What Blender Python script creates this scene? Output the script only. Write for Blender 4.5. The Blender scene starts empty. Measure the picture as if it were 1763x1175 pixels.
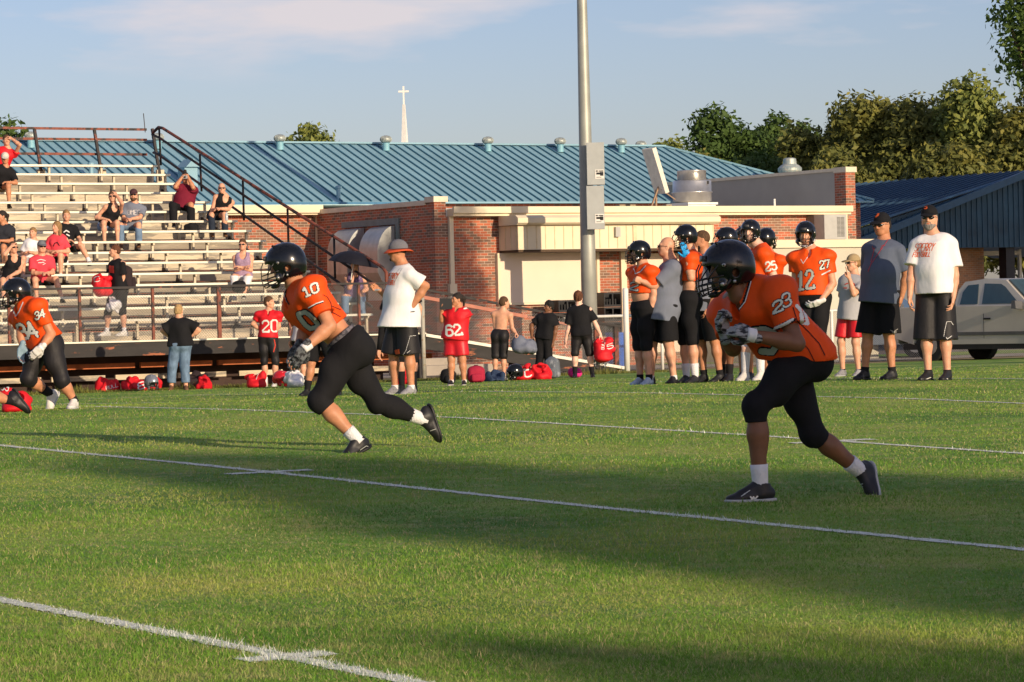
import bpy, bmesh, math, random
import numpy as np
from mathutils import Vector, Matrix
from mathutils.bvhtree import BVHTree
random.seed(7); RNG = np.random.default_rng(11)
sc = bpy.context.scene; COL = sc.collection
# ------------------------------------------------------------------ camera
F = 5500.0; PIT = math.atan(42.5/F); ROLL = math.radians(1.4); TH = math.radians(32.3)
cam = bpy.data.cameras.new('camera'); cam.sensor_width = 36; cam.lens = F/1763*36
cam.clip_start = .5; cam.clip_end = 3000
co = bpy.data.objects.new('camera', cam); COL.objects.link(co); sc.camera = co
co.matrix_world = Matrix.Translation((0, 0, 1.22)) @ Matrix.Rotation(math.pi/2-PIT, 4, 'X') @ Matrix.Rotation(-ROLL, 4, 'Z')
sc.render.resolution_x = 1024; sc.render.resolution_y = 682
RM = np.array(co.matrix_world.to_3x3()); CP = np.array([0, 0, 1.22])
# ------------------------------------------------------------------ light
SUN_EL = 14.5; SX, SY = .595, -.804
w = bpy.data.worlds.new('World'); sc.world = w; w.use_nodes = True
nt = w.node_tree; nt.nodes.clear()
def N(nt, t, **k):
    n = nt.nodes.new(t)
    for a, b in k.items():
        if a[0] == 'i' and a[1:].isdigit(): n.inputs[int(a[1:])].default_value = b
        else: setattr(n, a, b)
    return n
def L(nt, a, b): nt.links.new(a, b)
sky = N(nt, 'ShaderNodeTexSky', sky_type='NISHITA', sun_disc=False, sun_elevation=math.radians(SUN_EL),
        sun_rotation=math.atan2(SX, SY), altitude=200, air_density=1.0, dust_density=1.0, ozone_density=2.4)
tc = N(nt, 'ShaderNodeTexCoord'); mp = N(nt, 'ShaderNodeMapping'); mp.inputs['Scale'].default_value = (9, 9, 42)
mp.inputs['Location'].default_value = (3.1, 0, 1.2)
L(nt, tc.outputs['Generated'], mp.inputs['Vector'])
no = N(nt, 'ShaderNodeTexNoise'); no.inputs['Scale'].default_value = 1.0; no.inputs['Detail'].default_value = 5; no.inputs['Roughness'].default_value = .55
L(nt, mp.outputs[0], no.inputs['Vector'])
rp = N(nt, 'ShaderNodeValToRGB'); rp.color_ramp.elements[0].position = .47; rp.color_ramp.elements[1].position = .68
L(nt, no.outputs['Fac'], rp.inputs['Fac'])
sep = N(nt, 'ShaderNodeSeparateXYZ'); L(nt, tc.outputs['Generated'], sep.inputs[0])
band = N(nt, 'ShaderNodeMapRange'); band.inputs[1].default_value = .072; band.inputs[2].default_value = .086; L(nt, sep.outputs[2], band.inputs[0])
mu = N(nt, 'ShaderNodeMath', operation='MULTIPLY'); L(nt, rp.outputs[0], mu.inputs[0]); L(nt, band.outputs[0], mu.inputs[1])
mu2 = N(nt, 'ShaderNodeMath', operation='MULTIPLY'); L(nt, mu.outputs[0], mu2.inputs[0]); mu2.inputs[1].default_value = .85
mix = N(nt, 'ShaderNodeMix', data_type='RGBA'); L(nt, mu2.outputs[0], mix.inputs[0]); L(nt, sky.outputs[0], mix.inputs[6]); mix.inputs[7].default_value = (6.6, 6.6, 5.6, 1)
bg = N(nt, 'ShaderNodeBackground'); bg.inputs[1].default_value = .10
tint = N(nt, 'ShaderNodeMix', data_type='RGBA', blend_type='MULTIPLY'); tint.inputs[0].default_value = 1; tint.inputs[7].default_value = (1.18, 1.06, 1.27, 1); L(nt, mix.outputs[2], tint.inputs[6]); L(nt, tint.outputs[2], bg.inputs[0]); wo = N(nt, 'ShaderNodeOutputWorld'); L(nt, bg.outputs[0], wo.inputs[0])
sl = bpy.data.lights.new('sun', 'SUN'); sl.energy = 5.0; sl.angle = math.radians(.5); sl.color = (1, .80, .56)
so = bpy.data.objects.new('sun', sl); COL.objects.link(so)
ce = math.cos(math.radians(SUN_EL)); SUNV = Vector((SX*ce, SY*ce, math.sin(math.radians(SUN_EL)))).normalized()
so.rotation_euler = SUNV.to_track_quat('Z', 'Y').to_euler()
sc.view_settings.view_transform = 'Standard'; sc.view_settings.look = 'None'; sc.view_settings.exposure = 0; sc.view_settings.gamma = 1
# ------------------------------------------------------------------ frames
def ray(px, py): return RM @ np.array([(px-881.5)/F, (587.5-py)/F, -1.0])
def P(px, py, d): return CP+ray(px, py)*d
VV = np.array([math.cos(TH), math.sin(TH), 0]); UU = np.array([-math.sin(TH), math.cos(TH), 0])
PU = [-60, 0, 13.5, 18, 22, 26, 29, 32, 36.5, 47, 52, 56, 60, 65, 400]; PZ = [-.3, 0, .24, .34, .41, .43, .425, .34, .23, .07, .03, -.04, -.09, -.1, -.1]
def zg(u): return np.interp(u, PU, PZ)
def ZG(x, y): return zg(-math.sin(TH)*x+math.cos(TH)*y)
def onU(px, py, u):
    d = ray(px, py); p = CP+d*(u/(d@UU)); return p@VV, p[2]
def onV(px, py, v):
    d = ray(px, py); p = CP+d*(v/(d@VV)); return p@UU, p[2]
def uof(px, d): p = P(px, 587, d); return p@UU
def FW(v, u, z): return v*VV+u*UU+np.array([0, 0, z])
ROT = Matrix.Rotation(TH, 4, 'Z')
# ------------------------------------------------------------------ materials
MC = {}
def M(name, col=None, rough=.7, metal=0, var=.12, scale=6, bump=0, bscale=40, spec=.4, coat=0, second=None, smix=.5, sscale=3, attr=None, sss=0, stretch=(1,1,1)):
    if name in MC: return MC[name]
    m = bpy.data.materials.new(name); MC[name] = m; m.use_nodes = True; t = m.node_tree; b = t.nodes['Principled BSDF']
    b.inputs['Roughness'].default_value = rough; b.inputs['Metallic'].default_value = metal; b.inputs['Specular IOR Level'].default_value = spec
    b.inputs['Coat Weight'].default_value = coat; b.inputs['Coat Roughness'].default_value = .08
    if sss: b.inputs['Subsurface Weight'].default_value = sss; b.inputs['Subsurface Radius'].default_value = (.02, .008, .004)
    c = N(t, 'ShaderNodeTexCoord'); mpp = N(t, 'ShaderNodeMapping'); mpp.inputs['Scale'].default_value = stretch; L(t, c.outputs['Object'], mpp.inputs[0])
    n = N(t, 'ShaderNodeTexNoise'); n.inputs['Scale'].default_value = scale; n.inputs['Detail'].default_value = 4; L(t, mpp.outputs[0], n.inputs['Vector'])
    mr = N(t, 'ShaderNodeMapRange'); mr.inputs[1].default_value = .3; mr.inputs[2].default_value = .7; mr.inputs[3].default_value = 1-var; mr.inputs[4].default_value = 1+var
    L(t, n.outputs['Fac'], mr.inputs[0])
    vm = N(t, 'ShaderNodeVectorMath', operation='SCALE'); L(t, mr.outputs[0], vm.inputs['Scale'])
    src = None
    if attr:
        a = N(t, 'ShaderNodeAttribute', attribute_name=attr); src = a.outputs['Color']
    else:
        a = N(t, 'ShaderNodeRGB'); a.outputs[0].default_value = (*col, 1); src = a.outputs[0]
    if second:
        n2 = N(t, 'ShaderNodeTexNoise'); n2.inputs['Scale'].default_value = sscale; n2.inputs['Detail'].default_value = 5; n2.inputs['Roughness'].default_value = .65; L(t, mpp.outputs[0], n2.inputs['Vector'])
        r2 = N(t, 'ShaderNodeValToRGB'); r2.color_ramp.elements[0].position = smix-.03; r2.color_ramp.elements[1].position = smix+.03; L(t, n2.outputs['Fac'], r2.inputs[0])
        mx = N(t, 'ShaderNodeMix', data_type='RGBA'); L(t, r2.outputs[0], mx.inputs[0]); L(t, src, mx.inputs[6]); mx.inputs[7].default_value = (*second, 1); src = mx.outputs[2]
    L(t, src, vm.inputs[0]); L(t, vm.outputs[0], b.inputs['Base Color'])
    if bump:
        nb = N(t, 'ShaderNodeTexNoise'); nb.inputs['Scale'].default_value = bscale; nb.inputs['Detail'].default_value = 3; L(t, mpp.outputs[0], nb.inputs['Vector'])
        bp = N(t, 'ShaderNodeBump'); bp.inputs['Strength'].default_value = bump; bp.inputs['Distance'].default_value = .02; L(t, nb.outputs['Fac'], bp.inputs['Height']); L(t, bp.outputs[0], b.inputs['Normal'])
    return m
def brick_mat(name, c1, c2, mortar):
    m = bpy.data.materials.new(name); m.use_nodes = True; t = m.node_tree; b = t.nodes['Principled BSDF']; b.inputs['Roughness'].default_value = .85
    c = N(t, 'ShaderNodeTexCoord'); s = N(t, 'ShaderNodeSeparateXYZ'); L(t, c.outputs['Object'], s.inputs[0])
    ad = N(t, 'ShaderNodeMath', operation='ADD'); L(t, s.outputs[0], ad.inputs[0]); L(t, s.outputs[1], ad.inputs[1])
    cb = N(t, 'ShaderNodeCombineXYZ'); L(t, ad.outputs[0], cb.inputs[0]); L(t, s.outputs[2], cb.inputs[1])
    br = N(t, 'ShaderNodeTexBrick'); L(t, cb.outputs[0], br.inputs['Vector']); br.inputs['Scale'].default_value = 1
    br.inputs['Brick Width'].default_value = .2032; br.inputs['Row Height'].default_value = .0677; br.inputs['Mortar Size'].default_value = .0055; br.inputs['Mortar Smooth'].default_value = .1
    br.inputs['Bias'].default_value = 0.0
    br.inputs['Color1'].default_value = (0, 0, 0, 1); br.inputs['Color2'].default_value = (1, 1, 1, 1); br.inputs['Mortar'].default_value = (0, 0, 0, 1)
    cr = N(t, 'ShaderNodeValToRGB'); e = cr.color_ramp.elements; e[0].position = 0; e[0].color = (*c2, 1); e[1].position = 1; e[1].color = (c1[0]*1.15, c1[1]*1.15, c1[2]*1.1, 1)
    x = cr.color_ramp.elements.new(.36); x.color = (c2[0]*1.5, c2[1]*1.35, c2[2]*1.2, 1); x = cr.color_ramp.elements.new(.44); x.color = (*c1, 1); x = cr.color_ramp.elements.new(.75); x.color = (c1[0]*.85, c1[1]*.8, c1[2]*.8, 1)
    L(t, br.outputs['Color'], cr.inputs[0])
    n = N(t, 'ShaderNodeTexNoise'); n.inputs['Scale'].default_value = .8; n.inputs['Detail'].default_value = 6; L(t, cb.outputs[0], n.inputs['Vector'])
    mr = N(t, 'ShaderNodeMapRange'); mr.inputs[1].default_value = .3; mr.inputs[2].default_value = .7; mr.inputs[3].default_value = .78; mr.inputs[4].default_value = 1.15; L(t, n.outputs[0], mr.inputs[0])
    mo = N(t, 'ShaderNodeMix', data_type='RGBA'); L(t, br.outputs['Fac'], mo.inputs[0]); L(t, cr.outputs[0], mo.inputs[6]); mo.inputs[7].default_value = (*mortar, 1)
    vm = N(t, 'ShaderNodeVectorMath', operation='SCALE'); L(t, mo.outputs[2], vm.inputs[0]); L(t, mr.outputs[0], vm.inputs['Scale']); L(t, vm.outputs[0], b.inputs['Base Color'])
    bp = N(t, 'ShaderNodeBump'); bp.inputs['Strength'].default_value = .5; bp.inputs['Distance'].default_value = .006; bp.invert = True; L(t, br.outputs['Fac'], bp.inputs['Height']); L(t, bp.outputs[0], b.inputs['Normal'])
    return m
# ------------------------------------------------------------------ objects
def tag(o, label=None, cat=None, group=None, kind=None):
    if label: o['label'] = label
    if cat: o['category'] = cat
    if group: o['group'] = group
    if kind: o['kind'] = kind
    return o
def mesh_obj(name, V, Fc, mat, parent=None, loc=None, smooth=False, mats=None, mi=None, frame=False):
    V = np.asarray(V, dtype=np.float64).reshape(-1, 3)
    if loc is not None: V = V-np.asarray(loc, dtype=float)
    me = bpy.data.meshes.new(name); me.from_pydata(V.tolist(), [], [list(map(int, f)) for f in Fc]); me.update()
    if mats:
        for m in mats: me.materials.append(m)
        if mi is not None: me.polygons.foreach_set('material_index', np.asarray(mi, dtype=np.int32))
    else: me.materials.append(mat)
    if smooth: me.polygons.foreach_set('use_smooth', np.ones(len(me.polygons), dtype=bool))
    o = bpy.data.objects.new(name, me); COL.objects.link(o)
    if parent is not None: o.parent = parent
    return o
class MB:
    """collects primitives; build() links them as one mesh object"""
    def __init__(s): s.v = []; s.f = []; s.m = []; s.n = 0
    def add(s, V, Fc, mi=0):
        s.v.append(np.asarray(V, dtype=float).reshape(-1, 3)); s.f += [[i+s.n for i in f] for f in Fc]; s.m += [mi]*len(Fc); s.n += len(s.v[-1])
    def box(s, a, b, mi=0):
        x0, y0, z0 = a; x1, y1, z1 = b
        s.add([(x0,y0,z0),(x1,y0,z0),(x1,y1,z0),(x0,y1,z0),(x0,y0,z1),(x1,y0,z1),(x1,y1,z1),(x0,y1,z1)], [(0,3,2,1),(4,5,6,7),(0,1,5,4),(1,2,6,5),(2,3,7,6),(3,0,4,7)], mi)
    def hexa(s, bot, top, mi=0):
        s.add(list(bot)+list(top), [(3,2,1,0),(4,5,6,7),(0,1,5,4),(1,2,6,5),(2,3,7,6),(3,0,4,7)], mi)
    def prism(s, poly, ext, mi=0):
        n = len(poly); a = np.asarray(poly, float); b = a+np.asarray(ext, float)
        s.add(np.vstack([a, b]), [list(range(n))[::-1], list(range(n, 2*n))]+[(i, (i+1) % n, (i+1) % n+n, i+n) for i in range(n)], mi)
    def tube(s, pts, r, seg=8, mi=0, caps=True):
        pts = [np.asarray(p, float) for p in pts]; rs = r if hasattr(r, '__len__') else [r]*len(pts); up = np.array([0, 0, 1.0]); vs = []; prev = None
        for i, p in enumerate(pts):
            d = pts[min(i+1, len(pts)-1)]-pts[max(i-1, 0)]; d = d/(np.linalg.norm(d)+1e-9)
            if prev is None:
                a = np.cross(d, up if abs(d[2]) < .9 else np.array([1.0, 0, 0]))
            else: a = prev-d*(prev@d)
            a = a/(np.linalg.norm(a)+1e-9); prev = a; b = np.cross(d, a)
            for k in range(seg):
                t = 2*math.pi*k/seg; vs.append(p+rs[i]*(math.cos(t)*a+math.sin(t)*b))
        Fc = []
        for i in range(len(pts)-1):
            for k in range(seg): Fc.append((i*seg+k, i*seg+(k+1) % seg, (i+1)*seg+(k+1) % seg, (i+1)*seg+k))
        if caps: Fc.append(list(range(seg))[::-1]); Fc.append([(len(pts)-1)*seg+k for k in range(seg)])
        s.add(vs, Fc, mi)
    def bar(s, a, b, w, h, mi=0):
        """box beam from a to b, w across, h up"""
        a = np.asarray(a, float); b = np.asarray(b, float); d = b-a; d = d/np.linalg.norm(d); up = np.array([0, 0, 1.0])
        if abs(d[2]) > .95: up = np.array([0, 1.0, 0])
        x = np.cross(d, up); x /= np.linalg.norm(x); y = np.cross(x, d)
        q = [(-w/2, -h/2), (w/2, -h/2), (w/2, h/2), (-w/2, h/2)]
        s.hexa([a+x*i+y*j for i, j in q][::-1], [b+x*i+y*j for i, j in q][::-1], mi)
    def lathe(s, prof, c, seg=20, mi=0):
        vs = []; c = np.asarray(c, float)
        for r, z in prof:
            for k in range(seg):
                t = 2*math.pi*k/seg; vs.append(c+np.array([r*math.cos(t), r*math.sin(t), z]))
        Fc = [(i*seg+k, i*seg+(k+1) % seg, (i+1)*seg+(k+1) % seg, (i+1)*seg+k) for i in range(len(prof)-1) for k in range(seg)]
        Fc.append([(len(prof)-1)*seg+k for k in range(seg)]); Fc.append(list(range(seg))[::-1]); s.add(vs, Fc, mi)
    def build(s, name, mat, parent=None, smooth=False, label=None):
        mats = mat if isinstance(mat, list) else None
        loc = parent['_loc'] if (parent is not None and '_loc' in parent) else None
        o = mesh_obj(name, np.vstack(s.v), s.f, None if mats else mat, parent, loc, smooth, mats, s.m if mats else None)
        if label: o['label'] = label
        return o
def fthing(name, label, cat, loc, group=None, kind=None):
    """empty in the field frame (x along the stand, y away from the field)"""
    o = bpy.data.objects.new(name, None); COL.objects.link(o); o.empty_display_size = .2
    o.matrix_world = ROT @ Matrix.Translation(loc); o['_loc'] = list(map(float, loc)); tag(o, label, cat, group, kind); return o
def wthing(name, label, cat, loc, group=None):
    o = bpy.data.objects.new(name, None); COL.objects.link(o); o.location = loc; o['_loc'] = list(map(float, loc)); tag(o, label, cat, group); return o
def fobj(mb, name, mat, label, cat, group=None, kind=None, loc=None, smooth=False):
    """one-mesh thing in the field frame"""
    allv = np.vstack(mb.v)
    if loc is None: loc = (allv[:, 0].mean(), allv[:, 1].mean(), allv[:, 2].min())
    mats = mat if isinstance(mat, list) else None
    o = mesh_obj(name, allv, mb.f, None if mats else mat, None, loc, smooth, mats, mb.m if mats else None)
    o.matrix_world = ROT @ Matrix.Translation(loc); tag(o, label, cat, group, kind); return o
def wobj(mb, name, mat, label, cat, group=None, kind=None, loc=None, smooth=False):
    o = fobj(mb, name, mat, label, cat, group, kind, loc, smooth); allv = np.vstack(mb.v)
    if loc is None: loc = (allv[:, 0].mean(), allv[:, 1].mean(), allv[:, 2].min())
    o.matrix_world = Matrix.Translation(loc); return o
# ================================================================== SETTING
HASHU = 17.1
YL = [4.77, 9.0, 13.4, 17.95, 22.5, 27.05]
def terrain(name, v0, v1, u0, u1, dz, mat, nv=60, du=.5):
    us = np.arange(u0, u1+1e-6, (u1-u0)/max(1, int(round((u1-u0)/du)))); vs = np.linspace(v0, v1, nv)
    V = [(v, u, zg(u)+dz) for u in us for v in vs]; n = len(vs)
    Fc = [(i*n+j, i*n+j+1, (i+1)*n+j+1, (i+1)*n+j) for i in range(len(us)-1) for j in range(n-1)]
    mb = MB(); mb.add(V, Fc); return fobj(mb, name, mat, None, None, kind='structure', loc=(0, 0, 0), smooth=True)
def grass_mat(name, blade=False):
    m = bpy.data.materials.new(name); m.use_nodes = True; t = m.node_tree; b = t.nodes['Principled BSDF']; b.inputs['Roughness'].default_value = .75; b.inputs['Specular IOR Level'].default_value = .2
    c = N(t, 'ShaderNodeTexCoord')
    n1 = N(t, 'ShaderNodeTexNoise'); n1.inputs['Scale'].default_value = .55; n1.inputs['Detail'].default_value = 6; n1.inputs['Roughness'].default_value = .6; L(t, c.outputs['Object'], n1.inputs['Vector'])
    n2 = N(t, 'ShaderNodeTexNoise'); n2.inputs['Scale'].default_value = 4.5; n2.inputs['Detail'].default_value = 5; n2.inputs['Roughness'].default_value = .7; L(t, c.outputs['Object'], n2.inputs['Vector'])
    g = N(t, 'ShaderNodeValToRGB'); e = g.color_ramp.elements; e[0].position = .36; e[0].color = (.085, .205, .024, 1); e[1].position = .70; e[1].color = (.38, .42, .085, 1)
    x = e.new(.5); x.color = (.16, .31, .036, 1)
    L(t, n1.outputs[0], g.inputs[0])
    s = N(t, 'ShaderNodeValToRGB'); s.color_ramp.elements[0].position = .5; s.color_ramp.elements[1].position = .72; L(t, n2.outputs[0], s.inputs[0])
    mf = N(t, 'ShaderNodeMath', operation='MULTIPLY'); mf.inputs[1].default_value = .75; L(t, s.outputs[0], mf.inputs[0])
    if blade:
        a = N(t, 'ShaderNodeAttribute', attribute_name='rnd'); sp = N(t, 'ShaderNodeSeparateXYZ'); L(t, a.outputs['Vector'], sp.inputs[0])
        r = N(t, 'ShaderNodeMath', operation='GREATER_THAN'); r.inputs[1].default_value = .84; L(t, sp.outputs[0], r.inputs[0])
        mxx = N(t, 'ShaderNodeMath', operation='MAXIMUM'); L(t, r.outputs[0], mxx.inputs[0]); L(t, mf.outputs[0], mxx.inputs[1]); fac = mxx.outputs[0]
    else: fac = mf.outputs[0]
    mx = N(t, 'ShaderNodeMix', data_type='RGBA'); L(t, fac, mx.inputs[0]); L(t, g.outputs[0], mx.inputs[6]); mx.inputs[7].default_value = (.44, .38, .18, 1)
    out = mx.outputs[2]
    if blade:
        w2 = N(t, 'ShaderNodeMix', data_type='RGBA'); L(t, sp.outputs[1], w2.inputs[0]); L(t, out, w2.inputs[6]); w2.inputs[7].default_value = (.72, .75, .66, 1); out = w2.outputs[2]
        v = N(t, 'ShaderNodeMapRange'); v.inputs[3].default_value = .7; v.inputs[4].default_value = 1.3; L(t, sp.outputs[2], v.inputs[0])
        sc_ = N(t, 'ShaderNodeVectorMath', operation='SCALE'); L(t, out, sc_.inputs[0]); L(t, v.outputs[0], sc_.inputs['Scale']); out = sc_.outputs[0]
        tr = N(t, 'ShaderNodeBsdfTranslucent'); L(t, out, tr.inputs[0]); ms = N(t, 'ShaderNodeMixShader'); ms.inputs[0].default_value = .25
        L(t, b.outputs[0], ms.inputs[1]); L(t, tr.outputs[0], ms.inputs[2]); L(t, ms.outputs[0], t.nodes['Material Output'].inputs[0])
    else:
        bp = N(t, 'ShaderNodeBump'); bp.inputs['Strength'].default_value = 1; bp.inputs['Distance'].default_value = .03
        n3 = N(t, 'ShaderNodeTexNoise'); n3.inputs['Scale'].default_value = 45; n3.inputs['Detail'].default_value = 3; L(t, c.outputs['Object'], n3.inputs['Vector']); L(t, n3.outputs[0], bp.inputs['Height']); L(t, bp.outputs[0], b.inputs['Normal'])
    L(t, out, b.inputs['Base Color']); return m
GM = grass_mat('turf')
dirt = M('dry_dirt', (.28, .21, .12), .95, var=.3, scale=2, bump=.6, second=(.14, .16, .05), smix=.55, sscale=1.5)
conc = M('concrete', (.34, .30, .25), .9, var=.15, scale=1.5, bump=.3, second=(.25, .22, .17), smix=.6, sscale=.7)
asph = M('asphalt', (.16, .145, .13), .9, var=.2, scale=2, bump=.4)
terrain('field', -40, 110, -25, 59.8, 0, GM)
terrain('ground', -500, 700, 53.5, 900, -.03, dirt, 40, 12)
terrain('far_ground', -700, 900, -700, -25, -.02, dirt, 20, 40)
terrain('side_ground_left', -700, -40, -25, 53.5, -.02, dirt, 20, 4)
terrain('side_ground_right', 110, 900, -25, 53.5, -.02, dirt, 20, 4)
terrain('dirt_strip', 15, 39, 54.8, 61.6, .006, dirt, 20)
terrain('pavement', 10, 46, 61.6, 67.4, .012, conc, 20)
terrain('road', 38.8, 120, 61.0, 64.4, .014, conc, 30)
terrain('parking_lot', 55, 120, 69.5, 110, .012, asph, 30)
terrain('grass_verge', 46.5, 120, 64.6, 69.3, .016, GM, 30)
# painted lines on the turf: ragged sheets a few mm above it
paint = M('line_paint', (.62, .64, .56), .9, var=.3, scale=30, second=(.2, .25, .1), smix=.62, sscale=22)
def strip(name, v0, v1, u0, u1, along):
    n = int(abs((u1-u0) if along == 'u' else (v1-v0))/.06)+2; V = []
    for i in range(n):
        t = i/(n-1)
        if along == 'u':
            u = u0+(u1-u0)*t; a = random.uniform(-.012, .012); b = random.uniform(-.012, .012)
            V += [(v0+a, u, zg(u)+.004), (v1+b, u, zg(u)+.004)]
        else:
            v = v0+(v1-v0)*t; a = random.uniform(-.012, .012); b = random.uniform(-.012, .012)
            V += [(v, u0+a, zg(u0+a)+.005), (v, u1+b, zg(u1+b)+.005)]
    mb = MB(); mb.add(V, [(2*i, 2*i+1, 2*i+3, 2*i+2) for i in range(n-1)]); return fobj(mb, name, paint, None, None, kind='structure', loc=(0, 0, 0))
LW = .04
for v in YL: strip('yard_line', v-LW, v+LW, 4 if v < 12 else 8, 45.2, 'u')
HM = [(4.77, 8.92, .16), (9.0, 17.0, .28), (13.35, 17.1, .34), (17.95, 17.1, .3)]
for v, u, h in HM: strip('hash_mark', v-h, v+h, u-.06, u+.06, 'v')
strip('sideline', 5, 60, 45.3, 45.45, 'v')
# grass blades (uncountable: one object)
def blades():
    n = 880000
    t = RNG.random(n); y0, y1 = 1/8.2, 1/60.0
    iv = y1+(y0-y1)*t**.9; d = 1/iv
    x = (RNG.random(n)-.5)*(d*.40+1.2); y = d+RNG.normal(0, .02, n)
    u = -math.sin(TH)*x+math.cos(TH)*y; v = math.cos(TH)*x+math.sin(TH)*y
    ok = (u < 59.6); d, x, y, u, v = d[ok], x[ok], y[ok], u[ok], v[ok]; n = len(d)
    z = np.interp(u, PU, PZ)
    px = d/3190.0
    wd = np.maximum(.0035, px*1.0)*RNG.uniform(.7, 1.4, n); h = RNG.uniform(.005, .012, n)*(1+1.6*RNG.random(n)**9); h *= 1+.25*np.sin(u*1.7+np.sin(v*1.1)*2)
    a = RNG.random(n)*2*np.pi; lx = RNG.normal(0, .010, n); ly = RNG.normal(0, .010, n)
    V = np.zeros((n, 3, 3)); V[:, 0] = np.stack([x-np.cos(a)*wd/2, y-np.sin(a)*wd/2, z-.003], 1); V[:, 1] = np.stack([x+np.cos(a)*wd/2, y+np.sin(a)*wd/2, z-.003], 1)
    V[:, 2] = np.stack([x+lx, y+ly, z+h], 1)
    white = np.zeros(n)
    jit = RNG.normal(0, .016, n)
    for yl in YL: white = np.maximum(white, (np.abs(v+jit-yl) < LW)*(RNG.random(n) < .85)*(u < 45.2)*(u > 4))
    for hv, hu, hh in HM: white = np.maximum(white, (np.abs(v-hv) < hh)*(np.abs(u+jit-hu) < .065)*(RNG.random(n) < .85))
    me = bpy.data.meshes.new('grass'); me.vertices.add(3*n); me.vertices.foreach_set('co', V.ravel())
    me.loops.add(3*n); me.loops.foreach_set('vertex_index', np.arange(3*n, dtype=np.int32)); me.polygons.add(n)
    me.polygons.foreach_set('loop_start', np.arange(n, dtype=np.int32)*3); me.polygons.foreach_set('loop_total', np.full(n, 3, dtype=np.int32)); me.update()
    at = me.attributes.new('rnd', 'FLOAT_VECTOR', 'FACE'); r = np.stack([RNG.random(n), white, RNG.random(n)], 1); at.data.foreach_set('vector', r.ravel())
    me.materials.append(grass_mat('grass_blades', True)); o = bpy.data.objects.new('grass', me); COL.objects.link(o)
    tag(o, 'short mown green grass with straw-coloured tips', 'grass', kind='stuff')
blades()
# ------------------------------------------------------------------ building materials
BR = brick_mat('red_brick', (.44, .125, .062), (.17, .10, .07), (.50, .40, .31))
BR2 = brick_mat('tan_brick', (.55, .27, .13), (.35, .2, .12), (.55, .45, .33))
cream = M('cream_paint', (.72, .62, .44), .6, var=.05, scale=1.5)
cream2 = M('cream_panel', (.74, .61, .48), .6, var=.05, scale=.8)
capm = M('cap_stone', (.68, .60, .46), .7, var=.08)
greyp = M('grey_membrane', (.36, .34, .30), .7, var=.12, scale=.7)
whiter = M('white_roof', (.62, .60, .56), .7, var=.1, scale=1)
alum = M('bright_aluminium', (.62, .60, .55), .33, .85, var=.12, scale=5)
galv = M('galvanised', (.42, .44, .44), .45, .6, var=.14, scale=4)
lgrey = M('light_grey_metal', (.42, .42, .40), .5, .15, var=.06)
black = M('black_plastic', (.015, .015, .017), .45, var=.2)
dark = M('dark_void', (.02, .018, .016), .9)
white = M('white_paint', (.74, .73, .68), .5, var=.05)
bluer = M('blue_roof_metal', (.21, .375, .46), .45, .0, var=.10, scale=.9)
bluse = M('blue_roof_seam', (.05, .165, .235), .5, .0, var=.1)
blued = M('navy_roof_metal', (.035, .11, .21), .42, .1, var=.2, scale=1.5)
# ------------------------------------------------------------------ main flat-roofed brick building
GZ = -.1
A = fthing('brick_building', 'long flat-roofed red brick building with cream eaves and white roof equipment', 'building', (47, 67.5, GZ))
vL, vR = 40.5, 53.62
m = MB()
m.box((vL, 67.5, GZ), (vR, 67.8, 3.72))                    # front wall
m.box((vL, 67.8, GZ), (vL+.3, 74, 3.72))                 # left side wall
m.box((vR-.3, 67.8, GZ), (vR, 90, 3.72))
m.box((vL, 67.5, 3.72), (vL+.33, 67.9, 4.08)); m.box((vL, 67.9, 3.72), (vL+.3, 73.6, 4.02))
m.box((vR-.32, 67.42, 3.6), (vR, 67.9, 4.86)); m.box((vR-.32, 67.42, GZ), (vR, 67.5, 3.6))
m.build('wall', BR, A)
m = MB(); m.box((vL-.04, 67.45, 4.08), (vL+.37, 67.9, 4.22)); m.box((vL-.04, 67.9, 4.02), (vL+.34, 73.6, 4.14)); m.box((vR-.34, 67.38, 4.86), (vR+.03, 67.92, 5.0)); m.box((vR-.34, 67.92, 4.9), (vR+.03, 89, 4.985)); m.build('parapet_cap', capm, A)
m = MB(); m.box((vR-.3, 67.9, 3.7), (vR-.02, 89, 4.9)); m.build('parapet_wall', greyp, A)
m = MB(); m.box((vL+.36, 67.2, 3.72), (vR-.34, 67.49, 3.9)); m.box((vL+.34, 67.12, 3.79), (vR-.32, 67.2, 3.95)); m.build('eave', cream, A)
m = MB(); m.box((vL+.33, 67.49, 3.72), (vR-.32, 89, 3.93)); m.build('roof', whiter, A)
# downspouts
def downspout(px, u, z0, z1, w=.1):
    v = onU(px, 460, u)[0]; m = MB(); m.box((v-w/2, u-.09, z0), (v+w/2, u-.005, z1)); return m
downspout(776, 67.5, 1.9, 3.72, .115).build('downspout', cream, A)
v = onU(776, 490, 67.5)[0]; m = MB(); m.box((v-.1, 67.36, 1.5), (v+.1, 67.49, 2.05)); m.box((v-.07, 67.38, GZ+.1), (v+.03, 67.49, 1.5)); m.box((v-.28, 67.44, 1.78), (v-.2, 67.49, 1.84)); m.build('utility_box', cream, A)
downspout(1071, 67.5, GZ, 2.84, .17).build('downspout', cream, A)
downspout(1455, 67.3, 2.3, 3.75, .1).build('downspout', cream, A)
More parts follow.
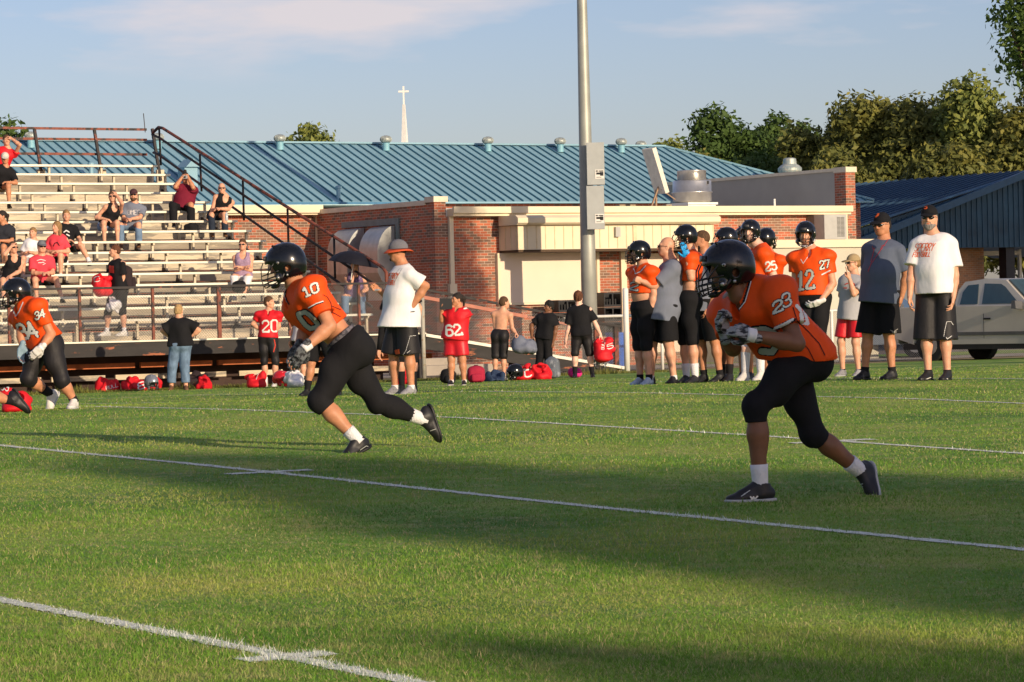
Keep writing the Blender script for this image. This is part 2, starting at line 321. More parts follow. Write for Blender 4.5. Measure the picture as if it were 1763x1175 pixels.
# awning box
aL, aR = onU(858, 380, 67.5)[0], 48.3; au = 66.6
aw = m = MB(); m.box((aL, au, 2.86), (aR, 67.495, 3.46)); m.build('awning_siding', cream, A)
m = MB(); n = 22
for i in range(n+1):
    v = aL+(aR-aL)*i/n; m.box((v-.012, au-.014, 2.88), (v+.012, au-.002, 3.44))
for j in range(4):
    u = au+.08+j*.25; m.box((aL-.014, u, 2.88), (aL-.002, u+.02, 3.44))
v = onU(1092, 400, au)[0]; m.box((v-.05, au-.03, 2.87), (v+.06, au-.003, 3.45)); m.build('siding_rib', M('cream_rib', (.70, .57, .36), .6), A)
m = MB(); m.prism([(aL-.12, au-.12, 3.47), (aL-.12, au-.2, 3.52), (aL-.12, au-.2, 3.64), (aL-.12, au-.08, 3.71), (aL-.12, 67.3, 3.71), (aL-.12, 67.3, 3.47)], (aR-aL+.22, 0, 0)); m.build('awning_hood', cream, A)
m = MB(); m.box((aL+.02, au+.03, 2.8), (aR-.02, 67.49, 2.855)); m.build('awning_soffit', M('brown_soffit', (.08, .05, .03), .8), A)
# shutter
sL, sR = onU(853, 470, 67.5)[0], onU(1027, 470, 67.5)[0]
m = MB(); m.box((sL+.08, 67.42, 1.56), (sR-.06, 67.492, 2.8)); m.build('shutter', cream2, A)
m = MB(); m.box((sL, 67.38, 1.5), (sL+.078, 67.495, 2.8)); m.box((sR-.058, 67.38, 1.5), (sR+.02, 67.495, 2.8)); m.box((sL+.08, 67.39, 1.5), (sR-.06, 67.49, 1.558)); m.build('shutter_frame', cream, A)
dL = onU(1092, 470, 67.5)[0]; m = MB(); m.box((dL, 67.42, .2), (dL+1.35, 67.49, 2.75)); m.build('door', cream2, A)
v, z = onU(1061, 400, au); m = MB(); m.box((v-.07, au-.09, z-.12), (v+.07, au-.015, z+.13)); m.build('wall_light', lgrey, A)
# air conditioner
cL, zt = onU(1413, 371, 66.9); cR, _ = onU(1452, 371, 66.9)
ac = fthing('air_conditioner', 'grey wall-mounted air conditioner with louvre at right end of brick wall', 'air conditioner', ((cL+cR)/2, 67.2, 3))
m = MB(); m.box((cL, 66.75, 3.05), (cR-.02, 67.19, 3.7)); m.build('casing', lgrey, ac)
m = MB(); m.box((cL-.01, 67.19, 3.02), (cL+.28, 67.48, 3.7)); m.build('side_panel', M('ac_brown', (.2, .17, .14), .7), ac)
m = MB()
for i in range(2):
    for j in range(16): m.box((cL+.42+i*.13, 66.735, 3.12+j*.033), (cL+.53+i*.13, 66.748, 3.135+j*.033))
m.build('louvre', M('louvre_dark', (.12, .12, .12), .6), ac)
# rooftop things
def rt(px, py, u): return onU(px, py, u)
v, z = rt(1192, 350, 71); fz = 3.93
ef = fthing('exhaust_fan', 'big silver two-tier exhaust fan drum on the flat roof', 'roof fan', (v, 71, fz))
m = MB(); m.box((v-.46, 70.55, fz), (v+.46, 71.45, fz+.2)); m.box((v-.5, 70.5, fz+.2), (v+.5, 71.5, fz+.26)); m.build('curb', white, ef)
m = MB(); m.lathe([(.42, fz+.26), (.53, fz+.31), (.53, fz+.52), (.56, fz+.53), (.56, fz+.56), (.53, fz+.57), (.53, fz+.84), (.50, fz+.87)], (v, 71, 0), 32); m.build('drum', alum, ef, True)
m = MB(); m.lathe([(.395, fz+.87), (.395, fz+1.12), (.41, fz+1.13), (.38, fz+1.15)], (v, 71, 0), 32); m.build('cowl', alum, ef, True)
m = MB(); m.lathe([(.045, fz+.76), (.045, fz+.84)], (v+.17, 70.52, 0), 10); m.build('port', black, ef)
v, _ = rt(1128, 345, 70)
pa = fthing('roof_antenna', 'tilted flat white antenna panel on a strut stand on the flat roof', 'antenna', (v, 70, fz))
x0, z0 = rt(1140, 333, 70); x1, z1 = rt(1117, 256, 70)
m = MB(); m.bar((x0, 70, z0), (x1, 70, z1), .5, .13); m.build('panel', M('off_white', (.66, .62, .52), .6), pa)
m = MB(); m.bar((x0+.04-.12, 70.15, z0+.1), (x0-.12, 70.15, fz), .05, .05); m.bar((x0-.1, 70.0, z0+.2), (x0-.42, 70, fz), .04, .04); m.bar((x0-.1, 69.9, z0+.1), (x0+.28, 69.8, fz+.3), .03, .03); m.build('strut', M('rusty_strut', (.3, .2, .13), .8), pa)
for i, px in enumerate((1068, 1086, 1148)):
    v, _ = rt(px, 350, 69.4); m = MB(); m.box((v-.09, 69.3, fz), (v+.09, 69.5, fz+.15))
    for k in range(4): m.box((v-.08+k*.045, 69.28, fz+.02), (v-.06+k*.045, 69.298, fz+.13))
    fobj(m, 'roof_vent_box', M('vent_tan', (.35, .28, .18), .8), ['small tan vent box on flat roof, nearest the light pole', 'small tan vent box on flat roof left of antenna foot', 'small tan vent box on flat roof beside the silver fan'][i], 'vent', 'small vent boxes on the flat roof')
v, _ = rt(1333.5, 350, 68.5); m = MB(); m.lathe([(.03, fz), (.03, fz+.26)], (v, 68.5, 0), 10); fobj(m, 'vent_pipe', white, 'short white vent pipe near the right end of flat roof', 'pipe')
v, z = rt(1360, 297, 76); m = MB(); m.lathe([(.34, z), (.36, z+.05), (.36, z+.12), (.28, z+.2), (.21, z+.24), (.19, z+.4), (.12, z+.43)], (v, 76, 0), 24); m.lathe([(.25, 3.9), (.25, z)], (v, 76, 0), 20)
fobj(m, 'roof_ventilator', M('pale_blue_metal', (.33, .40, .40), .5, .3, second=(.45, .45, .4), smix=.55, sscale=12), 'pale blue-grey hat-shaped roof ventilator above the grey parapet', 'vent')
# ductwork on shaded side wall
def duct():
    d = fthing('duct_unit', 'twin curved galvanised duct hoods on the shaded brick side wall', 'duct', (40.0, 70, 1.5))
    for k, (u0, u1) in enumerate(((69.4, 70.35), (70.95, 72.0))):
        pts = []
        for i in range(13):
            t = math.pi/2*i/12; pts.append((vL-.03-.52*math.sin(t), 0, 2.85+.72*math.cos(t)))
        poly = [(p[0], u0, p[2]) for p in pts]+[(vL-.55, u0, 2.4), (vL-.30, u0, 1.95), (vL-.30, u0, 1.7), (vL-.03, u0, 1.7)]
        m = MB(); m.prism(poly, (0, u1-u0, 0)); m.build('duct_hood', galv, d)
    m = MB(); m.box((vL-.05, 69.2, 1.6), (vL-.004, 69.34, 3.75)); m.box((vL-.05, 69.34, 3.6), (vL-.004, 72.1, 3.75)); m.build('mounting_frame', M('duct_frame', (.16, .2, .2), .6), d)
duct()
# left wing
LWg = fthing('brick_wing', 'left brick wing with cream eave behind the bleachers', 'building', (35, 73.6, GZ))
m = MB(); m.box((5, 73.6, GZ), (40.48, 73.9, 4.0)); m.build('wall', BR, LWg)
m = MB(); m.box((5, 73.3, 4.0), (vL+.02, 73.59, 4.19)); m.box((5, 73.22, 4.05), (vL+.05, 73.3, 4.25)); m.build('eave', cream, LWg)
m = MB(); v = onU(550, 420, 73.5)[0]; m.box((v-.07, 73.48, GZ), (v+.07, 73.595, 4.0)); m.build('downspout', cream, LWg)
# ------------------------------------------------------------------ blue hip-roofed building behind
B = fthing('blue_roof_building', 'long building under a pale blue standing-seam metal hip roof', 'building', (40, 78, GZ))
eu, ez, ru, rz_, vend, vrid = 75.3, 4.42, 79.8, 6.27, 60.6, 56.1
m = MB(); m.box((0, 75.6, GZ), (vend-.3, 84, ez-.05)); m.build('wall', BR, B)
m = MB(); th = .05
m.hexa([(0, eu, ez-th), (vend, eu, ez-th), (vrid, ru, rz_-th), (0, ru, rz_-th)], [(0, eu, ez), (vend, eu, ez), (vrid, ru, rz_), (0, ru, rz_)])
m.hexa([(vend, eu, ez-th), (vend, 84.3, ez-th), (vrid+.01, ru+.01, rz_-th), (vrid, ru, rz_-th)], [(vend, eu, ez), (vend, 84.3, ez), (vrid+.01, ru+.01, rz_), (vrid, ru, rz_)])
m.hexa([(0, ru+.01, rz_-th), (vrid, ru+.01, rz_-th), (vend, 84.3, ez-th), (0, 84.3, ez-th)], [(0, ru+.01, rz_), (vrid, ru+.01, rz_), (vend, 84.3, ez), (0, 84.3, ez)])
m.build('roof', bluer, B)
m = MB(); v = .2
while v < vend-.1:
    t = 1.0 if v < vrid else (vend-v)/(vend-vrid)
    m.bar((v, eu-.01, ez+.02), (v, eu+(ru-eu)*t, ez+(rz_-ez)*t+.02), .028, .045); v += .305
m.build('standing_seam', bluse, B)
m = MB(); m.bar((0, ru, rz_+.03), (vrid, ru, rz_+.03), .2, .05); m.bar((vrid, ru, rz_+.03), (vend, eu, ez+.04), .14, .06); m.build('ridge_cap', bluer, B)
m = MB(); m.box((0, eu-.14, ez-.14), (44.3, eu-.01, ez-.01)); m.build('fascia', M('blue_fascia', (.04, .16, .29), .5), B)
m = MB(); m.box((0, 73.5, 4.255), (44.0, 75.1, 4.28)); m.build('lower_roof', M('pale_blue_roof', (.33, .50, .52), .6, var=.2), B)
vent = None
for i, px in enumerate((39, 257, 466, 648, 823, 947, 1052, 1123)):
    v, _ = onU(px, 250, ru); u = ru-.55 if px < 1100 else ru+.6; z = rz_-.22
    t_ = vent
    if vent is None:
        t_ = vent = fthing('turbine_vent', 'x', 'roof vent', (v, u, z), 'turbine vents along the blue ridge')
        m = MB(); m.lathe([(.10, z), (.10, z+.22), (.115, z+.23)], (v, u, 0), 16); m.build('vent_neck', M('vent_blue', (.2, .42, .5), .5), vent)
        m = MB(); prof = [(.09+.075*math.sin(math.pi*k/8)**.7, z+.23+.19*k/8) for k in range(9)]; m.lathe(prof+[(.04, z+.44)], (v, u, 0), 24)
        for k in range(24):
            a = 2*math.pi*k/24; m.tube([(v+(r+.005)*math.cos(a), u+(r+.005)*math.sin(a), zz) for r, zz in prof], .005, 4)
        m.build('turbine', M('turbine_metal', (.42, .46, .43), .5, .4, var=.25, scale=14), vent, True)
    else:
        t_ = vent.copy(); COL.objects.link(t_); t_.matrix_world = ROT @ Matrix.Translation((v, u, z))
        for c in vent.children:
            d = c.copy(); COL.objects.link(d); d.parent = t_
    t_['label'] = ['turbine vent on blue roof, at far left behind the top bleacher rail', 'turbine vent on blue roof, behind the corner of the bleacher rail', 'turbine vent on blue ridge right of the bleachers, left of the green treetop', 'turbine vent on blue ridge just left of the white steeple', 'turbine vent on blue ridge midway between steeple and light pole', 'turbine vent on blue ridge just left of the light pole', 'turbine vent on blue ridge just right of the light pole', 'turbine vent behind the blue ridge above the tilted antenna'][i]
def gooseneck(px, py, u, h, label, big=False):
    v, z = onU(px, py, u); m = MB(); z0 = ez+(u-eu)*.41
    if big:
        m.box((v-.22, u-.2, z0-.1), (v+.16, u+.2, z0+h)); m.prism([(v-.22, u-.3, z0+h), (v+.22, u-.3, z0+h), (v, u-.3, z0+h+.22)], (0, .6, 0))
    else:
        m.lathe([(.06, z0-.05), (.06, z0+h), (.09, z0+h+.01), (.09, z0+h+.06), (.03, z0+h+.09)], (v, u, 0), 12)
    fobj(m, 'roof_flue', bluer, label, 'flue')
gooseneck(583, 340, 75.5, .28, 'small blue vent pipe low on the blue roof above the brick side wall')
gooseneck(325, 300, 76.6, .45, 'blue peaked roof flue behind the woman with the camera', True)
gooseneck(157, 290, 77, .35, 'blue capped flue on the roof behind the top bleacher rows')
# steeple
sv, sz = onU(697, 200, 150); pp = P(697, 250, 170); sx, sy = pp[0], pp[1]
st = wthing('church_steeple', 'slim white church steeple with a cross rising behind the blue roof', 'steeple', (sx, sy, 0))
def zpx(px, py, d): return P(px, py, d)[2]
zt, zb = zpx(696, 180, 170), zpx(697, 250, 170); m = MB(); hw = 1.05+(zt-zb)*0; k = 170/5500
r0, r1 = 8.6*k*1.0, 3.0*k
ang = math.radians(28)
def sq(r, z): return [(sx+r*math.cos(ang+math.pi/2*i)*1.0, sy+r*math.sin(ang+math.pi/2*i), z) for i in range(4)]
m.hexa(sq(r0*.9+.0, zb-.5)[::1], sq(r1*.95, zt)[::1]); m.box((sx-2.2, sy-2.2, 0), (sx+2.2, sy+2.2, zb-.5)); m.build('spire', white, st)
m = MB(); zc = zpx(694, 149, 170); zx = zpx(694, 158, 170); m.box((sx-.045, sy-.045, zt), (sx+.045, sy+.045, zc)); m.box((sx-9*k, sy-.05, zx-.05), (sx-.046, sy+.05, zx+.05)); m.box((sx+.046, sy-.05, zx-.05), (sx+9*k, sy+.05, zx+.05)); m.build('cross', white, st)
# low beige shed in front of the right end
sh = fthing('low_shed', 'long low beige shed wall with cream top band behind the orange players', 'shed', (46, 64, GZ))
l, _ = onU(1300, 420, 64.6); r, z1 = onU(1508, 412, 64.6)
m = MB(); m.box((l, 64.6, GZ), (r, 67.3, z1-.2)); m.build('wall', M('shed_grey', (.50, .47, .38), .7, var=.08, scale=1), sh)
m = MB(); m.box((l-.03, 64.52, z1-.2), (r+.05, 67.35, z1)); m.build('top_band', cream, sh)
# ------------------------------------------------------------------ navy pavilion at right
pv = fthing('pavilion', 'open shelter with shaded navy metal roof and siding at right', 'pavilion', (62, 80, GZ))
u0 = 78.0
def q(px, py, u=u0): v, z = onU(px, py, u); return (v, u, z)
eL = onU(1440, 315, 88)
# roof plane rising to a ridge, gable side wall facing the field
g0 = q(1760+160, 325); ga = q(1452, 432); gb = q(1560, 400); pk = q(1775, 297); gr = q(2000, 470); bl = q(1560, 448)
m = MB()
ridge_u = 92
poly = [q(1440, 432), q(1735, 303), q(1740, 309), q(1440, 440)]
m.hexa([q(1375, 425), q(1775, 297), (pk[0], ridge_u, pk[2]), (q(1375, 425)[0], ridge_u, q(1375, 425)[2])], [(a, b, c+.06) for a, b, c in [q(1375, 425), q(1775, 297), (pk[0], ridge_u, pk[2]), (q(1375, 425)[0], ridge_u, q(1375, 425)[2])]])
m.hexa([q(1775, 297), q(2180, 425), (q(2180, 425)[0], ridge_u, q(2180, 425)[2]), (pk[0], ridge_u, pk[2])], [(a, b, c+.06) for a, b, c in [q(1775, 297), q(2180, 425), (q(2180, 425)[0], ridge_u, q(2180, 425)[2]), (pk[0], ridge_u, pk[2])]])
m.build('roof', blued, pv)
m = MB()
for i in range(34):
    u = u0+.2+i*.41; a = q(1375, 425); m.bar((a[0], u, a[2]+.08), (pk[0], u, pk[2]+.08), .04, .05)
m.build('roof_seam', M('navy_seam', (.012, .05, .1), .5), pv)
wallbot = q(1560, 428)[2]
m = MB(); a = q(1385, 425); c_ = q(1775, 299); e_ = q(2170, 425)
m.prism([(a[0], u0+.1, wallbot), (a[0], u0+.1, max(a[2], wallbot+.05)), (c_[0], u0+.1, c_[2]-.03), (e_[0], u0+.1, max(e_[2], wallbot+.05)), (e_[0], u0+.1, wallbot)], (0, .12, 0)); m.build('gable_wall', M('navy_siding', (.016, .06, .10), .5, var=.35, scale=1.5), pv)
m = MB(); vv = a[0]+.4
while vv < e_[0]-.3:
    t = (vv-a[0])/(c_[0]-a[0]) if vv < c_[0] else (e_[0]-vv)/(e_[0]-c_[0]); zz = a[2]+(c_[2]-a[2])*min(1, t)-.1
    if zz > wallbot+.1: m.box((vv, u0+.07, wallbot+.01), (vv+.03, u0+.098, zz))
    vv += .22
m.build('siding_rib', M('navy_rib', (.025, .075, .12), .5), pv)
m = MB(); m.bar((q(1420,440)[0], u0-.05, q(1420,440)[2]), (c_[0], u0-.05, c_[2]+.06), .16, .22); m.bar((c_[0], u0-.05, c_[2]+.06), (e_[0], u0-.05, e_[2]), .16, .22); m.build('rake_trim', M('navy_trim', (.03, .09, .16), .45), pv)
v0_, _ = onU(1600, 450, u0+1.5); v1_, _ = onU(1694, 450, u0+1.5)
m = MB(); m.box((v0_, u0+1.5, GZ), (v1_, u0+1.8, wallbot+.3)); m.build('brick_wall', BR2, pv)
v2_, _ = onU(1738, 450, u0+.3)
for dv in (0, 5): m = MB(); m.box((v2_-.18+dv, u0+.25, GZ), (v2_+.18+dv, u0+.6, wallbot)); m.build('post', black, pv)
m = MB(); v3_, _ = onU(1757, 450, u0+3); m.box((v3_-.05, u0+3, GZ), (v3_+.05, u0+3.1, wallbot)); m.box((v1_+.3, u0+3, wallbot-.2), (v3_-.051, u0+3.06, wallbot-.05)); m.box((v3_, u0+3.11, 1.9), (v3_+2, u0+3.2, 2.1)); m.build('rear_frame', white, pv)
# ------------------------------------------------------------------ bleachers
SB, SE = 17.0, 32.95
ST = fthing('bleachers', 'old home-side bleachers with white seat boards, peeling planks and rusty rails', 'bleachers', (25, 56, GZ))
seatm = M('weathered_seat', (.70, .68, .56), .45, .15, var=.12, scale=2, second=(.42, .43, .42), smix=.66, sscale=.8, stretch=(.3, 1, 1))
plank = M('peeling_plank', (.60, .51, .37), .85, var=.18, scale=3, second=(.30, .27, .22), smix=.51, sscale=2.2, stretch=(.35, 1, 3), bump=.4)
planko = M('bare_plank', (.30, .26, .20), .9, var=.25, scale=5, second=(.55, .46, .31), smix=.62, sscale=3, stretch=(.3, 1, 2), bump=.5)
steelw = M('frame_cream', (.58, .50, .36), .7, var=.15, scale=5, second=(.25, .12, .07), smix=.66, sscale=7)
rust = M('rusty_red_rail', (.20, .055, .032), .65, var=.3, scale=9, second=(.035, .025, .022), smix=.53, sscale=5)
rustb = M('rusty_black_rail', (.022, .018, .018), .6, var=.3, scale=9, second=(.16, .045, .03), smix=.6, sscale=4)
blackp = M('peeling_black', (.03, .027, .026), .75, var=.3, scale=4, second=(.33, .11, .05), smix=.635, sscale=5, stretch=(.4, 1, 1.5))
rise, tread, z0s, u0s = .24, .66, 1.35, 57.5
for i in range(16):
    u = u0s+tread*i; z = z0s+rise*i
    m = MB(); m.box((SB, u, z-.045), (SE, u+.27, z)); m.build('seat_board', seatm, ST)
    m = MB(); zz = z-.43
    m.box((SB, u+.3, zz-.04), (SE-.05, u+.3+tread-.32, zz)); m.box((SB, u-.33, zz-.045), (SE-.05, u+.28, zz-.005)) if i == 0 else None
    m.build('footboard', planko, ST)
    m = MB(); m.box((SB, u+.24, zz+.005), (SE-.05, u+.27, zz+.19)); m.build('riser_plank', plank if i not in (4, 5, 2, 14, 15, 8) else planko, ST)
mo = MB(); nb_ = 0
for i in range(16):
    u = u0s+tread*i; z = z0s+rise*i; v = SE-.09
    while v > SB:
        t_ = v > 20.5 and i < 11 and nb_ < 96; m = MB() if t_ else mo
        m.box((v-.024, u+.08, z-.5), (v+.024, u+.13, z-.046)); m.box((v-.02, u+.02, z-.09), (v+.02, u+.079, z-.047)) if t_ else None
        if t_: m.build('seat_bracket', steelw, ST); nb_ += 1
        v -= 1.31
mo.build('seat_bracket', steelw, ST)['kind'] = 'stuff'
m = MB(); v = SE-.1
while v > SB:
    m.bar((v, 57.2, z0s-.62), (v, 67.5, z0s-.62+rise/tread*10.3), .06, .14)
    for u in (58.5, 61.5, 64.5, 67.3): m.box((v-.05, u-.05, GZ), (v+.05, u+.05, z0s-.7+rise/tread*(u-57.2)))
    v -= 2.62
m.build('stringer', M('dark_steel', (.05, .03, .025), .7), ST)
DV = onU(728, 575, 55.6)[0]
m = MB(); m.box((SB, 55.6, .865), (DV, 57.18, .91)); m.build('walkway_deck', M('grey_deck', (.45, .40, .32), .8, var=.2, scale=3), ST)
m = MB(); m.box((SB, 55.5, .64), (DV, 55.595, .90)); m.build('fascia_board', blackp, ST)
m = MB(); m.box((SB, 55.46, .905), (DV, 55.56, .935)); m.build('deck_edge', seatm, ST)
m = MB(); v = SB
while v < DV-.4:
    m.box((v, 56.35, .40), (v+1.55, 56.42, .50)); v += 1.68
m.build('joist', M('rust_orange', (.42, .12, .04), .8, var=.2), ST)
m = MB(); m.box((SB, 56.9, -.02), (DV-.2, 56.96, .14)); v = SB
m.box((SB, 57.1, GZ), (DV-.3, 57.14, .85)); m.build('shade_board', M('under_stand_shade_brown', (.05, .03, .024), .9, var=.4, scale=2), ST)  # dark boards added to imitate the shade beneath the seats
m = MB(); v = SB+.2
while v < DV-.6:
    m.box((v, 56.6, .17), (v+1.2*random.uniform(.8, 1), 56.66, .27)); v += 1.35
m.build('sunlit_sliver_rail', plank, ST)  # broken pale lengths imitate sunlit slivers of beams and ground under the deck
m = MB(); v = DV-.1
while v > SB: m.box((v-.05, 55.62, GZ), (v+.05, 55.72, .86)); v -= 2.62
m.build('deck_leg', rustb, ST)
# front rail posts
pz1 = 1.93
fr = [onU(p, 540, 55.6)[0] for p in (17, 139, 265, 379, 500, 620)]
for v in fr:
    m = MB(); wd = .075 if abs(v-fr[3]) < .1 else .05; m.box((v-wd/2, 55.62, .91), (v+wd/2, 55.67, pz1)); m.build('rail_post', rust, ST)
m = MB(); m.bar((SB, 55.64, pz1+.02), (DV, 55.64, pz1+.02), .055, .045); m.build('front_top_rail', rustb, ST)
def chain(v0, v1, zb0, zt0, u, zb1=None, zt1=None, sp=.057, r=.0034, axis='v'):
    """straight diagonal wires clipped to a (sheared) panel"""
    zb1 = zb0 if zb1 is None else zb1; zt1 = zt0 if zt1 is None else zt1; m = MB(); Lh = v1-v0; H = zt0-zb0; sh = (zb1-zb0)/Lh
    vs = []; fs = []; n = 0
    for s in (1, -1):
        k = -int(H/sp)-1
        while k*sp < Lh+H:
            a = k*sp; b = a+H*1.0
            if s == -1: a, b = b, a
            p0 = [a, 0.0]; p1 = [b, H]
            lo, hi = 0.0, 1.0
            d = p1[0]-p0[0]
            t0 = (0-p0[0])/d; t1 = (Lh-p0[0])/d
            lo = max(lo, min(t0, t1)); hi = min(hi, max(t0, t1))
            if hi-lo > .01:
                q0 = (p0[0]+d*lo, H*lo); q1 = (p0[0]+d*hi, H*hi)
                for (x, z) in (q0, q1):
                    X = v0+x; Z = zb0+z+sh*x
                    vs += [(X-r, u+s*.001, Z), (X+r, u+s*.001, Z), (X, u+s*.001-2*r, Z)]
                fs += [(n, n+1, n+4, n+3), (n+1, n+2, n+5, n+4), (n+2, n, n+3, n+5)]; n += 6
            k += 1
    m.add(vs, fs); return m
wire = M('chain_wire', (.50, .49, .45), .5, .3, var=.1)
chain(SB, DV, .94, pz1-.02, 55.645).build('chain_mesh', wire, ST)
# back rail
m = MB()
for py, w_ in ((222, .05), (240, .045), (265.5, .045)):
    z = onU(130, py, 68.0)[1]; m.bar((SB, 68.0, z), (SE+.02, 68.0, z), .05, .055)
m.build('back_rail', rust, ST)
for px in (62, 165, 265):
    v = onU(px, 250, 67.95)[0]; m = MB(); m.bar((v, 68.02, onU(px, 222, 68)[1]), (v+.03, 67.7, 4.6), .06, .06); m.build('rail_post', rustb, ST)
m = MB(); v = SE-.05
for px in (70, 175, 275): vv = onU(px, 290, 67.8)[0]; m.box((vv-.09, 67.75, 4.0), (vv+.09, 67.83, 4.86))
m.build('back_bracket', steelw, ST)
m = MB(); m.bar((SE, 68.02, 5.75), (SE-.02, 68.05, 6.2), .015, .015); m.build('aerial', rustb, ST)
# sloping end rail
def ov(px, py): u, z = onV(px, py, SE+.02); return (SE+.02, u, z)
top = [ov(265, 221), ov(277, 219.5)]
e1 = ov(659, 461)
print('endrail', top, e1, ov(345, 268), ov(420, 313))
m = MB(); m.tube([ov(263, 229), ov(273, 219.5), ov(280, 221), e1, ov(665, 470), ov(666, 500)], .036, 8); m.build('end_top_rail', rust, ST, True)
m = MB(); m.tube([ov(262, 232), ov(275, 238), ov(655, 497)], .03, 8); m.tube([ov(264, 263), ov(272, 266), ov(560, 470), ov(640, 528)], .03, 8); m.build('end_rail', rustb, ST, True)
for xa, ya, xb, yb in ((274, 222, 277, 285), (344, 266, 347, 330), (418, 311, 420, 380), (495, 360, 497, 432), (575, 408, 577, 480)):
    m = MB(); m.tube([ov(xa, ya), ov(xb, yb)], .026, 8); m.build('rail_post', rustb, ST, True)
# ------------------------------------------------------------------ ramp
rv0, rv1 = DV+.02, onU(1066, 640, 55.7)[0]
RPm = fthing('access_ramp', 'long sloping access ramp with white edge and chain-link railing at bleacher end', 'ramp', (rv0, 56, GZ))
def rz(v, top, bot): return top+(bot-top)*(v-rv0)/(rv1-rv0)
m = MB(); m.hexa([(rv0, 55.6, .72), (rv1, 55.6, -.08), (rv1, 57.0, -.08), (rv0, 57.0, .72)], [(rv0, 55.6, .87), (rv1, 55.6, .07), (rv1, 57.0, .07), (rv0, 57.0, .87)]); m.build('ramp_deck', M('ramp_grey', (.3, .27, .23), .9, var=.2), RPm)
m = MB(); m.bar((rv0, 55.54, .885), (rv1, 55.54, .08), .08, .06); m.build('ramp_edge', M('worn_white', (.74, .70, .60), .8, second=(.4, .2, .1), smix=.68, sscale=6), RPm)
m = MB(); m.bar((rv0, 55.55, .72), (rv1-.2, 55.55, -.04), .05, .24); m.build('ramp_beam', blackp, RPm)
rt0, rt1 = onU(735, 498, 55.6)[1], onU(1063, 590-27, 55.6)[1]
rt1 = onU(1063, 563, 55.6)[1]
m = MB(); m.bar((rv0, 55.62, rt0), (rv1, 55.62, rt1), .05, .05); m.build('ramp_rail', rustb, RPm)
m = MB(); m.bar((rv0, 55.62, rt0-.16), (rv0+2.5, 55.62, rt0-.16+(rt1-rt0)*2.5/(rv1-rv0)), .03, .07); m.bar((rv0, 57.0, rt0), (rv1, 57.0, rt1), .05, .05); m.build('mid_rail', M('pinkish_rail', (.42, .17, .12), .8), RPm)
chain(rv0, rv1, .95, rt0-.05, 55.63, .95+(rt1-rt0), None).build('chain_mesh', wire, RPm)
for px in (1028, 1062):
    v = onU(px, 590, 55.6)[0]; m = MB(); zt_ = rt0+(rt1-rt0)*(v-rv0)/(rv1-rv0); m.box((v-.05, 55.6, GZ), (v+.05, 55.68, zt_)); m.build('ramp_post', rust, RPm)
v = onU(893, 640, 55.6)[0]; m = MB(); m.box((v-.09, 55.7, GZ), (v+.09, 55.85, .3)); m.build('ramp_leg', blackp, RPm)
v = onU(728, 560, 55.4)[0]; m = MB(); m.tube([(v, 55.4, GZ), (v, 55.4, onU(728, 513, 55.4)[1])], .045, 10); fobj(m, 'fence_post', M('worn_galv', (.40, .38, .32), .7, .2, second=(.3, .2, .1), smix=.6, sscale=9), 'weathered grey pole at the top of the ramp behind bucket-hat coach', 'post', smooth=True)
# steps / slab beyond ramp
m = MB(); a, _ = onU(715, 640, 63); b, _ = onU(832, 640, 63); m.box((a, 62.5, GZ), (b, 64.2, .14)); m.box((a+.2, 63, .14), (b-.7, 64.2, .3)); fobj(m, 'concrete_step', conc, 'low concrete step by the building behind the ramp', 'step')
# ------------------------------------------------------------------ white post and right fence
v, _ = onU(1079, 600, 57.3); m = MB(); m.tube([(v, 57.3, GZ), (v, 57.3, onU(1079, 498, 57.3)[1]), (v, 57.3, onU(1079, 496, 57.3)[1])], [.062, .062, .04], 14)
fobj(m, 'gate_post', white, 'thick white gate post left of the waiting orange players', 'post', smooth=True)
RF = fthing('chain_link_fence', 'low chain-link fence with white pipe top rail behind the coaches', 'fence', (50, 60, GZ))
fv0, fv1, ft = v+.15, 66.0, 1.17
m = MB(); m.tube([(fv0, 60, ft), (fv1, 60, ft)], .032, 8); m.build('top_rail', white, RF, True)
for px in (1140, 1286, 1433, 1617, 1800):
    pvv = onU(px, 600, 60)[0]; m = MB(); m.tube([(pvv, 60, GZ), (pvv, 60, ft)], .036, 8); m.build('post', white, RF, True)
chain(fv0, fv1, GZ+.03, ft-.02, 60.03).build('chain_mesh', wire, RF)
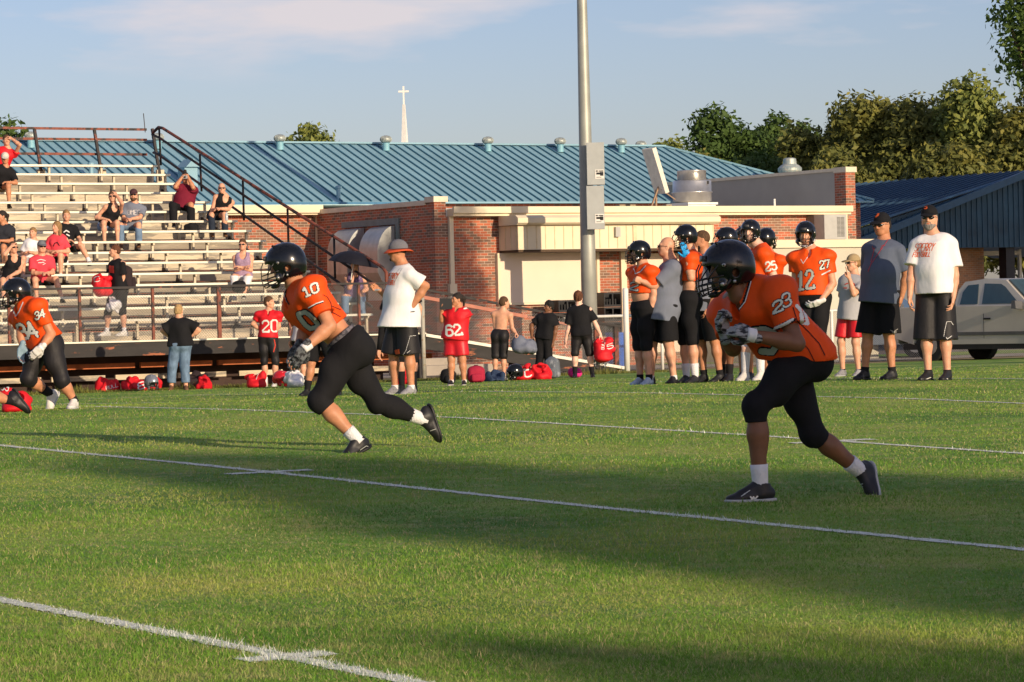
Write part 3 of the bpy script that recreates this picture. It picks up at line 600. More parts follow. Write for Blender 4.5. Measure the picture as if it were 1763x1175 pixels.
# ------------------------------------------------------------------ light pole
lp = P(1015, 545, 77.5); lu = lp@UU; lv = lp@VV
LP = wthing('light_pole', 'tall tapered grey stadium light pole with two electrical boxes', 'light pole', (lp[0], lp[1], -.1))
def ppx(px, py): return P(px, py, 77.5)
b_ = np.array([lp[0], lp[1], -.1]); k = 77.5/5500
pm_ = M('pole_grey', (.36, .37, .33), .5, .35, var=.12, scale=2)
m = MB(); m.tube([b_, b_+[0, 0, 3], b_+[0, 0, 9], b_+[0, 0, 24]], [14.2*k, 12.8*k, 8.6*k, 4.5*k], 24); m.build('pole', pm_, LP, True)
for nm, y0, y1, lab in (('control_box', 248, 320, 'upper electrical box with warning sticker'), ('control_box', 322, 396, 'lower electrical box with warning sticker')):
    z0, z1 = ppx(1022, y1)[2], ppx(1022, y0)[2]; cx = ppx(1023, (y0+y1)/2)[0]; cy = lp[1]-.42
    m = MB(); m.box((cx-.19, cy-.14, z0), (cx+.23, cy+.14, z1)); o = m.build(nm, M('box_grey', (.40, .42, .41), .45, .1, var=.05), LP, label=lab)
    o['_loc'] = list(LP['_loc'])
    m = MB(); m.box((cx+.0, cy-.149, z0+.14), (cx+.215, cy-.141, z0+.14+.22)); s = m.build('sticker', white, LP); 
    m = MB()
    for a, c, d, e in ((.02, .17, .05, .03), (.09, .17, .11, .025), (.03, .10, .1, .05), (.12, .07, .08, .09), (.03, .03, .12, .012)):
        m.box((cx+a, cy-.153, z0+.14+c), (cx+a+d, cy-.150, z0+.14+c+e))
    m.build('sticker_print', black, LP)
# ------------------------------------------------------------------ crates + blue bin
for lab, xs, yb, yt in (('stack of black plastic crates beside the brick pillar, right of light pole', (1034, 1062), 580, 503), ('low stack of black crates under the shutter, left of light pole', (955, 985), 560, 516)):
    a, z0 = onU(xs[0], yb, 66.6); b, z1 = onU(xs[1], yt, 66.6); m = MB(); nr = 3 if z1-z0 > .9 else 2
    nr = max(2, int(round((z1-z0)/.33)))
    for r_ in range(nr):
        za = z0+(z1-z0)*r_/nr; zb = z0+(z1-z0)*(r_+1)/nr
        for xx in (a, b-.03): m.box((xx, 66.4, za), (xx+.03, 66.9, zb-.01))
        m.box((a+.03, 66.88, za), (b-.03, 66.9, zb-.01)); m.box((a+.03, 66.4, za), (b-.03, 66.88, za+.02))
        for zz in (za+.02, zb-.05): m.box((a+.03, 66.4, zz), (b-.03, 66.43, zz+.035))
        mid = (a+b)/2; m.box((mid-.02, 66.405, za+.055), (mid+.02, 66.43, zb-.05))
        for t in range(6): m.tube([(a+.05+t*(b-a-.1)/5, 66.6, za+.02), (a+.05+t*(b-a-.1)/5, 66.6, za+.2)], .03, 6)
    fobj(m, 'crate_stack', black, lab, 'crates')
m = MB(); a, z0 = onU(1056, 596, 63); b, z1 = onU(1074, 576, 63); m.box((a, 62.8, GZ), (b, 63.3, z1)); m.box((a-.02, 62.78, z1), (b+.02, 63.32, z1+.05)); fobj(m, 'blue_bin', M('blue_plastic', (.03, .12, .5), .5), 'small blue bin behind the ramp end post', 'bin')
# ================================================================== SDF MESHER
def nrm(v): v = np.asarray(v, float); return v/(np.linalg.norm(v)+1e-12)
def cone(a, b, ra, rb, k=None, ca=False, cb=False, sub=False, pad=0):
    """tapered capsule a->b; ca/cb cut the end flat"""
    return dict(t='c', a=np.asarray(a, float), b=np.asarray(b, float), ra=ra, rb=rb, k=k, ca=ca, cb=cb, sub=sub, cu=[])
def ell(c, r, R=None, k=None, sub=False):
    return dict(t='e', c=np.asarray(c, float), r=np.asarray(r, float), R=np.eye(3) if R is None else np.asarray(R, float), k=k, sub=sub, cu=[])
def ecyl(a, b, ra, rb, R, k=None, flat=True):
    """elliptical tapered tube from a to b in frame R (columns x,y,z)"""
    return dict(t='y', a=np.asarray(a, float), b=np.asarray(b, float), ra=ra, rb=rb, R=np.asarray(R, float), k=k, sub=False, cu=[], flat=flat)
def sboxp(c, h, R=None, rd=.01, k=None, sub=False):
    return dict(t='b', c=np.asarray(c, float), r=np.asarray(h, float), R=np.eye(3) if R is None else np.asarray(R, float), rd=rd, k=k, sub=sub, cu=[])
def pbb(p):
    if p['t'] == 'c':
        r = max(p['ra'], p['rb']); return np.minimum(p['a'], p['b'])-r, np.maximum(p['a'], p['b'])+r
    if p['t'] == 'y':
        r = max(*p['ra'], *p['rb']); return np.minimum(p['a'], p['b'])-r, np.maximum(p['a'], p['b'])+r
    e = np.abs(p['R']) @ p['r']; return p['c']-e, p['c']+e
def peval(p, X):
    if p['t'] == 'c':
        d = p['b']-p['a']; Lq = np.dot(d, d)+1e-12; h = (X-p['a'])@d/Lq; t = np.clip(h, 0, 1)
        q = X-p['a']-t[..., None]*d; r = np.sqrt((q*q).sum(-1)+1e-14)-(p['ra']+(p['rb']-p['ra'])*t)
        Lh = math.sqrt(Lq)
        if p['ca']: r = np.maximum(r, -h*Lh)
        if p['cb']: r = np.maximum(r, (h-1)*Lh)
        out = r
    elif p['t'] == 'e':
        q = (X-p['c'])@p['R']; k0 = np.sqrt(((q/p['r'])**2).sum(-1)+1e-12); k1 = np.sqrt(((q/p['r']**2)**2).sum(-1)+1e-12); out = k0*(k0-1)/k1
    elif p['t'] == 'y':
        d = p['b']-p['a']; Lh = np.linalg.norm(d); h = (X-p['a'])@d/(Lh*Lh); t = np.clip(h, 0, 1); q = (X-p['a']-h[..., None]*d)@p['R']
        rx = p['ra'][0]+(p['rb'][0]-p['ra'][0])*t; ry = p['ra'][1]+(p['rb'][1]-p['ra'][1])*t
        k0 = np.sqrt((q[..., 0]/rx)**2+(q[..., 1]/ry)**2+1e-12); k1 = np.sqrt((q[..., 0]/rx**2)**2+(q[..., 1]/ry**2)**2+1e-12)
        out = k0*(k0-1)/k1
        out = np.maximum(out, np.maximum(-h, h-1)*Lh)
    else:
        q = np.abs((X-p['c'])@p['R'])-(p['r']-p['rd']); out = np.sqrt((np.maximum(q, 0)**2).sum(-1))+np.minimum(q.max(-1), 0)-p['rd']
    for (c, n) in p['cu']: out = np.maximum(out, (X-c)@n)
    return out
def snets(D, lo, res):
    s = D < 0; nx, ny, nz = D.shape
    cc = np.zeros((nx-1, ny-1, nz-1), np.int8)
    for i in (0, 1):
        for j in (0, 1):
            for k in (0, 1): cc += s[i:nx-1+i, j:ny-1+j, k:nz-1+k]
    act = (cc > 0) & (cc < 8); idx = np.argwhere(act); n = len(idx)
    if n == 0: return np.zeros((0, 3)), []
    vid = np.full(act.shape, -1, np.int64); vid[act] = np.arange(n)
    acc = np.zeros((n, 3)); cnt = np.zeros(n)
    cor = [(i, j, k) for i in (0, 1) for j in (0, 1) for k in (0, 1)]
    for a in cor:
        for ax in range(3):
            if a[ax]: continue
            b = list(a); b[ax] = 1
            da = D[idx[:, 0]+a[0], idx[:, 1]+a[1], idx[:, 2]+a[2]]; db = D[idx[:, 0]+b[0], idx[:, 1]+b[1], idx[:, 2]+b[2]]
            m = (da < 0) != (db < 0); t = np.where(m, da/(da-db+1e-20), 0); pt = np.tile(np.array(a, float), (n, 1)); pt[:, ax] += t
            acc[m] += pt[m]; cnt[m] += 1
    V = lo+(idx+acc/cnt[:, None])*res; Fc = []
    for ax in range(3):
        sl0 = [slice(None)]*3; sl1 = [slice(None)]*3; sl0[ax] = slice(0, -1); sl1[ax] = slice(1, None)
        e = s[tuple(sl0)] != s[tuple(sl1)]; E = np.argwhere(e)
        o1, o2 = [a for a in range(3) if a != ax]
        E = E[(E[:, o1] > 0) & (E[:, o2] > 0) & (E[:, o1] < D.shape[o1]-1) & (E[:, o2] < D.shape[o2]-1)]
        if not len(E): continue
        inside = s[E[:, 0], E[:, 1], E[:, 2]]
        def g(d1, d2):
            q = E.copy(); q[:, o1] += d1; q[:, o2] += d2; return vid[q[:, 0], q[:, 1], q[:, 2]]
        q = np.stack([g(-1, -1), g(0, -1), g(0, 0), g(-1, 0)], 1)
        flip = inside if ax != 1 else ~inside
        q[~flip] = q[~flip][:, ::-1]; Fc.append(q)
    Fc = np.vstack(Fc); Fc = Fc[(Fc >= 0).all(1)]; return V, Fc
def sdf(prims, res, k=.02, noise=None, cuts=None, relax=1):
    los, his = zip(*[pbb(p) for p in prims if not p['sub']]); lo = np.min(los, 0)-3*res-.01; hi = np.max(his, 0)+3*res+.01
    n = np.ceil((hi-lo)/res).astype(int)+1; D = np.full(n, .5)
    ax = [lo[i]+np.arange(n[i])*res for i in range(3)]
    for p in prims:
        kk = p['k'] if p['k'] is not None else k; a, b = pbb(p); pad = kk+3*res
        i0 = np.maximum(0, np.floor((a-pad-lo)/res).astype(int)); i1 = np.minimum(n, np.ceil((b+pad-lo)/res).astype(int)+1)
        if (i1 <= i0).any(): continue
        sl = tuple(slice(i0[i], i1[i]) for i in range(3))
        X = np.stack(np.meshgrid(ax[0][sl[0]], ax[1][sl[1]], ax[2][sl[2]], indexing='ij'), -1)
        e = peval(p, X); d = D[sl]
        if p['sub']:
            D[sl] = np.maximum(d, -e)
        elif kk > 0:
            h = np.clip(.5+.5*(d-e)/kk, 0, 1); D[sl] = d*(1-h)+e*h-kk*h*(1-h)
        else: D[sl] = np.minimum(d, e)
    if noise or cuts:
        X = np.stack(np.meshgrid(*ax, indexing='ij'), -1)
        if noise:
            band = np.abs(D) < .05
            D[band] += noise(X[band])
        if cuts:
            for fn in cuts: D = np.maximum(D, fn(X))
    V, Fc = snets(D, lo, res)
    return V, Fc
def wrinkle(amp, f=26, seed=0, dirv=(0, 0, 1)):
    r = np.random.default_rng(seed); ph = r.random(8)*6.28; A = r.normal(0, 1, (4, 3)); A /= np.linalg.norm(A, axis=1)[:, None]
    d = np.asarray(dirv, float); A = A-.55*(A@d)[:, None]*d
    def fn(X):
        w = .02*np.sin(X@A[0]*f*.45+ph[0])+.015*np.sin(X@A[1]*f*.8+ph[1])
        a = np.sin((X@A[2]+w)*f+ph[2])*.6+np.sin((X@A[3]-w*1.3)*f*1.7+ph[3])*.35
        b = np.sin(X@A[1]*f*.35+ph[4])*.5+.5
        return -amp*a*b
    return fn
def frame(y, z):
    """columns x,y,z from forward y and approximate up z"""
    y = nrm(y); x = np.cross(y, z)
    if np.linalg.norm(x) < 1e-3: x = np.cross(y, [1, 0, 0])
    x = nrm(x); z = np.cross(x, y); return np.stack([x, y, z], 1)
# ------------------------------------------------------------------ prefabs (local: x right, y forward, z up)
def vcol(V, base, spots):
    c = np.tile(np.array(base, float), (len(V), 1))
    for ctr, rad, col, sm in spots:
        d = np.sqrt((((V-np.array(ctr))/np.array(rad))**2).sum(1)); w_ = np.clip((1-d)/sm+.0, 0, 1)[:, None]; c = c*(1-w_)+np.array(col)*w_
    return c
def mk_head(res, full=0):
    pr = [ell((0, -.018, .03), (.076, .093, .092)), ell((0, .022, -.03), (.061+.012*full, .068, .085), k=.03), ell((0, .052, -.083), (.03+.014*full, .028, .026), k=.035),
          cone((-.045, .0, -.06), (.045, 0, -.06), .025+.01*full, .025+.01*full, k=.03),
          cone((0, .083, .02), (0, .104, -.024), .008, .0125, k=.012), ell((-.013, .094, -.027), (.009, .01, .008), k=.008), ell((.013, .094, -.027), (.009, .01, .008), k=.008),
          cone((-.038, .068, .03), (.038, .068, .03), .013, .013, k=.02), ell((-.043, .052, -.022), (.02, .02, .018), k=.02), ell((.043, .052, -.022), (.02, .02, .018), k=.02),
          ell((0, .083, -.052), (.022, .010, .006), k=.008), ell((0, .080, -.062), (.019, .011, .007), k=.008)]
    pr += [ell((s*.031, .082, .008), (.017, .012, .010), sub=True) for s in (-1, 1)]
    pr += [ell((s*.031, .067, .008), (.0135, .0125, .0125), k=.002) for s in (-1, 1)]
    for s in (-1, 1):
        R = frame((0, 1, -.1), (0, .15, 1)); pr += [ell((s*.078, -.012, -.008), (.009, .018, .031), k=.01), ell((s*.087, -.006, -.004), (.006, .009, .018), sub=True)]
    pr += [cone((0, -.02, -.05), (0, -.035, -.16), .052+.012*full, .056+.012*full, k=.025)]
    V, Fc = sdf(pr, res, .02)
    sp = [((s*.031, .079, .008), (.012, .012, .0075), (1.15, 1.2, 1.3), .3) for s in (-1, 1)]+[((s*.031, .082, .008), (.006, .012, .006), (.06, .05, .05), .3) for s in (-1, 1)]
    sp += [((s*.034, .078, .031), (.019, .02, .0055), (.25, .2, .18), .5) for s in (-1, 1)]+[((0, .09, -.056), (.024, .03, .010), (.85, .55, .55), .4)]
    return V, Fc, vcol(V, (1, 1, 1), sp)
def mk_hand(res, pose='relax', infl=0.0):
    """origin wrist, y along fingers, z back of hand, x = thumb side"""
    curl = {'relax': (20, 28, 18), 'fist': (78, 95, 60), 'grip': (50, 65, 45), 'flat': (6, 8, 5), 'point': (75, 90, 60)}[pose]
    pr = [ell((0, .045, 0), (.040+infl, .05, .0145+infl)), cone((0, -.03, 0), (0, .02, 0), .026+infl, .024+infl, k=.02), sboxp((0, .06, 0), (.038+infl, .032, .0125+infl), rd=.012, k=.012), ell((.026, .03, -.010), (.017+infl, .03, .014+infl), k=.015)]
    lens = [(.044, .026, .021), (.048, .030, .022), (.045, .028, .022), (.034, .021, .019)]; xs = [.029, .0095, -.0105, -.029]; ys = [.088, .092, .088, .080]
    for f_ in range(4):
        c = curl if not (pose == 'point' and f_ == 0) else (5, 6, 5)
        p = np.array([xs[f_], ys[f_], 0.0]); a = 0; sp = (xs[f_])*(1.6 if pose in ('flat', 'relax') else .3); r = .0092 if f_ < 3 else .008
        start = p-np.array([0, .012, 0])
        for j in range(3):
            a += math.radians(c[j]*(1+.08*f_)); d = np.array([math.sin(sp)*.5, math.cos(a), -math.sin(a)]); q = p+nrm(d)*lens[f_][j]
            pr.append(cone(start if j == 0 else p, q, r-.0006*j+infl, r-.0012-.0006*j+infl, k=.003)); p = q
    th = {'relax': [(.028, .015, -.006), (.052, .045, -.016), (.060, .072, -.028), (.058, .092, -.036)], 'flat': [(.028, .015, -.004), (.056, .038, -.008), (.074, .062, -.010), (.084, .082, -.012)],
          'fist': [(.028, .015, -.01), (.046, .045, -.028), (.034, .074, -.042), (.014, .084, -.046)], 'grip': [(.028, .015, -.01), (.05, .042, -.03), (.05, .068, -.05), (.038, .086, -.062)], 'point': [(.028, .015, -.01), (.046, .045, -.028), (.034, .074, -.042), (.014, .084, -.046)]}[pose]
    for j in range(3): pr.append(cone(th[j], th[j+1], .0125-.0015*j+infl, .0115-.0015*j+infl, k=.006))
    return sdf(pr, res, .008)
def mk_helmet(res):
    pr = [ell((0, -.012, .038), (.124, .152, .128)), ell((0, -.02, -.02), (.119, .142, .125), k=.03), cone((-.075, .06, -.085), (-.06, .075, -.1), .035, .03, k=.03), cone((.075, .06, -.085), (.06, .075, -.1), .035, .03, k=.03)]
    pr += [cone((s*.035, -.13, .09), (s*.05, .05, .158), .008, .008, k=.012) for s in (-1, 1)]
    pr += [ell((0, -.012, .032), (.112, .140, .115), sub=True), ell((0, -.018, -.03), (.106, .130, .13), sub=True)]
    pr += [sboxp((0, .16, -.058), (.088, .105, .098), frame((0, 1, .0), (0, .0, 1)), rd=.03, sub=True), sboxp((0, .0, -.19), (.2, .25, .075), frame((0, 1, -.05), (0, .05, 1)), sub=True)]
    pr += [ell((s*.12, -.018, -.03), (.03, .022, .024), sub=True) for s in (-1, 1)]
    pr += [cone((s*.112, .045, .028), (s*.117, .047, .028), .012, .01, k=.001) for s in (-1, 1)]
    return sdf(pr, res, .01)
def mk_mask():
    m = MB(); r = .0042
    def arc(z, yf, w_, zb, yb, n=12, p=2.4):
        pts = []
        for i in range(n+1):
            t = -1+2*i/n; x = w_*t*(1.0); a = (1-abs(t)**p); pts.append((x, yb+(yf-yb)*a, zb+(z-zb)*a))
        m.tube(pts, r, 6)
    arc(-.035, .185, .112, -.03, .055); arc(-.068, .193, .110, -.06, .06); arc(-.100, .192, .1, -.085, .065); arc(-.128, .180, .082, -.105, .075)
    for x in (-.03, .03): m.tube([(x, .15, .055), (x, .175, .02), (x, .186, -.035), (x, .192, -.068), (x, .190, -.1), (x, .178, -.128)], r, 6)
    for s in (-1, 1): m.tube([(s*.1, .06, .045), (s*.096, .11, .0), (s*.085, .145, -.035)], r, 6); m.tube([(s*.072, .135, -.035), (s*.07, .150, -.07), (s*.06, .15, -.118)], r, 6)
    return m
def mk_shoe(res, kind='sneaker'):
    """origin ankle joint; sole at z=-.088; toe +y"""
    pr = [ell((0, -.025, -.045), (.036, .055, .042)), ell((0, .055, -.058), (.040, .078, .030), k=.03), ell((.004, .125, -.066), (.043, .060, .023), k=.03), cone((0, -.006, -.04), (0, -.012, .010), .042, .042, k=.02, cb=True), cone((0, .022, -.012), (0, .10, -.046), .034, .024, k=.02), ell((0, .034, .0), (.022, .014, .028), frame((0, 1, .5), (0, -.5, 1)), k=.01)]
    pr += [cone((-.018, .035+.017*i, -.001-.0085*i), (.018, .035+.017*i, -.001-.0085*i), .004, .004, k=.002) for i in range(4)]
    ax = sdf(pr, res, .02, cuts=[lambda X: -.082-X[..., 2]])
    sole = [ell((0, -.03, -.078), (.041, .058, .022)), ell((-.002, .05, -.078), (.040, .09, .016), k=.02), ell((.002, .128, -.078), (.047, .066, .018), k=.02)]
    so_ = sdf(sole, res, .01, cuts=[lambda X: -.090-X[..., 2], lambda X: X[..., 2]+.070])
    return ax, so_
def mk_hair(kind, res):
    if kind == 'short':
        pr = [ell((0, -.024, .038), (.083, .100, .099)), ell((0, -.06, -.02), (.07, .06, .05), k=.03)]
        cut = [lambda X: (X[..., 1]-.055)*1.0-(X[..., 2]-.045)*.9, lambda X: -.065-X[..., 2]]
        subs = [ell((0, .085, -.03), (.075, .08, .085), sub=True), ell((-.085, .03, -.02), (.02, .05, .045), sub=True), ell((.085, .03, -.02), (.02, .05, .045), sub=True)]
        return sdf(pr+subs, res, .02, wrinkle(.006, 70, 3), cut)
    if kind == 'buzz':
        pr = [ell((0, -.022, .034), (.078, .095, .094)), ell((0, .085, -.02), (.09, .075, .085), sub=True)]
        return sdf(pr, res, .02, None, [lambda X: -.045-X[..., 2]])
    if kind == 'curly':
        pr = [ell((0, -.025, .05), (.095, .105, .105)), ell((0, -.06, -.01), (.075, .06, .06), k=.03), ell((0, .095, -.03), (.075, .075, .09), sub=True)]
        return sdf(pr, res, .02, wrinkle(.012, 110, 5), [lambda X: -.065-X[..., 2]])
    if kind in ('long', 'bob'):
        zl = -.20 if kind == 'long' else -.10
        pr = [ell((0, -.024, .036), (.088, .102, .102)), cone((0, -.065, 0), (0, -.08, zl), .065, .06, k=.03), cone((-.07, -.015, .01), (-.075, -.03, zl*.8), .028, .03, k=.03), cone((.07, -.015, .01), (.075, -.03, zl*.8), .028, .03, k=.03), ell((0, .09, -.02), (.062, .07, .085), sub=True)]
        return sdf(pr, res, .02, wrinkle(.006, 60, 6, (0, 0, 1)))
    if kind == 'pony':
        pr = [ell((0, -.024, .036), (.082, .098, .098)), cone((0, -.10, .07), (0, -.15, .02), .03, .035, k=.02), cone((0, -.15, .02), (0, -.14, -.13), .035, .012, k=.02), ell((0, .09, -.03), (.07, .07, .085), sub=True)]
        return sdf(pr, res, .02, wrinkle(.005, 60, 6), [lambda X: (X[..., 1]+.02)*.6-.06-X[..., 2]-.02])
    if kind == 'bun':
        pr = [ell((0, -.024, .036), (.081, .097, .097)), ell((0, -.05, .15), (.035, .035, .035), k=.02), ell((0, .09, -.03), (.07, .075, .085), sub=True)]
        return sdf(pr, res, .02, wrinkle(.005, 60, 6), [lambda X: (X[..., 1]+.02)*.6-.06-X[..., 2]-.02])
def mk_beard(res, full):
    pr = [ell((0, .030, -.075), (.064, .062, .05)), ell((0, .062, -.095), (.038, .034, .034), k=.03)] if full else [ell((0, .072, -.085), (.026, .026, .024))]
    subs = [ell((0, .1, -.057), (.026, .03, .010), sub=True), ell((0, .03, .0), (.09, .09, .045), sub=True)]
    if full: pr += [cone((-.025, .088, -.048), (.025, .088, -.048), .008, .008, k=.01), cone((-.062, .0, -.02), (-.05, .03, -.07), .014, .02, k=.02), cone((.062, .0, -.02), (.05, .03, -.07), .014, .02, k=.02)]; subs = subs[:1]+[ell((0, .09, -.0), (.045, .06, .042), sub=True)]
    return sdf(pr+subs, res, .015, wrinkle(.003, 130, 8))
def mk_cap(res):
    pr = [ell((0, -.015, .045), (.090, .107, .098))]; V, Fc = sdf(pr+[ell((0, -.02, -.03), (.08, .095, .09), sub=True)], res, .01, None, [lambda X: .035-.1*X[..., 1]*1-X[..., 2]])
    pb = [ell((0, .10, .038), (.078, .085, .016), frame((0, 1, -.18), (0, 0, 1)))]; B_ = sdf(pb, res, .01, None, [lambda X: .060-X[..., 1]])
    return (V, Fc), B_
def mk_bucket(res):
    pr = [ell((0, -.015, .055), (.098, .112, .095)), ecyl((0, -.015, .03), (0, -.015, .075), (.104, .118), (.096, .11), np.eye(3), k=.01), ell((0, -.02, -.03), (.085, .1, .09), sub=True)]
    C_ = sdf(pr, res, .01, wrinkle(.002, 40), [lambda X: .03-X[..., 2]])
    m = MB(); vs = []; seg = 40
    for r_, dz in ((0, 0), (1, -.035), (1, -.041), (0, -.008)):
        for k in range(seg):
            t = 2*math.pi*k/seg; ww = .010*math.sin(2*t+.5)*r_; vs.append(((.102+.062*r_)*math.cos(t), -.015+(.116+.062*r_)*math.sin(t), .036+dz+ww))
    m.add(vs, [(i*seg+k, i*seg+(k+1) % seg, ((i+1) % 4)*seg+(k+1) % seg, ((i+1) % 4)*seg+k) for i in range(4) for k in range(seg)]); return C_, (np.vstack(m.v), m.f)
def mk_glasses():
    m = MB()
    for s in (-1, 1):
        pts = [(s*.008, .101, .018), (s*.034, .100, .021), (s*.062, .086, .019), (s*.068, .080, .006), (s*.055, .090, -.008), (s*.034, .098, -.011), (s*.012, .101, -.004)]
        if s < 0: pts = pts[::-1]
        m.prism(pts, (0, .004, 0)); m.tube([(s*.068, .08, .014), (s*.078, .04, .012), (s*.084, -.01, .006)], .0025, 5)
    m.tube([(-.01, .102, .012), (.01, .102, .012)], .003, 5); return np.vstack(m.v), m.f
PF = {}
def pf(key, fn):
    if key not in PF: PF[key] = fn()
    return PF[key]
# ------------------------------------------------------------------ materials for people
def cloth(name, col, **k):
    k = dict(dict(rough=.85, var=.07, scale=9, bump=.32, bscale=15, spec=.2, stretch=(1, 1, .55)), **k); return M('cloth_'+name, col, **k)
skinm = M('skin', attr='col', rough=.5, var=.13, scale=16, sss=.06, spec=.35)
SK = {'light': (.64, .33, .21), 'tan': (.50, .225, .12), 'mid': (.42, .2, .11), 'brown': (.19, .082, .042), 'dark': (.15, .075, .045), 'pale': (.76, .46, .35)}
helm_m = M('helmet_black', (.004, .005, .007), .2, var=.1, spec=.35, coat=.35)
bar_m = M('mask_black', (.006, .006, .007), .35, spec=.5)
snap_m = M('snap_chrome', (.5, .48, .44), .3, .8)
glass_m = M('sunglass', (.01, .01, .012), .1, spec=.8)
HAIR = {'brown': (.09, .045, .02), 'dark': (.02, .013, .01), 'black': (.008, .007, .006), 'blond': (.42, .27, .12), 'sandy': (.26, .15, .06), 'grey': (.30, .27, .24), 'auburn': (.10, .035, .015), 'white': (.20, .185, .17)}
def hairm(c): return M('hair_'+c, HAIR[c], .75, var=.4, scale=60, bump=.6, bscale=90, stretch=(1, 1, .3))
orange = cloth('orange', (.80, .078, .006), rough=.6, spec=.2); redj = cloth('red_jersey', (.62, .012, .02), rough=.6, spec=.25)
blackc = cloth('black', (.010, .010, .012), var=.15); blacks = cloth('black_satin', (.012, .011, .013), rough=.6, spec=.3, var=.1)
whitec = cloth('white', (.74, .73, .74)); greyc = cloth('grey_tee', (.165, .185, .24)); slate = cloth('slate_polo', (.09, .11, .16), rough=.7); lgreyc = cloth('light_grey', (.36, .36, .38))
redsh = cloth('red_shorts', (.55, .01, .02), rough=.45, spec=.4); coral = cloth('coral', (.72, .06, .085)); jeans = cloth('jeans', (.13, .20, .30), var=.3, scale=14); djeans = cloth('dark_jeans', (.02, .028, .045), var=.3)
maroon = cloth('maroon', (.17, .012, .03)); purple = cloth('purple', (.32, .22, .32), var=.25, scale=60); dpurple = cloth('purple_print', (.10, .06, .14), second=(.25, .18, .3), smix=.55, sscale=40); darkt = cloth('charcoal_tee', (.022, .024, .032)); khaki = cloth('khaki', (.36, .27, .15)); denim = cloth('denim_short', (.16, .22, .33), var=.3)
numw = cloth('number_white', (.70, .70, .66), bump=0); numk = cloth('number_black', (.010, .010, .015), bump=0); numg = cloth('number_grey', (.42, .44, .42), bump=0); redp = cloth('print_red', (.50, .05, .03), bump=0); orp = cloth('print_orange', (.68, .11, .03), bump=0)
sockw = cloth('sock_white', (.72, .71, .73), bump=.5, bscale=120); sockb = cloth('sock_black', (.012, .012, .014)); glovew = cloth('glove_white', (.68, .67, .66), rough=.55)
glovez = M('glove_zebra', (.30, .30, .30), .6, second=(.012, .012, .014), smix=.52, sscale=14, stretch=(1, 1, 4), var=.1); glovec = M('glove_camo', (.11, .12, .13), .7, second=(.02, .02, .025), smix=.5, sscale=40); gloveb = M('glove_blue', (.01, .32, .72), .5, second=(.01, .01, .015), smix=.55, sscale=30)
shoeb = M('shoe_black', (.012, .012, .014), .5, var=.2); shoew = M('shoe_white', (.62, .60, .56), .5, var=.12, second=(.4, .36, .3), smix=.66, sscale=20); shoeg = M('shoe_grey', (.25, .25, .27), .6, var=.2, second=(.05, .05, .05), smix=.6, sscale=40); shoebl = M('shoe_pale_blue', (.38, .48, .60), .5); soleg = M('sole_grey', (.42, .43, .43), .6); shoebr = M('shoe_brown', (.16, .08, .04), .6)
# ------------------------------------------------------------------ stroke font for cloth prints
GL = {'0': [[(1,0),(3,0),(4,1),(4,6),(3,7),(1,7),(0,6),(0,1),(1,0)]], '1': [[(.8,5.6),(2.2,7),(2.2,0)], [(.8,0),(3.6,0)]], '2': [[(0,5.4),(0,6),(1,7),(3,7),(4,6),(4,4.6),(0,1.2),(0,0),(4,0),(4,1)]],
 '3': [[(0,5.6),(0,6),(1,7),(3,7),(4,6),(4,4.6),(3,3.6),(1.6,3.6)], [(3,3.6),(4,2.6),(4,1),(3,0),(1,0),(0,1),(0,1.5)]], '4': [[(3,0),(3,7),(0,2.6),(0,2),(4.2,2)]], '5': [[(4,7),(0,7),(0,4.2),(3,4.2),(4,3.2),(4,1),(3,0),(1,0),(0,1)]],
 '6': [[(4,6),(3,7),(1,7),(0,6),(0,1),(1,0),(3,0),(4,1),(4,3),(3,4),(0,4)]], '7': [[(0,6),(0,7),(4,7),(1.8,0)]], '8': [[(1,3.6),(0,4.6),(0,6),(1,7),(3,7),(4,6),(4,4.6),(3,3.6),(1,3.6),(0,2.6),(0,1),(1,0),(3,0),(4,1),(4,2.6),(3,3.6)]], '9': [[(0,1),(1,0),(3,0),(4,1),(4,6),(3,7),(1,7),(0,6),(0,4),(1,3),(4,3)]],
 'S': [[(4,6),(3,7),(1,7),(0,6),(0,4.5),(1,3.7),(3,3.3),(4,2.5),(4,1),(3,0),(1,0),(0,1)]], 'P': [[(0,0),(0,7),(3,7),(4,6),(4,4),(3,3),(0,3)]], 'E': [[(4,7),(0,7),(0,0),(4,0)], [(0,3.6),(3,3.6)]], 'R': [[(0,0),(0,7),(3,7),(4,6),(4,4.4),(3,3.4),(0,3.4)], [(2,3.4),(4,0)]],
 'Y': [[(0,7),(2,3.6),(4,7)], [(2,3.6),(2,0)]], 'F': [[(4,7),(0,7),(0,0)], [(0,3.6),(3,3.6)]], 'O': [[(1,0),(3,0),(4,1),(4,6),(3,7),(1,7),(0,6),(0,1),(1,0)]], 'T': [[(0,7),(4,7)], [(2,7),(2,0)]], 'B': [[(0,0),(0,7),(3,7),(4,6),(4,4.6),(3,3.6),(4,2.6),(4,1),(3,0),(0,0)], [(0,3.6),(3,3.6)]],
 'A': [[(0,0),(0,5),(2,7),(4,5),(4,0)], [(0,2.6),(4,2.6)]], 'L': [[(0,7),(0,0),(4,0)]], 'U': [[(0,7),(0,1),(1,0),(3,0),(4,1),(4,7)]], 'D': [[(0,0),(0,7),(2.6,7),(4,5.6),(4,1.4),(2.6,0),(0,0)]], 'G': [[(4,6),(3,7),(1,7),(0,6),(0,1),(1,0),(3,0),(4,1),(4,3.2),(2.4,3.2)]], 'C': [[(4,6),(3,7),(1,7),(0,6),(0,1),(1,0),(3,0),(4,1)]], 'M': [[(0,0),(0,7),(2,4),(4,7),(4,0)]], 'I': [[(2,0),(2,7)]], ' ': []}
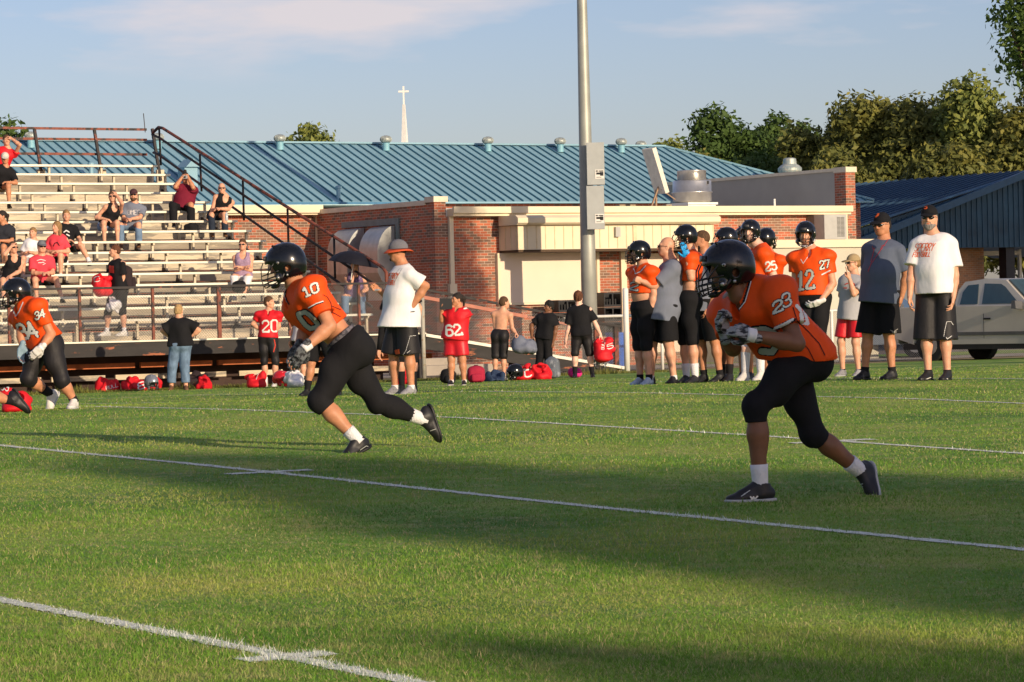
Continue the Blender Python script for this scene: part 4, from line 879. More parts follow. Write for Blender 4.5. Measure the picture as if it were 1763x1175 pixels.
def strokes_px(text, quad, gap=1.6):
    """glyph strokes mapped bilinearly into a pixel quad (bottom-left, bottom-right, top-right, top-left)"""
    W = len(text)*4+(len(text)-1)*gap; q = [np.array(p, float) for p in quad]; out = []
    for i, ch in enumerate(text):
        for pl in GL[ch]:
            o = []
            for x, y in pl:
                s = (i*(4+gap)+x)/W; t = y/7; o.append((q[0]*(1-s)+q[1]*s)*(1-t)+(q[3]*(1-s)+q[2]*s)*t)
            out.append(o)
    return out
def decal(name, polys, hw, target, mat, parent, off=.004, step=1.0, fill=None):
    """print: rasterise strokes given in photograph pixels, then lay them on the target surface (BVH) as a thin cloth layer"""
    pts = np.vstack([np.array(p) for p in (polys if polys else [fill])]); lo = pts.min(0)-hw-step; hi = pts.max(0)+hw+step
    nx, ny = int((hi[0]-lo[0])/step)+2, int((hi[1]-lo[1])/step)+2
    gx, gy = np.meshgrid(lo[0]+np.arange(nx)*step, lo[1]+np.arange(ny)*step, indexing='ij'); D = np.full((nx, ny), 1e3)
    for pl in polys or []:
        for a, b in zip(pl[:-1], pl[1:]):
            a, b = np.array(a, float), np.array(b, float); d = b-a; t = np.clip(((gx-a[0])*d[0]+(gy-a[1])*d[1])/(d@d+1e-9), 0, 1); D = np.minimum(D, np.hypot(gx-a[0]-t*d[0], gy-a[1]-t*d[1])-hw)
    if fill is not None:
        f = np.array(fill); ins = np.zeros((nx, ny), bool); j = len(f)-1
        for i in range(len(f)):
            c = ((f[i, 1] > gy) != (f[j, 1] > gy)) & (gx < (f[j, 0]-f[i, 0])*(gy-f[i, 1])/(f[j, 1]-f[i, 1]+1e-12)+f[i, 0]); ins ^= c; j = i
        D[ins] = -1
    m = D < 0; vid = -np.ones((nx, ny), int); V = []; bv, loc = target
    cell = m[:-1, :-1] & m[1:, :-1] & m[1:, 1:] & m[:-1, 1:]; need = np.zeros_like(m)
    need[:-1, :-1] |= cell; need[1:, :-1] |= cell; need[1:, 1:] |= cell; need[:-1, 1:] |= cell; o_ = Vector(CP)
    dep = {}
    for i, j in np.argwhere(need):
        d = Vector(ray(gx[i, j], gy[i, j])).normalized(); h = bv.ray_cast(o_-loc, d)
        if h[0] is None: continue
        vid[i, j] = len(V); n_ = h[1]
        if n_.dot(d) > 0: n_ = -n_
        V.append(tuple(h[0]+n_*off+loc)); dep[len(V)-1] = (h[0]+loc-o_).length
    Fc = []
    for i, j in np.argwhere(cell):
        q = [vid[i, j], vid[i+1, j], vid[i+1, j+1], vid[i, j+1]]
        if min(q) < 0: continue
        dd = [dep[x] for x in q]
        if max(dd)-min(dd) < .05: Fc.append(q)
    if len(Fc) < 2: return None
    o = mesh_obj(name, V, Fc, mat, parent, np.array(parent['_loc']), True); return o
# ================================================================== PERSON BUILDER
BL = dict(ua=.30, fa=.26, th=.44, sh=.43)
def xf(V, R, c, s=1.0): return (np.asarray(V)*s)@R.T+c
def tubemesh(a, b, ra, rb, seg=14, n=4):
    m = MB(); m.tube([a+(b-a)*i/n for i in range(n+1)], [ra+(rb-ra)*i/n for i in range(n+1)], seg); return np.vstack(m.v), m.f
def person(label, s, N_, H_, yaw, head, armA, armB, legA, legB, skin='tan', build=1.0, belly=0.0, hs=1.0, top=None, bot=None, lf=1.0, shoes=None, socks=None, hair=None, helmet=None, hat=None, glasses=False,
           beard=None, gloves=None, hands=('relax', 'relax'), lean=0.0, sw=.19, ground=True, cat='person', group=None, res=None, full=0, pads=False, name='person', handdir=(None, None), toes_up=(None, None), hipdz=0.0, hem=None, dorsal=(None, None), dz0=0.0, hyaw=None, female=False):
    """N_,H_ neck base / mid hip pixel; yaw torso facing deg (0 = camera, 90 = image right); arms: ((ex,ey,sg),(wx,wy,sg)); legs: ((kx,ky,sg),(ax,ay,sg),(tx,ty,sg)); A = person's right side"""
    rs = s*.58
    if res is None: res = .0065 if s > 240 else (.010 if s > 130 else .0135)
    fine = max(res*.55, .0035)
    d0 = F/s+dz0
    def pt(p, d): return np.array(p) if isinstance(p, np.ndarray) else P(p[0], p[1], d)
    def chain_(start, startd, spec, lens):
        out = []; prev = start; pd = startd
        for q, Ln in zip(spec, lens):
            if isinstance(q, np.ndarray): out.append(q); prev = q; pd = q[1]; continue
            Ln = Ln*hs; sg = q[2] if len(q) > 2 else 0; c = pt(q, pd); l2 = np.linalg.norm((c-prev)[[0, 2]]); dz = math.sqrt(max(0, Ln*Ln-l2*l2)) if abs(sg) > 0 else 0
            if abs(sg) > 0: dz = sg*max(dz, 0)
            pd = pd+dz; c = pt(q, pd); out.append(c); prev = c
        return out, pd
    # ground solve on the lowest foot
    def joints(d0):
        J = {}; y = math.radians(yaw); fw = np.array([math.sin(y), -math.cos(y), 0]); rt = np.cross(fw, [0, 0, 1])
        Hc = pt(H_, d0); Nc = pt(N_, Hc[1]+lean); up = nrm(Nc-Hc); rt = nrm(rt-up*(rt@up)*.8); hy = math.radians(yaw if hyaw is None else hyaw); hf = np.array([math.sin(hy), -math.cos(hy), 0]); hr = np.cross(hf, [0, 0, 1])
        J['H'] = Hc; J['N'] = Nc; J['up'] = up; J['rt'] = rt; J['fw'] = nrm(np.cross(up, rt)); J['hr'] = hr; J['hf'] = nrm(np.cross([0, 0, 1], hr))
        for sd, arm, leg, sg in (('A', armA, legA, 1), ('B', armB, legB, -1)):
            S = Nc+rt*sg*sw*hs*(1 if not female else .87)-up*(.07 if pads else .088)*hs; J['s'+sd] = S; hp = Hc+hr*sg*.09*hs; J['h'+sd] = hp
            if arm: (J['e'+sd], J['w'+sd]), J['wd'+sd] = chain_(S, S[1], arm, (BL['ua'], BL['fa']))
            if leg:
                (J['k'+sd], J['a'+sd]), ad = chain_(hp, hp[1], leg[:2], (BL['th'], BL['sh'])); t = leg[2]
                if isinstance(t, np.ndarray): J['t'+sd] = t; continue
                c = pt(t, ad); l2 = np.linalg.norm((c-J['a'+sd])[[0, 2]]); J['t'+sd] = pt(t, ad+(t[2] if len(t) > 2 else 0)*math.sqrt(max(0, (.19*hs)**2-l2*l2)))
        return J
    best = None
    if ground:
        for dd in np.linspace(-.045, .045, 19):
            J = joints(d0*(1+dd)); zs = []
            for sd in 'AB':
                if 'a'+sd in J: a = J['a'+sd]; zs.append(a[2]-.085*hs-ZG(a[0], a[1]))
            e = abs(min(zs))+abs(dd)*.12
            if best is None or e < best[0]: best = (e, dd, min(zs))
        J = joints(d0*(1+best[1])); dzs = best[2]
        if abs(dzs) > .1: print('GROUND', label[:40], round(dzs, 3))
        if abs(dzs) > .004:
            for k_ in J:
                if isinstance(J[k_], np.ndarray) and k_ not in ('up', 'rt', 'fw', 'hr', 'hf'): J[k_] = J[k_]-np.array([0, 0, np.clip(dzs, -.12, .12)])
    else: J = joints(d0)
    gshift = 0.0 if not ground else -np.clip(best[2], -.12, .12) if abs(best[2]) > .004 else 0
    up, rt, fw, H, Nn = J['up'], J['rt'], J['fw'], J['H'], J['N']; TL = np.linalg.norm(Nn-H); R = np.stack([rt, fw, up], 1); g = build
    hr, hf = J['hr'], J['hf']; R2 = np.stack([hr, hf, np.cross(hr, hf)], 1)
    hpos, hyaw_, hpitch, hroll = ((head[0], *(list(head[1:])+[0, 0])[:3]) if isinstance(head[0], np.ndarray) else ((head[0], head[1]), *(list(head[2:])+[0, 0])[:3]))
    HC = pt(hpos, Nn[1]+(head[5] if len(head) > 5 else 0)); HC = HC+np.array([0, 0, gshift])
    a = math.radians(hyaw_); f = np.array([math.sin(a)*math.cos(math.radians(hpitch)), -math.cos(a)*math.cos(math.radians(hpitch)), -math.sin(math.radians(hpitch))])
    rr = np.cross(f, [0, 0, 1]); rr = nrm(rr); uu = np.cross(rr, f); ro = math.radians(hroll); rr, uu = rr*math.cos(ro)+uu*math.sin(ro), uu*math.cos(ro)-rr*math.sin(ro); RH = np.stack([rr, f, uu], 1)
    sc_h = (.5+.5*hs if hs < 1 else 1.0)*(.9 if helmet else 1.0)
    FR = {}
    for i, sd in enumerate('AB'):
        if 'a'+sd not in J: continue
        A_, T, K = J['a'+sd], J['t'+sd], J['k'+sd]; shin = nrm(K-A_); y = T-A_
        if toes_up[i] is None: y = y+np.array([0, 0, .045]); y = nrm(y); z = np.array([0, 0, 1.0]); y = nrm(np.array([y[0], y[1], 0])) if abs(y[2]) < .35 else y
        else: y = nrm(y); z = shin
        FR[sd] = frame(y, z)
    # ---- body primitives
    def torso(e=0.0, low=True):
        pr = [ell(H+R2[:, 2]*.02, (.168*g+e, .115*g+e+belly*.3, .125+e), R2), ell(H+up*TL*.36+fw*belly*.6, (.148*g+e+belly*.5, .098*g+e+belly, .17+e), R, k=.05), ell(H+up*TL*.70, (.160*g+e, .112*g+e, .19+e), R, k=.05),
              cone(Nn-up*.075+rt*.12*hs*(.9 if female else 1), Nn-up*.075-rt*.12*hs*(.9 if female else 1), .072*g**.5+e, .072*g**.5+e, k=.05)]
        pr += [ell(H-R2[:, 1]*.06+hr*sg*.075-R2[:, 2]*.02, (.085*g+e, .08*g+e, .095+e), R2, k=.04) for sg in (-1, 1)]
        if female: pr += [ell(H+up*TL*.70+fw*.085+rt*sg*.07, (.06+e, .055+e, .06+e), R, k=.03) for sg in (-1, 1)]
        elif belly < .02 and not pads: pr += [ell(H+up*TL*.76+fw*.07+rt*sg*.075, (.075+e, .045+e, .06+e), R, k=.04) for sg in (-1, 1)]
        return pr
    body = torso(-.012 if (bot and (top is None or top.get('hem', 0) > .12)) else (-.012 if top else 0))
    tb = .86 if bot else 1.0
    body += [cone(Nn+up*.0-fw*.01, HC-uu*.06*1-f*.02, .066*g**.5, .058*g**.5, k=.03)]
    gl = g**.6
    for sd in 'AB':
        S = J['s'+sd]; body += [cone(Nn+up*.02, S+up*.015, .045*gl, .048*gl, k=.04)]
        if 'e'+sd in J:
            E_, W_ = J['e'+sd], J['w'+sd]; fa = W_-E_
            body += [ell(S, (.06*gl, .06*gl, .06*gl), k=.03), cone(S, E_, .052*gl, .040*gl, k=.03), cone(E_, E_+fa*.3, .040*gl, .043*gl, k=.02), cone(E_+fa*.3, W_, .043*gl, .0265*gl, k=.02), ]
        if 'k'+sd in J:
            hp, K, A_ = J['h'+sd], J['k'+sd], J['a'+sd]; sh = A_-K; T = J['t'+sd]
            bk = -nrm((T-A_)-nrm(sh)*((T-A_)@nrm(sh)))
            body += [cone(hp, K, .088*g**.8*lf*tb, .056*gl*lf*(tb if bot['k'] != 'shorts' else 1), k=.03), ell(K, (.056*gl*lf*(tb if bot['k'] != 'shorts' else 1),)*3, k=.02), cone(K, K+sh*.35, .052*gl*lf, .054*gl*lf, k=.03), ell(K+sh*.32+bk*.022, (.046*gl*lf, .046*gl*lf, .11*hs), frame(bk, -nrm(sh)), k=.03), cone(K+sh*.35, A_, .05*gl, .034*gl, k=.03), cone(A_, A_+FR[sd][:, 1]*.10*hs-FR[sd][:, 2]*.055*hs, .028, .020, k=.02), cone(A_, A_-FR[sd][:, 1]*.02-FR[sd][:, 2]*.045*hs, .03, .026, k=.02)]
    V, Fc = sdf(body, res, .03); Vs = [V]; Fs = [np.asarray(Fc)]; Cs = [np.ones((len(V), 3))]; n = len(V)
    def addm(V, Fc, C=None):
        nonlocal n
        Vs.append(V); Fs.append(np.asarray(Fc)+n); Cs.append(np.ones((len(V), 3)) if C is None else C); n += len(V)
    hv, hf_, hc = pf(('head', round(fine, 4), full), lambda: mk_head(fine, full)); addm(xf(hv, RH, HC, sc_h), hf_, hc)
    HF = {}
    for i, sd in enumerate('AB'):
        if 'w'+sd not in J: continue
        E_, W_ = J['e'+sd], J['w'+sd]; y = nrm(W_-E_)
        if handdir[i] is not None:
            hd = handdir[i]; c = pt(hd, W_[1]+(hd[2] if len(hd) > 2 else 0))+np.array([0, 0, gshift]); y = nrm(c-W_)
        z = rt*(1 if i == 0 else -1) if dorsal[i] is None else nrm(dorsal[i]); z = nrm(z-y*(z@y)); mir = 1 if i == 0 else -1
        # thumb points to x; for right hand hanging with dorsal outward the thumb faces forward
        x = np.cross(y, z)*mir; RR = np.stack([x, y, z], 1); 
        pose = hands[i]; hvv, hff = pf(('hand', pose, round(fine, 4)), lambda: mk_hand(fine, pose)); hff = np.asarray(hff)
        HF[sd] = (RR, W_, hff); 
        det = np.linalg.det(RR); addm(xf(hvv, RR, W_-y*.012, .97), hff if det > 0 else hff[:, ::-1])
    V = np.vstack(Vs); Fc = np.vstack(Fs); C = np.vstack(Cs)*np.array(SK[skin]); C = np.clip(C, 0, .9)
    base = np.array([H[0], H[1], min([J[k][2]-.088*hs for k in ('aA', 'aB') if k in J] or [H[2]-.5])])
    me_o = mesh_obj(name, V, Fc.tolist(), skinm, None, base, True); me_o.location = base; me_o['_loc'] = list(map(float, base)); tag(me_o, label, cat, group)
    at = me_o.data.color_attributes.new('col', 'FLOAT_COLOR', 'POINT'); at.data.foreach_set('color', np.hstack([C, np.ones((len(C), 1))]).ravel())
    body_o = me_o; out = {'J': J, 'obj': body_o, 'HC': HC, 'RH': RH, 'R': R}
    def child(nm, vf, mat, parent=None):
        o = mesh_obj(nm, vf[0], vf[1].tolist() if hasattr(vf[1], 'tolist') else vf[1], mat, parent or body_o, base, True)
        o['_loc'] = list(map(float, base))
        return o
    def bvh(o): return (BVHTree.FromPolygons([v.co for v in o.data.vertices], [tuple(p.vertices) for p in o.data.polygons]), Vector(base))
    # ---- top
    if top:
        kd = top['k']; e = top.get('e', .02); amp = top.get('w', .006); slv = top.get('sl', .5); hemt = top.get('hem', .0); hp = H+up*TL*hemt; pr = torso(e)
        if kd in ('tee', 'jersey', 'tank'):
            flare = top.get('flare', .0); pr += [ecyl(H+up*TL*.85+fw*belly*.3, hp-up*.02+fw*belly*.6, (.112*g+e, .075*g+e+belly*.35), (.156*g+e+flare+belly*.1, .128*g+e+flare+belly*.75), R, k=.07)] if hemt < .3 else []
            if kd != 'tank':
                for sd in 'AB':
                    S = J['s'+sd]; pr += [cone(Nn+up*.012, S+up*.012, .046*gl+e*.6, .050*gl+e*.7, k=.03)]
                    if 'e'+sd in J:
                        E_ = J['e'+sd]; c = S+(E_-S)*slv; lo_ = top.get('loose', .02)
                        pr += [cone(S, c, .054*gl+e*.8+(.014 if pads else 0), .050*gl+e*.6+lo_, k=.03, cb=True)]
                        if pads:
                            od = nrm(S-Nn); pr += [ell(S+od*.01+up*.012, (.105, .115, .075), frame(fw, up), k=.03), ell(Nn-up*.06+od*.1, (.11, .135, .06), frame(fw, up), k=.04)]
            if pads: pr += [ell(H+up*TL*.72+fw*.045, (.165, .10, .15), R, k=.04), ell(H+up*TL*.74-fw*.045, (.165, .09, .15), R, k=.04)]
        nk = top.get('neck', .068)*g**.4
        nb = Nn+up*(.048 if not pads else .075)
        cuts = [lambda X: (X-nb)@(-nrm(-up-fw*.25)) if False else np.where(((X-Nn)@rt)**2 < 1, (X-nb)@nrm(up+fw*.25), -1)]
        sub = [ell(Nn+up*.07+fw*.025, (nk, nk*.95, .055 if kd != 'jersey' else .075), R, sub=True)]
        if kd == 'jersey': sub += [ell(Nn-up*.0+fw*(.10 if not pads else .13), (.032, .07, .075), R, sub=True)]
        if kd == 'tank': sub += [ell(J['s'+sd]+up*.03+rt*sg*.03, (.07, .12, .13), R, sub=True) for sd, sg in (('A', 1), ('B', -1))]+[ell(Nn+fw*.09-up*.02, (.075, .08, .11), R, sub=True)]
        hemn = -up if top.get('hemn') is None else nrm(top['hemn'])
        cuts.append(lambda X: (X-hp)@hemn)
        if kd == 'tank': cuts = cuts[1:]
        to = child({'tee': 'shirt', 'jersey': 'jersey', 'tank': 'tank_top'}[kd], sdf(pr+sub, res, .03, wrinkle(amp, top.get('wf', 24), int(s+H_[0]), up), cuts), top['m']); out['top'] = to; out['topb'] = bvh(to)
        if kd == 'jersey' or kd == 'tee':
            # collar ring
            pass
    # ---- bottom
    if bot:
        kd = bot['k']; e = bot.get('e', .012); pr = [ell(H+R2[:, 2]*.02, (.168*g+e, .115*g+e+belly*.3, .125+e), R2), ecyl(H+R2[:, 2]*.02, H+up*.10, (.165*g+e, .118*g+e+belly*.3), (.150*g+e*.7+belly*.2, .106*g+e*.7+belly*.5), R2 if up[2] > .9 else R, k=.03)]
        pr += [ell(H-R2[:, 1]*.06+hr*sg*.075-R2[:, 2]*.02, (.085*g+e, .08*g+e, .095+e), R2, k=.04) for sg in (-1, 1)]
        wl = H+up*bot.get('wl', .03 if (top and top.get('hem', 0) < .08) else .12)
        for q_ in pr: q_['cu'].append((wl, up))
        for sd in 'AB':
            if 'k'+sd not in J: continue
            hp2, K, A_ = J['h'+sd], J['k'+sd], J['a'+sd]; sh = A_-K
            if kd == 'shorts': c = hp2+(K-hp2)*bot.get('len', .95); pr += [cone(hp2, c, .086*g**.8+e*.6, bot.get('r', .092)*g**.7, k=.04, cb=True)]
            elif kd == 'pants34': pr += [cone(hp2, K, .100*g**.8*lf+e, .060*gl*lf+e, k=.04), ell(K, (.062*gl*lf+e,)*3, k=.02), cone(K, K+sh*bot.get('len', .22), .058*gl*lf+e, .055*gl*lf+e*.8, k=.02, cb=True), ell((hp2+K)/2+hf*.02, (.078*g**.8*lf+e, .085*g**.8*lf+e, .13), frame(hf, -nrm(K-hp2)), k=.03), ell(K+hf*.012, (.058*gl*lf, .055*gl*lf, .08), frame(hf, -nrm(sh)), k=.02)]
            elif kd == 'jeans': pr += [cone(hp2, K, .092*g**.8+e, .066*gl+e, k=.04), cone(K, K+sh*bot.get('len', .9), .064*gl+e, .058*gl+e, k=.03, cb=True)]
        if up[2] > .85:
            for q_ in pr: q_['cu'] = [(wl, up)]
        to = child({'shorts': 'shorts', 'pants34': 'football_pants', 'jeans': 'trousers'}[kd], sdf(pr, res, .03, wrinkle(bot.get('w', .006), 26, int(s)+5, np.array([0, 0, 1.0]))), bot['m']); out['bot'] = to; out['botb'] = bvh(to)
    # ---- shoes & socks
    if shoes:
        for i, sd in enumerate('AB'):
            if 'a'+sd not in J: continue
            A_, T, K = J['a'+sd], J['t'+sd], J['k'+sd]; shin = nrm(K-A_)
            RR = FR[sd]; fr_ = max(res*.7, .005); (uv, uf), (sv, sf) = pf(('shoe', round(fr_, 4)), lambda: mk_shoe(fr_)); m1, m2 = shoes[:2]
            so1 = child('shoe', (xf(uv, RR, A_, hs), uf), m1); so2 = child('sole', (xf(sv, RR, A_, hs), sf), m2, so1); out['shoe'+sd] = so1
            if socks:
                sm, ln = socks[i] if isinstance(socks, list) else socks
                if sm is not None: child('sock', tubemesh(A_-shin*.03, A_+(K-A_)*ln, .0385*gl, (.038+.02*min(1, ln*1.8))*gl), sm)
    # ---- hair etc
    def hchild(nm, vf, mat, parent=None): return child(nm, (xf(vf[0], RH, HC, sc_h), vf[1]), mat, parent)
    if hair: hchild('hair', pf(('hair', hair[0], round(fine, 4)), lambda: mk_hair(hair[0], fine)), hairm(hair[1]))
    if beard: hchild('beard', pf(('beard', beard[0], round(fine, 4)), lambda: mk_beard(fine, beard[0])), hairm(beard[1]))
    if hat:
        if hat[0] == 'cap':
            (c1, c2) = pf(('cap', round(fine, 4)), lambda: mk_cap(fine)); h = hchild('cap', c1, hat[1]); hchild('cap_brim', c2, hat[2] if len(hat) > 2 else hat[1], h)
        else:
            (c1, c2) = pf(('bucket', round(fine, 4)), lambda: mk_bucket(fine)); h = hchild('bucket_hat', c1, hat[1]); hchild('hat_brim', c2, hat[2], h)
        out['hat'] = h; out['hatb'] = bvh(h)
    if glasses: hchild('sunglasses', pf('glass', mk_glasses), glass_m if glasses is True else glasses)
    if helmet:
        HS = .9; hr_ = .0045 if s > 240 else .0065 if s > 110 else .009
        hb = HC+uu*.0-f*.0; h = child('helmet', (xf(pf(('helm', hr_), lambda: mk_helmet(hr_))[0], RH, hb, HS), PF[('helm', hr_)][1]), helm_m)
        mk = pf('mask', mk_mask); child('face_mask', (xf(np.vstack(mk.v), RH, hb, HS), mk.f), bar_m, h)
        m = MB(); 
        for sgn in (-1, 1):
            for (px_, py_, pz_, r_) in ((.121, .045, .028, .011), (.112, .07, -.078, .013), (.122, .0, -.075, .009)):
                c = np.array([sgn*px_, py_, pz_]); m.tube([c-[sgn*.012, 0, 0], c+[sgn*.004, 0, 0]], r_, 10)
        child('helmet_snap', (xf(np.vstack(m.v), RH, hb, HS), m.f), snap_m, h)
        m = MB(); m.prism([(-.045, .128, .066), (.045, .128, .066), (.04, .118, .098), (-.04, .118, .098)], (0, .016, .004)); child('front_bumper', (xf(np.vstack(m.v), RH, hb, HS), m.f), M('bumper_grey', (.05, .05, .055), .4), h)
        m = MB()
        for sgn in (-1, 1): m.tube([(sgn*.115, .02, -.06), (sgn*.085, .07, -.115), (sgn*.03, .10, -.135)], .009, 6)
        m.lathe([(.02, -.03), (.036, -.018), (.03, .0)], (0, .105, -.118), 12); child('chin_strap', (xf(np.vstack(m.v), RH, hb, HS), m.f), {'white': whitec}.get(helmet, bar_m), h)
        out['helmet'] = h; out['helmb'] = bvh(h)
    if gloves:
        for i, sd in enumerate('AB'):
            gm = gloves[i] if isinstance(gloves, (list, tuple)) else gloves
            if sd not in HF or gm is None: continue
            RR, W_, _ = HF[sd]; pose = hands[i]; gv, gf = pf(('glove', pose, round(fine, 4)), lambda: mk_hand(fine, pose, .0022)); gf = np.asarray(gf)
            det = np.linalg.det(RR); child('glove', (xf(gv, RR, W_-RR[:, 1]*.012, 1.0), gf if det > 0 else gf[:, ::-1]), gm)
    out['bvh'] = bvh; out['base'] = base; out['child'] = child; out['d'] = H[1]
    return out
def pr_(p, text, quad, hw, mats=(None, None), key='topb', nm='number', step=None, ol=.9):
    """number with outline printed on clothing"""
    st = strokes_px(text, quad); step = step or max(.45, hw*.45); par = p[key[:-1] if key != 'helmb' else 'helmet']
    if mats[1]: decal(nm+'_outline', st, hw+ol, p[key], mats[1], par, .003, step)
    decal(nm, st, hw, p[key], mats[0], par, .006 if mats[1] else .004, step)
# ================================================================== PEOPLE ON THE FIELD
JO = dict(k='jersey', m=orange, hem=.28, sl=.62, e=.020, w=.022, wf=17, loose=.012)
P3 = dict(k='pants34', m=blackc, len=.2, e=.013, w=.008)
CW, CB_ = cloth('trim_white', (.72, .71, .70), bump=0), numk
def trim(p, line, hw, m, nm='collar'): decal(nm, [line], hw, p['topb'], m, p['top'], .003, max(.45, hw*.5))
# runner
p10 = person('football player in orange jersey number 10 and black helmet sprinting left in mid-stride', 267, (512, 498), (602, 600), -60, (490, 457, -86, 14, 0, -.02),
  ((528, 565, -.3), (512, 600, -.3)), ((568, 562, -.5), (524, 600, -.6)), ((650, 693, .25), (727, 722, .5), (739, 760, .1)), ((548, 690, -.3), (615, 757, 0), (598, 778, -.3)),
  skin='tan', build=1.06, lf=.9, pads=True, sw=.2, top=dict(JO, hem=.33, sl=.66, e=.024), bot=dict(P3, wl=.075), shoes=(shoeb, shoeb), socks=[(sockw, .27), (sockw, .24)],
  helmet='black', hands=('relax', 'relax'), gloves=(glovec, glovec), toes_up=(1, None), handdir=((496, 636), (500, 640)), hyaw=-70)
K_ = p10['J']; k_, a_ = K_['kA'], K_['aA']; sh_ = a_-k_; fw_ = K_['tA']-a_; bk_ = -nrm(fw_-nrm(sh_)*(fw_@nrm(sh_)))
p10['child']('compression_tights', sdf([cone(k_, k_+sh_*.35, .066, .067), cone(k_+sh_*.3, k_+sh_*.8, .066, .046, k=.03, cb=True), ell(k_+sh_*.32+bk_*.022, (.058, .058, .12), frame(bk_, -nrm(sh_)), k=.03)], .008, .03), blackc)
p10['child']('wrist_band', tubemesh(K_['wB']+(K_['eB']-K_['wB'])*-.05, K_['wB']+(K_['eB']-K_['wB'])*.2, .033, .036), whitec)
R_ = p10['R']; w0 = K_['H']+K_['up']*.055; p10['child']('waistband', sdf([ecyl(w0, w0+K_['up']*.055, (.165, .117), (.160, .112), R_)], .0065, .02), M('waist_grey', (.14, .13, .15), .8, second=(.04, .04, .05), smix=.5, sscale=40))
pr_(p10, '10', [(526, 511), (548, 502), (545, 487), (519, 499)], 2.3, (numw, numk))
decal('chest_number_outline', strokes_px('0', [(532, 566), (512, 541), (528, 536), (552, 562)]), 6.0, p10['topb'], numk, p10['top'], .003, 1); decal('chest_number', strokes_px('0', [(532, 566), (512, 541), (528, 536), (552, 562)]), 4.2, p10['topb'], numg, p10['top'], .006, .8)
trim(p10, [(532, 531), (545, 524), (556, 520)], 2.3, numk, 'sleeve_trim'); decal('sleeve_stripe', [[(532, 530), (545, 523), (556, 519.5)]], 1.3, p10['topb'], CW, p10['top'], .006, .6)
trim(p10, [(556, 508), (563, 512), (569, 522), (572, 536), (566, 545)], .8, numk, 'seam'); trim(p10, [(572, 528), (586, 534)], .9, numk, 'seam'); trim(p10, [(572, 538), (586, 546)], .9, numk, 'seam')
trim(p10, [(494, 497), (491, 508), (495, 519), (498, 524)], 1.6, numk); decal('collar_stripe', [[(492, 500), (489, 510), (493, 521)]], .8, p10['topb'], CW, p10['top'], .006, .5)
# crouching receiver
p23 = person('football player in orange jersey number 23 and black helmet crouching with gloved hands clasped', 330, (1282, 502), (1374, 617), -46, (1252, 463, -80, 10, 0, -.06),
  ((1262, 600, -.5), (1246, 572, -.6)), ((1372, 592, -.6), (1292, 577, -.6)), ((1398, 745, 0), (1482, 812, .4), (1488, 850, -.5)), ((1300, 700, -.5), (1309, 835, 0), (1270, 862, -.2)),
  skin='brown', build=1.0, lf=.84, pads=True, sw=.2, lean=-.12, top=dict(JO, hem=.0, hemn=(0, .1, -1), sl=.64, e=.024), bot=dict(P3, w=.003, wl=.06), shoes=(shoeb, soleg), socks=[(sockw, .24), (sockw, .26)],
  helmet='black', hands=('grip', 'grip'), gloves=(glovez, glovez), toes_up=(1, None), handdir=((1240, 542), (1243, 556)), hyaw=-60)
K_ = p23['J']; p23['child']('glove_cuff', tubemesh(K_['wB']+(K_['eB']-K_['wB'])*-.08, K_['wB']+(K_['eB']-K_['wB'])*.10, .036, .037), whitec)
pr_(p23, '2', [(1333, 540), (1348, 534), (1345, 515), (1331, 522)], 2.5, (numw, numk), ol=1.2); pr_(p23, '3', [(1350, 531), (1362, 524), (1357, 503), (1346, 509)], 2.3, (numw, numk), ol=1.2)
trim(p23, [(1333, 567), (1348, 560), (1366, 551)], 4.6, numk, 'sleeve_trim'); decal('sleeve_stripe', [[(1332, 566), (1348, 559), (1365, 550)]], 2.2, p23['topb'], CW, p23['top'], .007, .8)
trim(p23, [(1261, 503), (1265, 518), (1274, 532), (1281, 520), (1287, 502), (1292, 484)], 3.0, numk); decal('collar_stripe', [[(1258, 503), (1263, 519), (1273, 534), (1284, 520), (1290, 500), (1294, 486)]], 1.2, p23['topb'], CW, p23['top'], .006, .6)
decal('chest_number_outline', [[(1298, 568), (1316, 566), (1334, 574), (1340, 590), (1330, 606), (1312, 604)]], 8, p23['topb'], numk, p23['top'], .003, .8); decal('chest_number', [[(1298, 568), (1316, 566), (1334, 574), (1340, 590), (1330, 606), (1312, 604)]], 6, p23['topb'], numg, p23['top'], .006, 1)
decal('back_number', [[(1371, 527), (1386, 545), (1390, 558), (1381, 556), (1378, 542)]], 3.6, p23['topb'], numw, p23['top'], .004, 1)
trim(p23, [(1365, 530), (1372, 552), (1392, 572), (1410, 592), (1420, 612)], 1.1, numk, 'seam'); trim(p23, [(1374, 582), (1392, 602), (1402, 622)], 1.1, numk, 'seam')
def shoe_decals(p, items):
    for sd, polys, hw, m in items:
        o = p['shoe'+sd]; decal('shoe_print', polys, hw, p['bvh'](o), m, o, .003, .5)
shoe_decals(p23, [('B', [[(1292, 862), (1297, 856), (1303, 862)], [(1292, 856), (1297, 861), (1304, 855)]], 1.6, CW), ('B', [[(1276, 855), (1283, 851)], [(1280, 852), (1287, 848)], [(1285, 849), (1291, 845)]], 1.0, numg), ('A', [[(1488, 860), (1494, 853), (1501, 860)], [(1488, 853), (1495, 859), (1503, 853)]], 1.7, CW), ('A', [[(1478, 835), (1486, 833)], [(1478, 840), (1486, 838)], [(1478, 845), (1486, 843)]], 1.0, numg)])
shoe_decals(p10, [('B', [[(620, 775), (630, 768), (638, 770)], [(622, 779), (634, 775)]], .8, numg), ('A', [[(741, 742), (750, 739)]], .8, numg)])
decal('pants_logo', [[(604, 710), (607, 713), (611, 709)]], .8, p10['botb'], CW, p10['bot'], .004, .5)
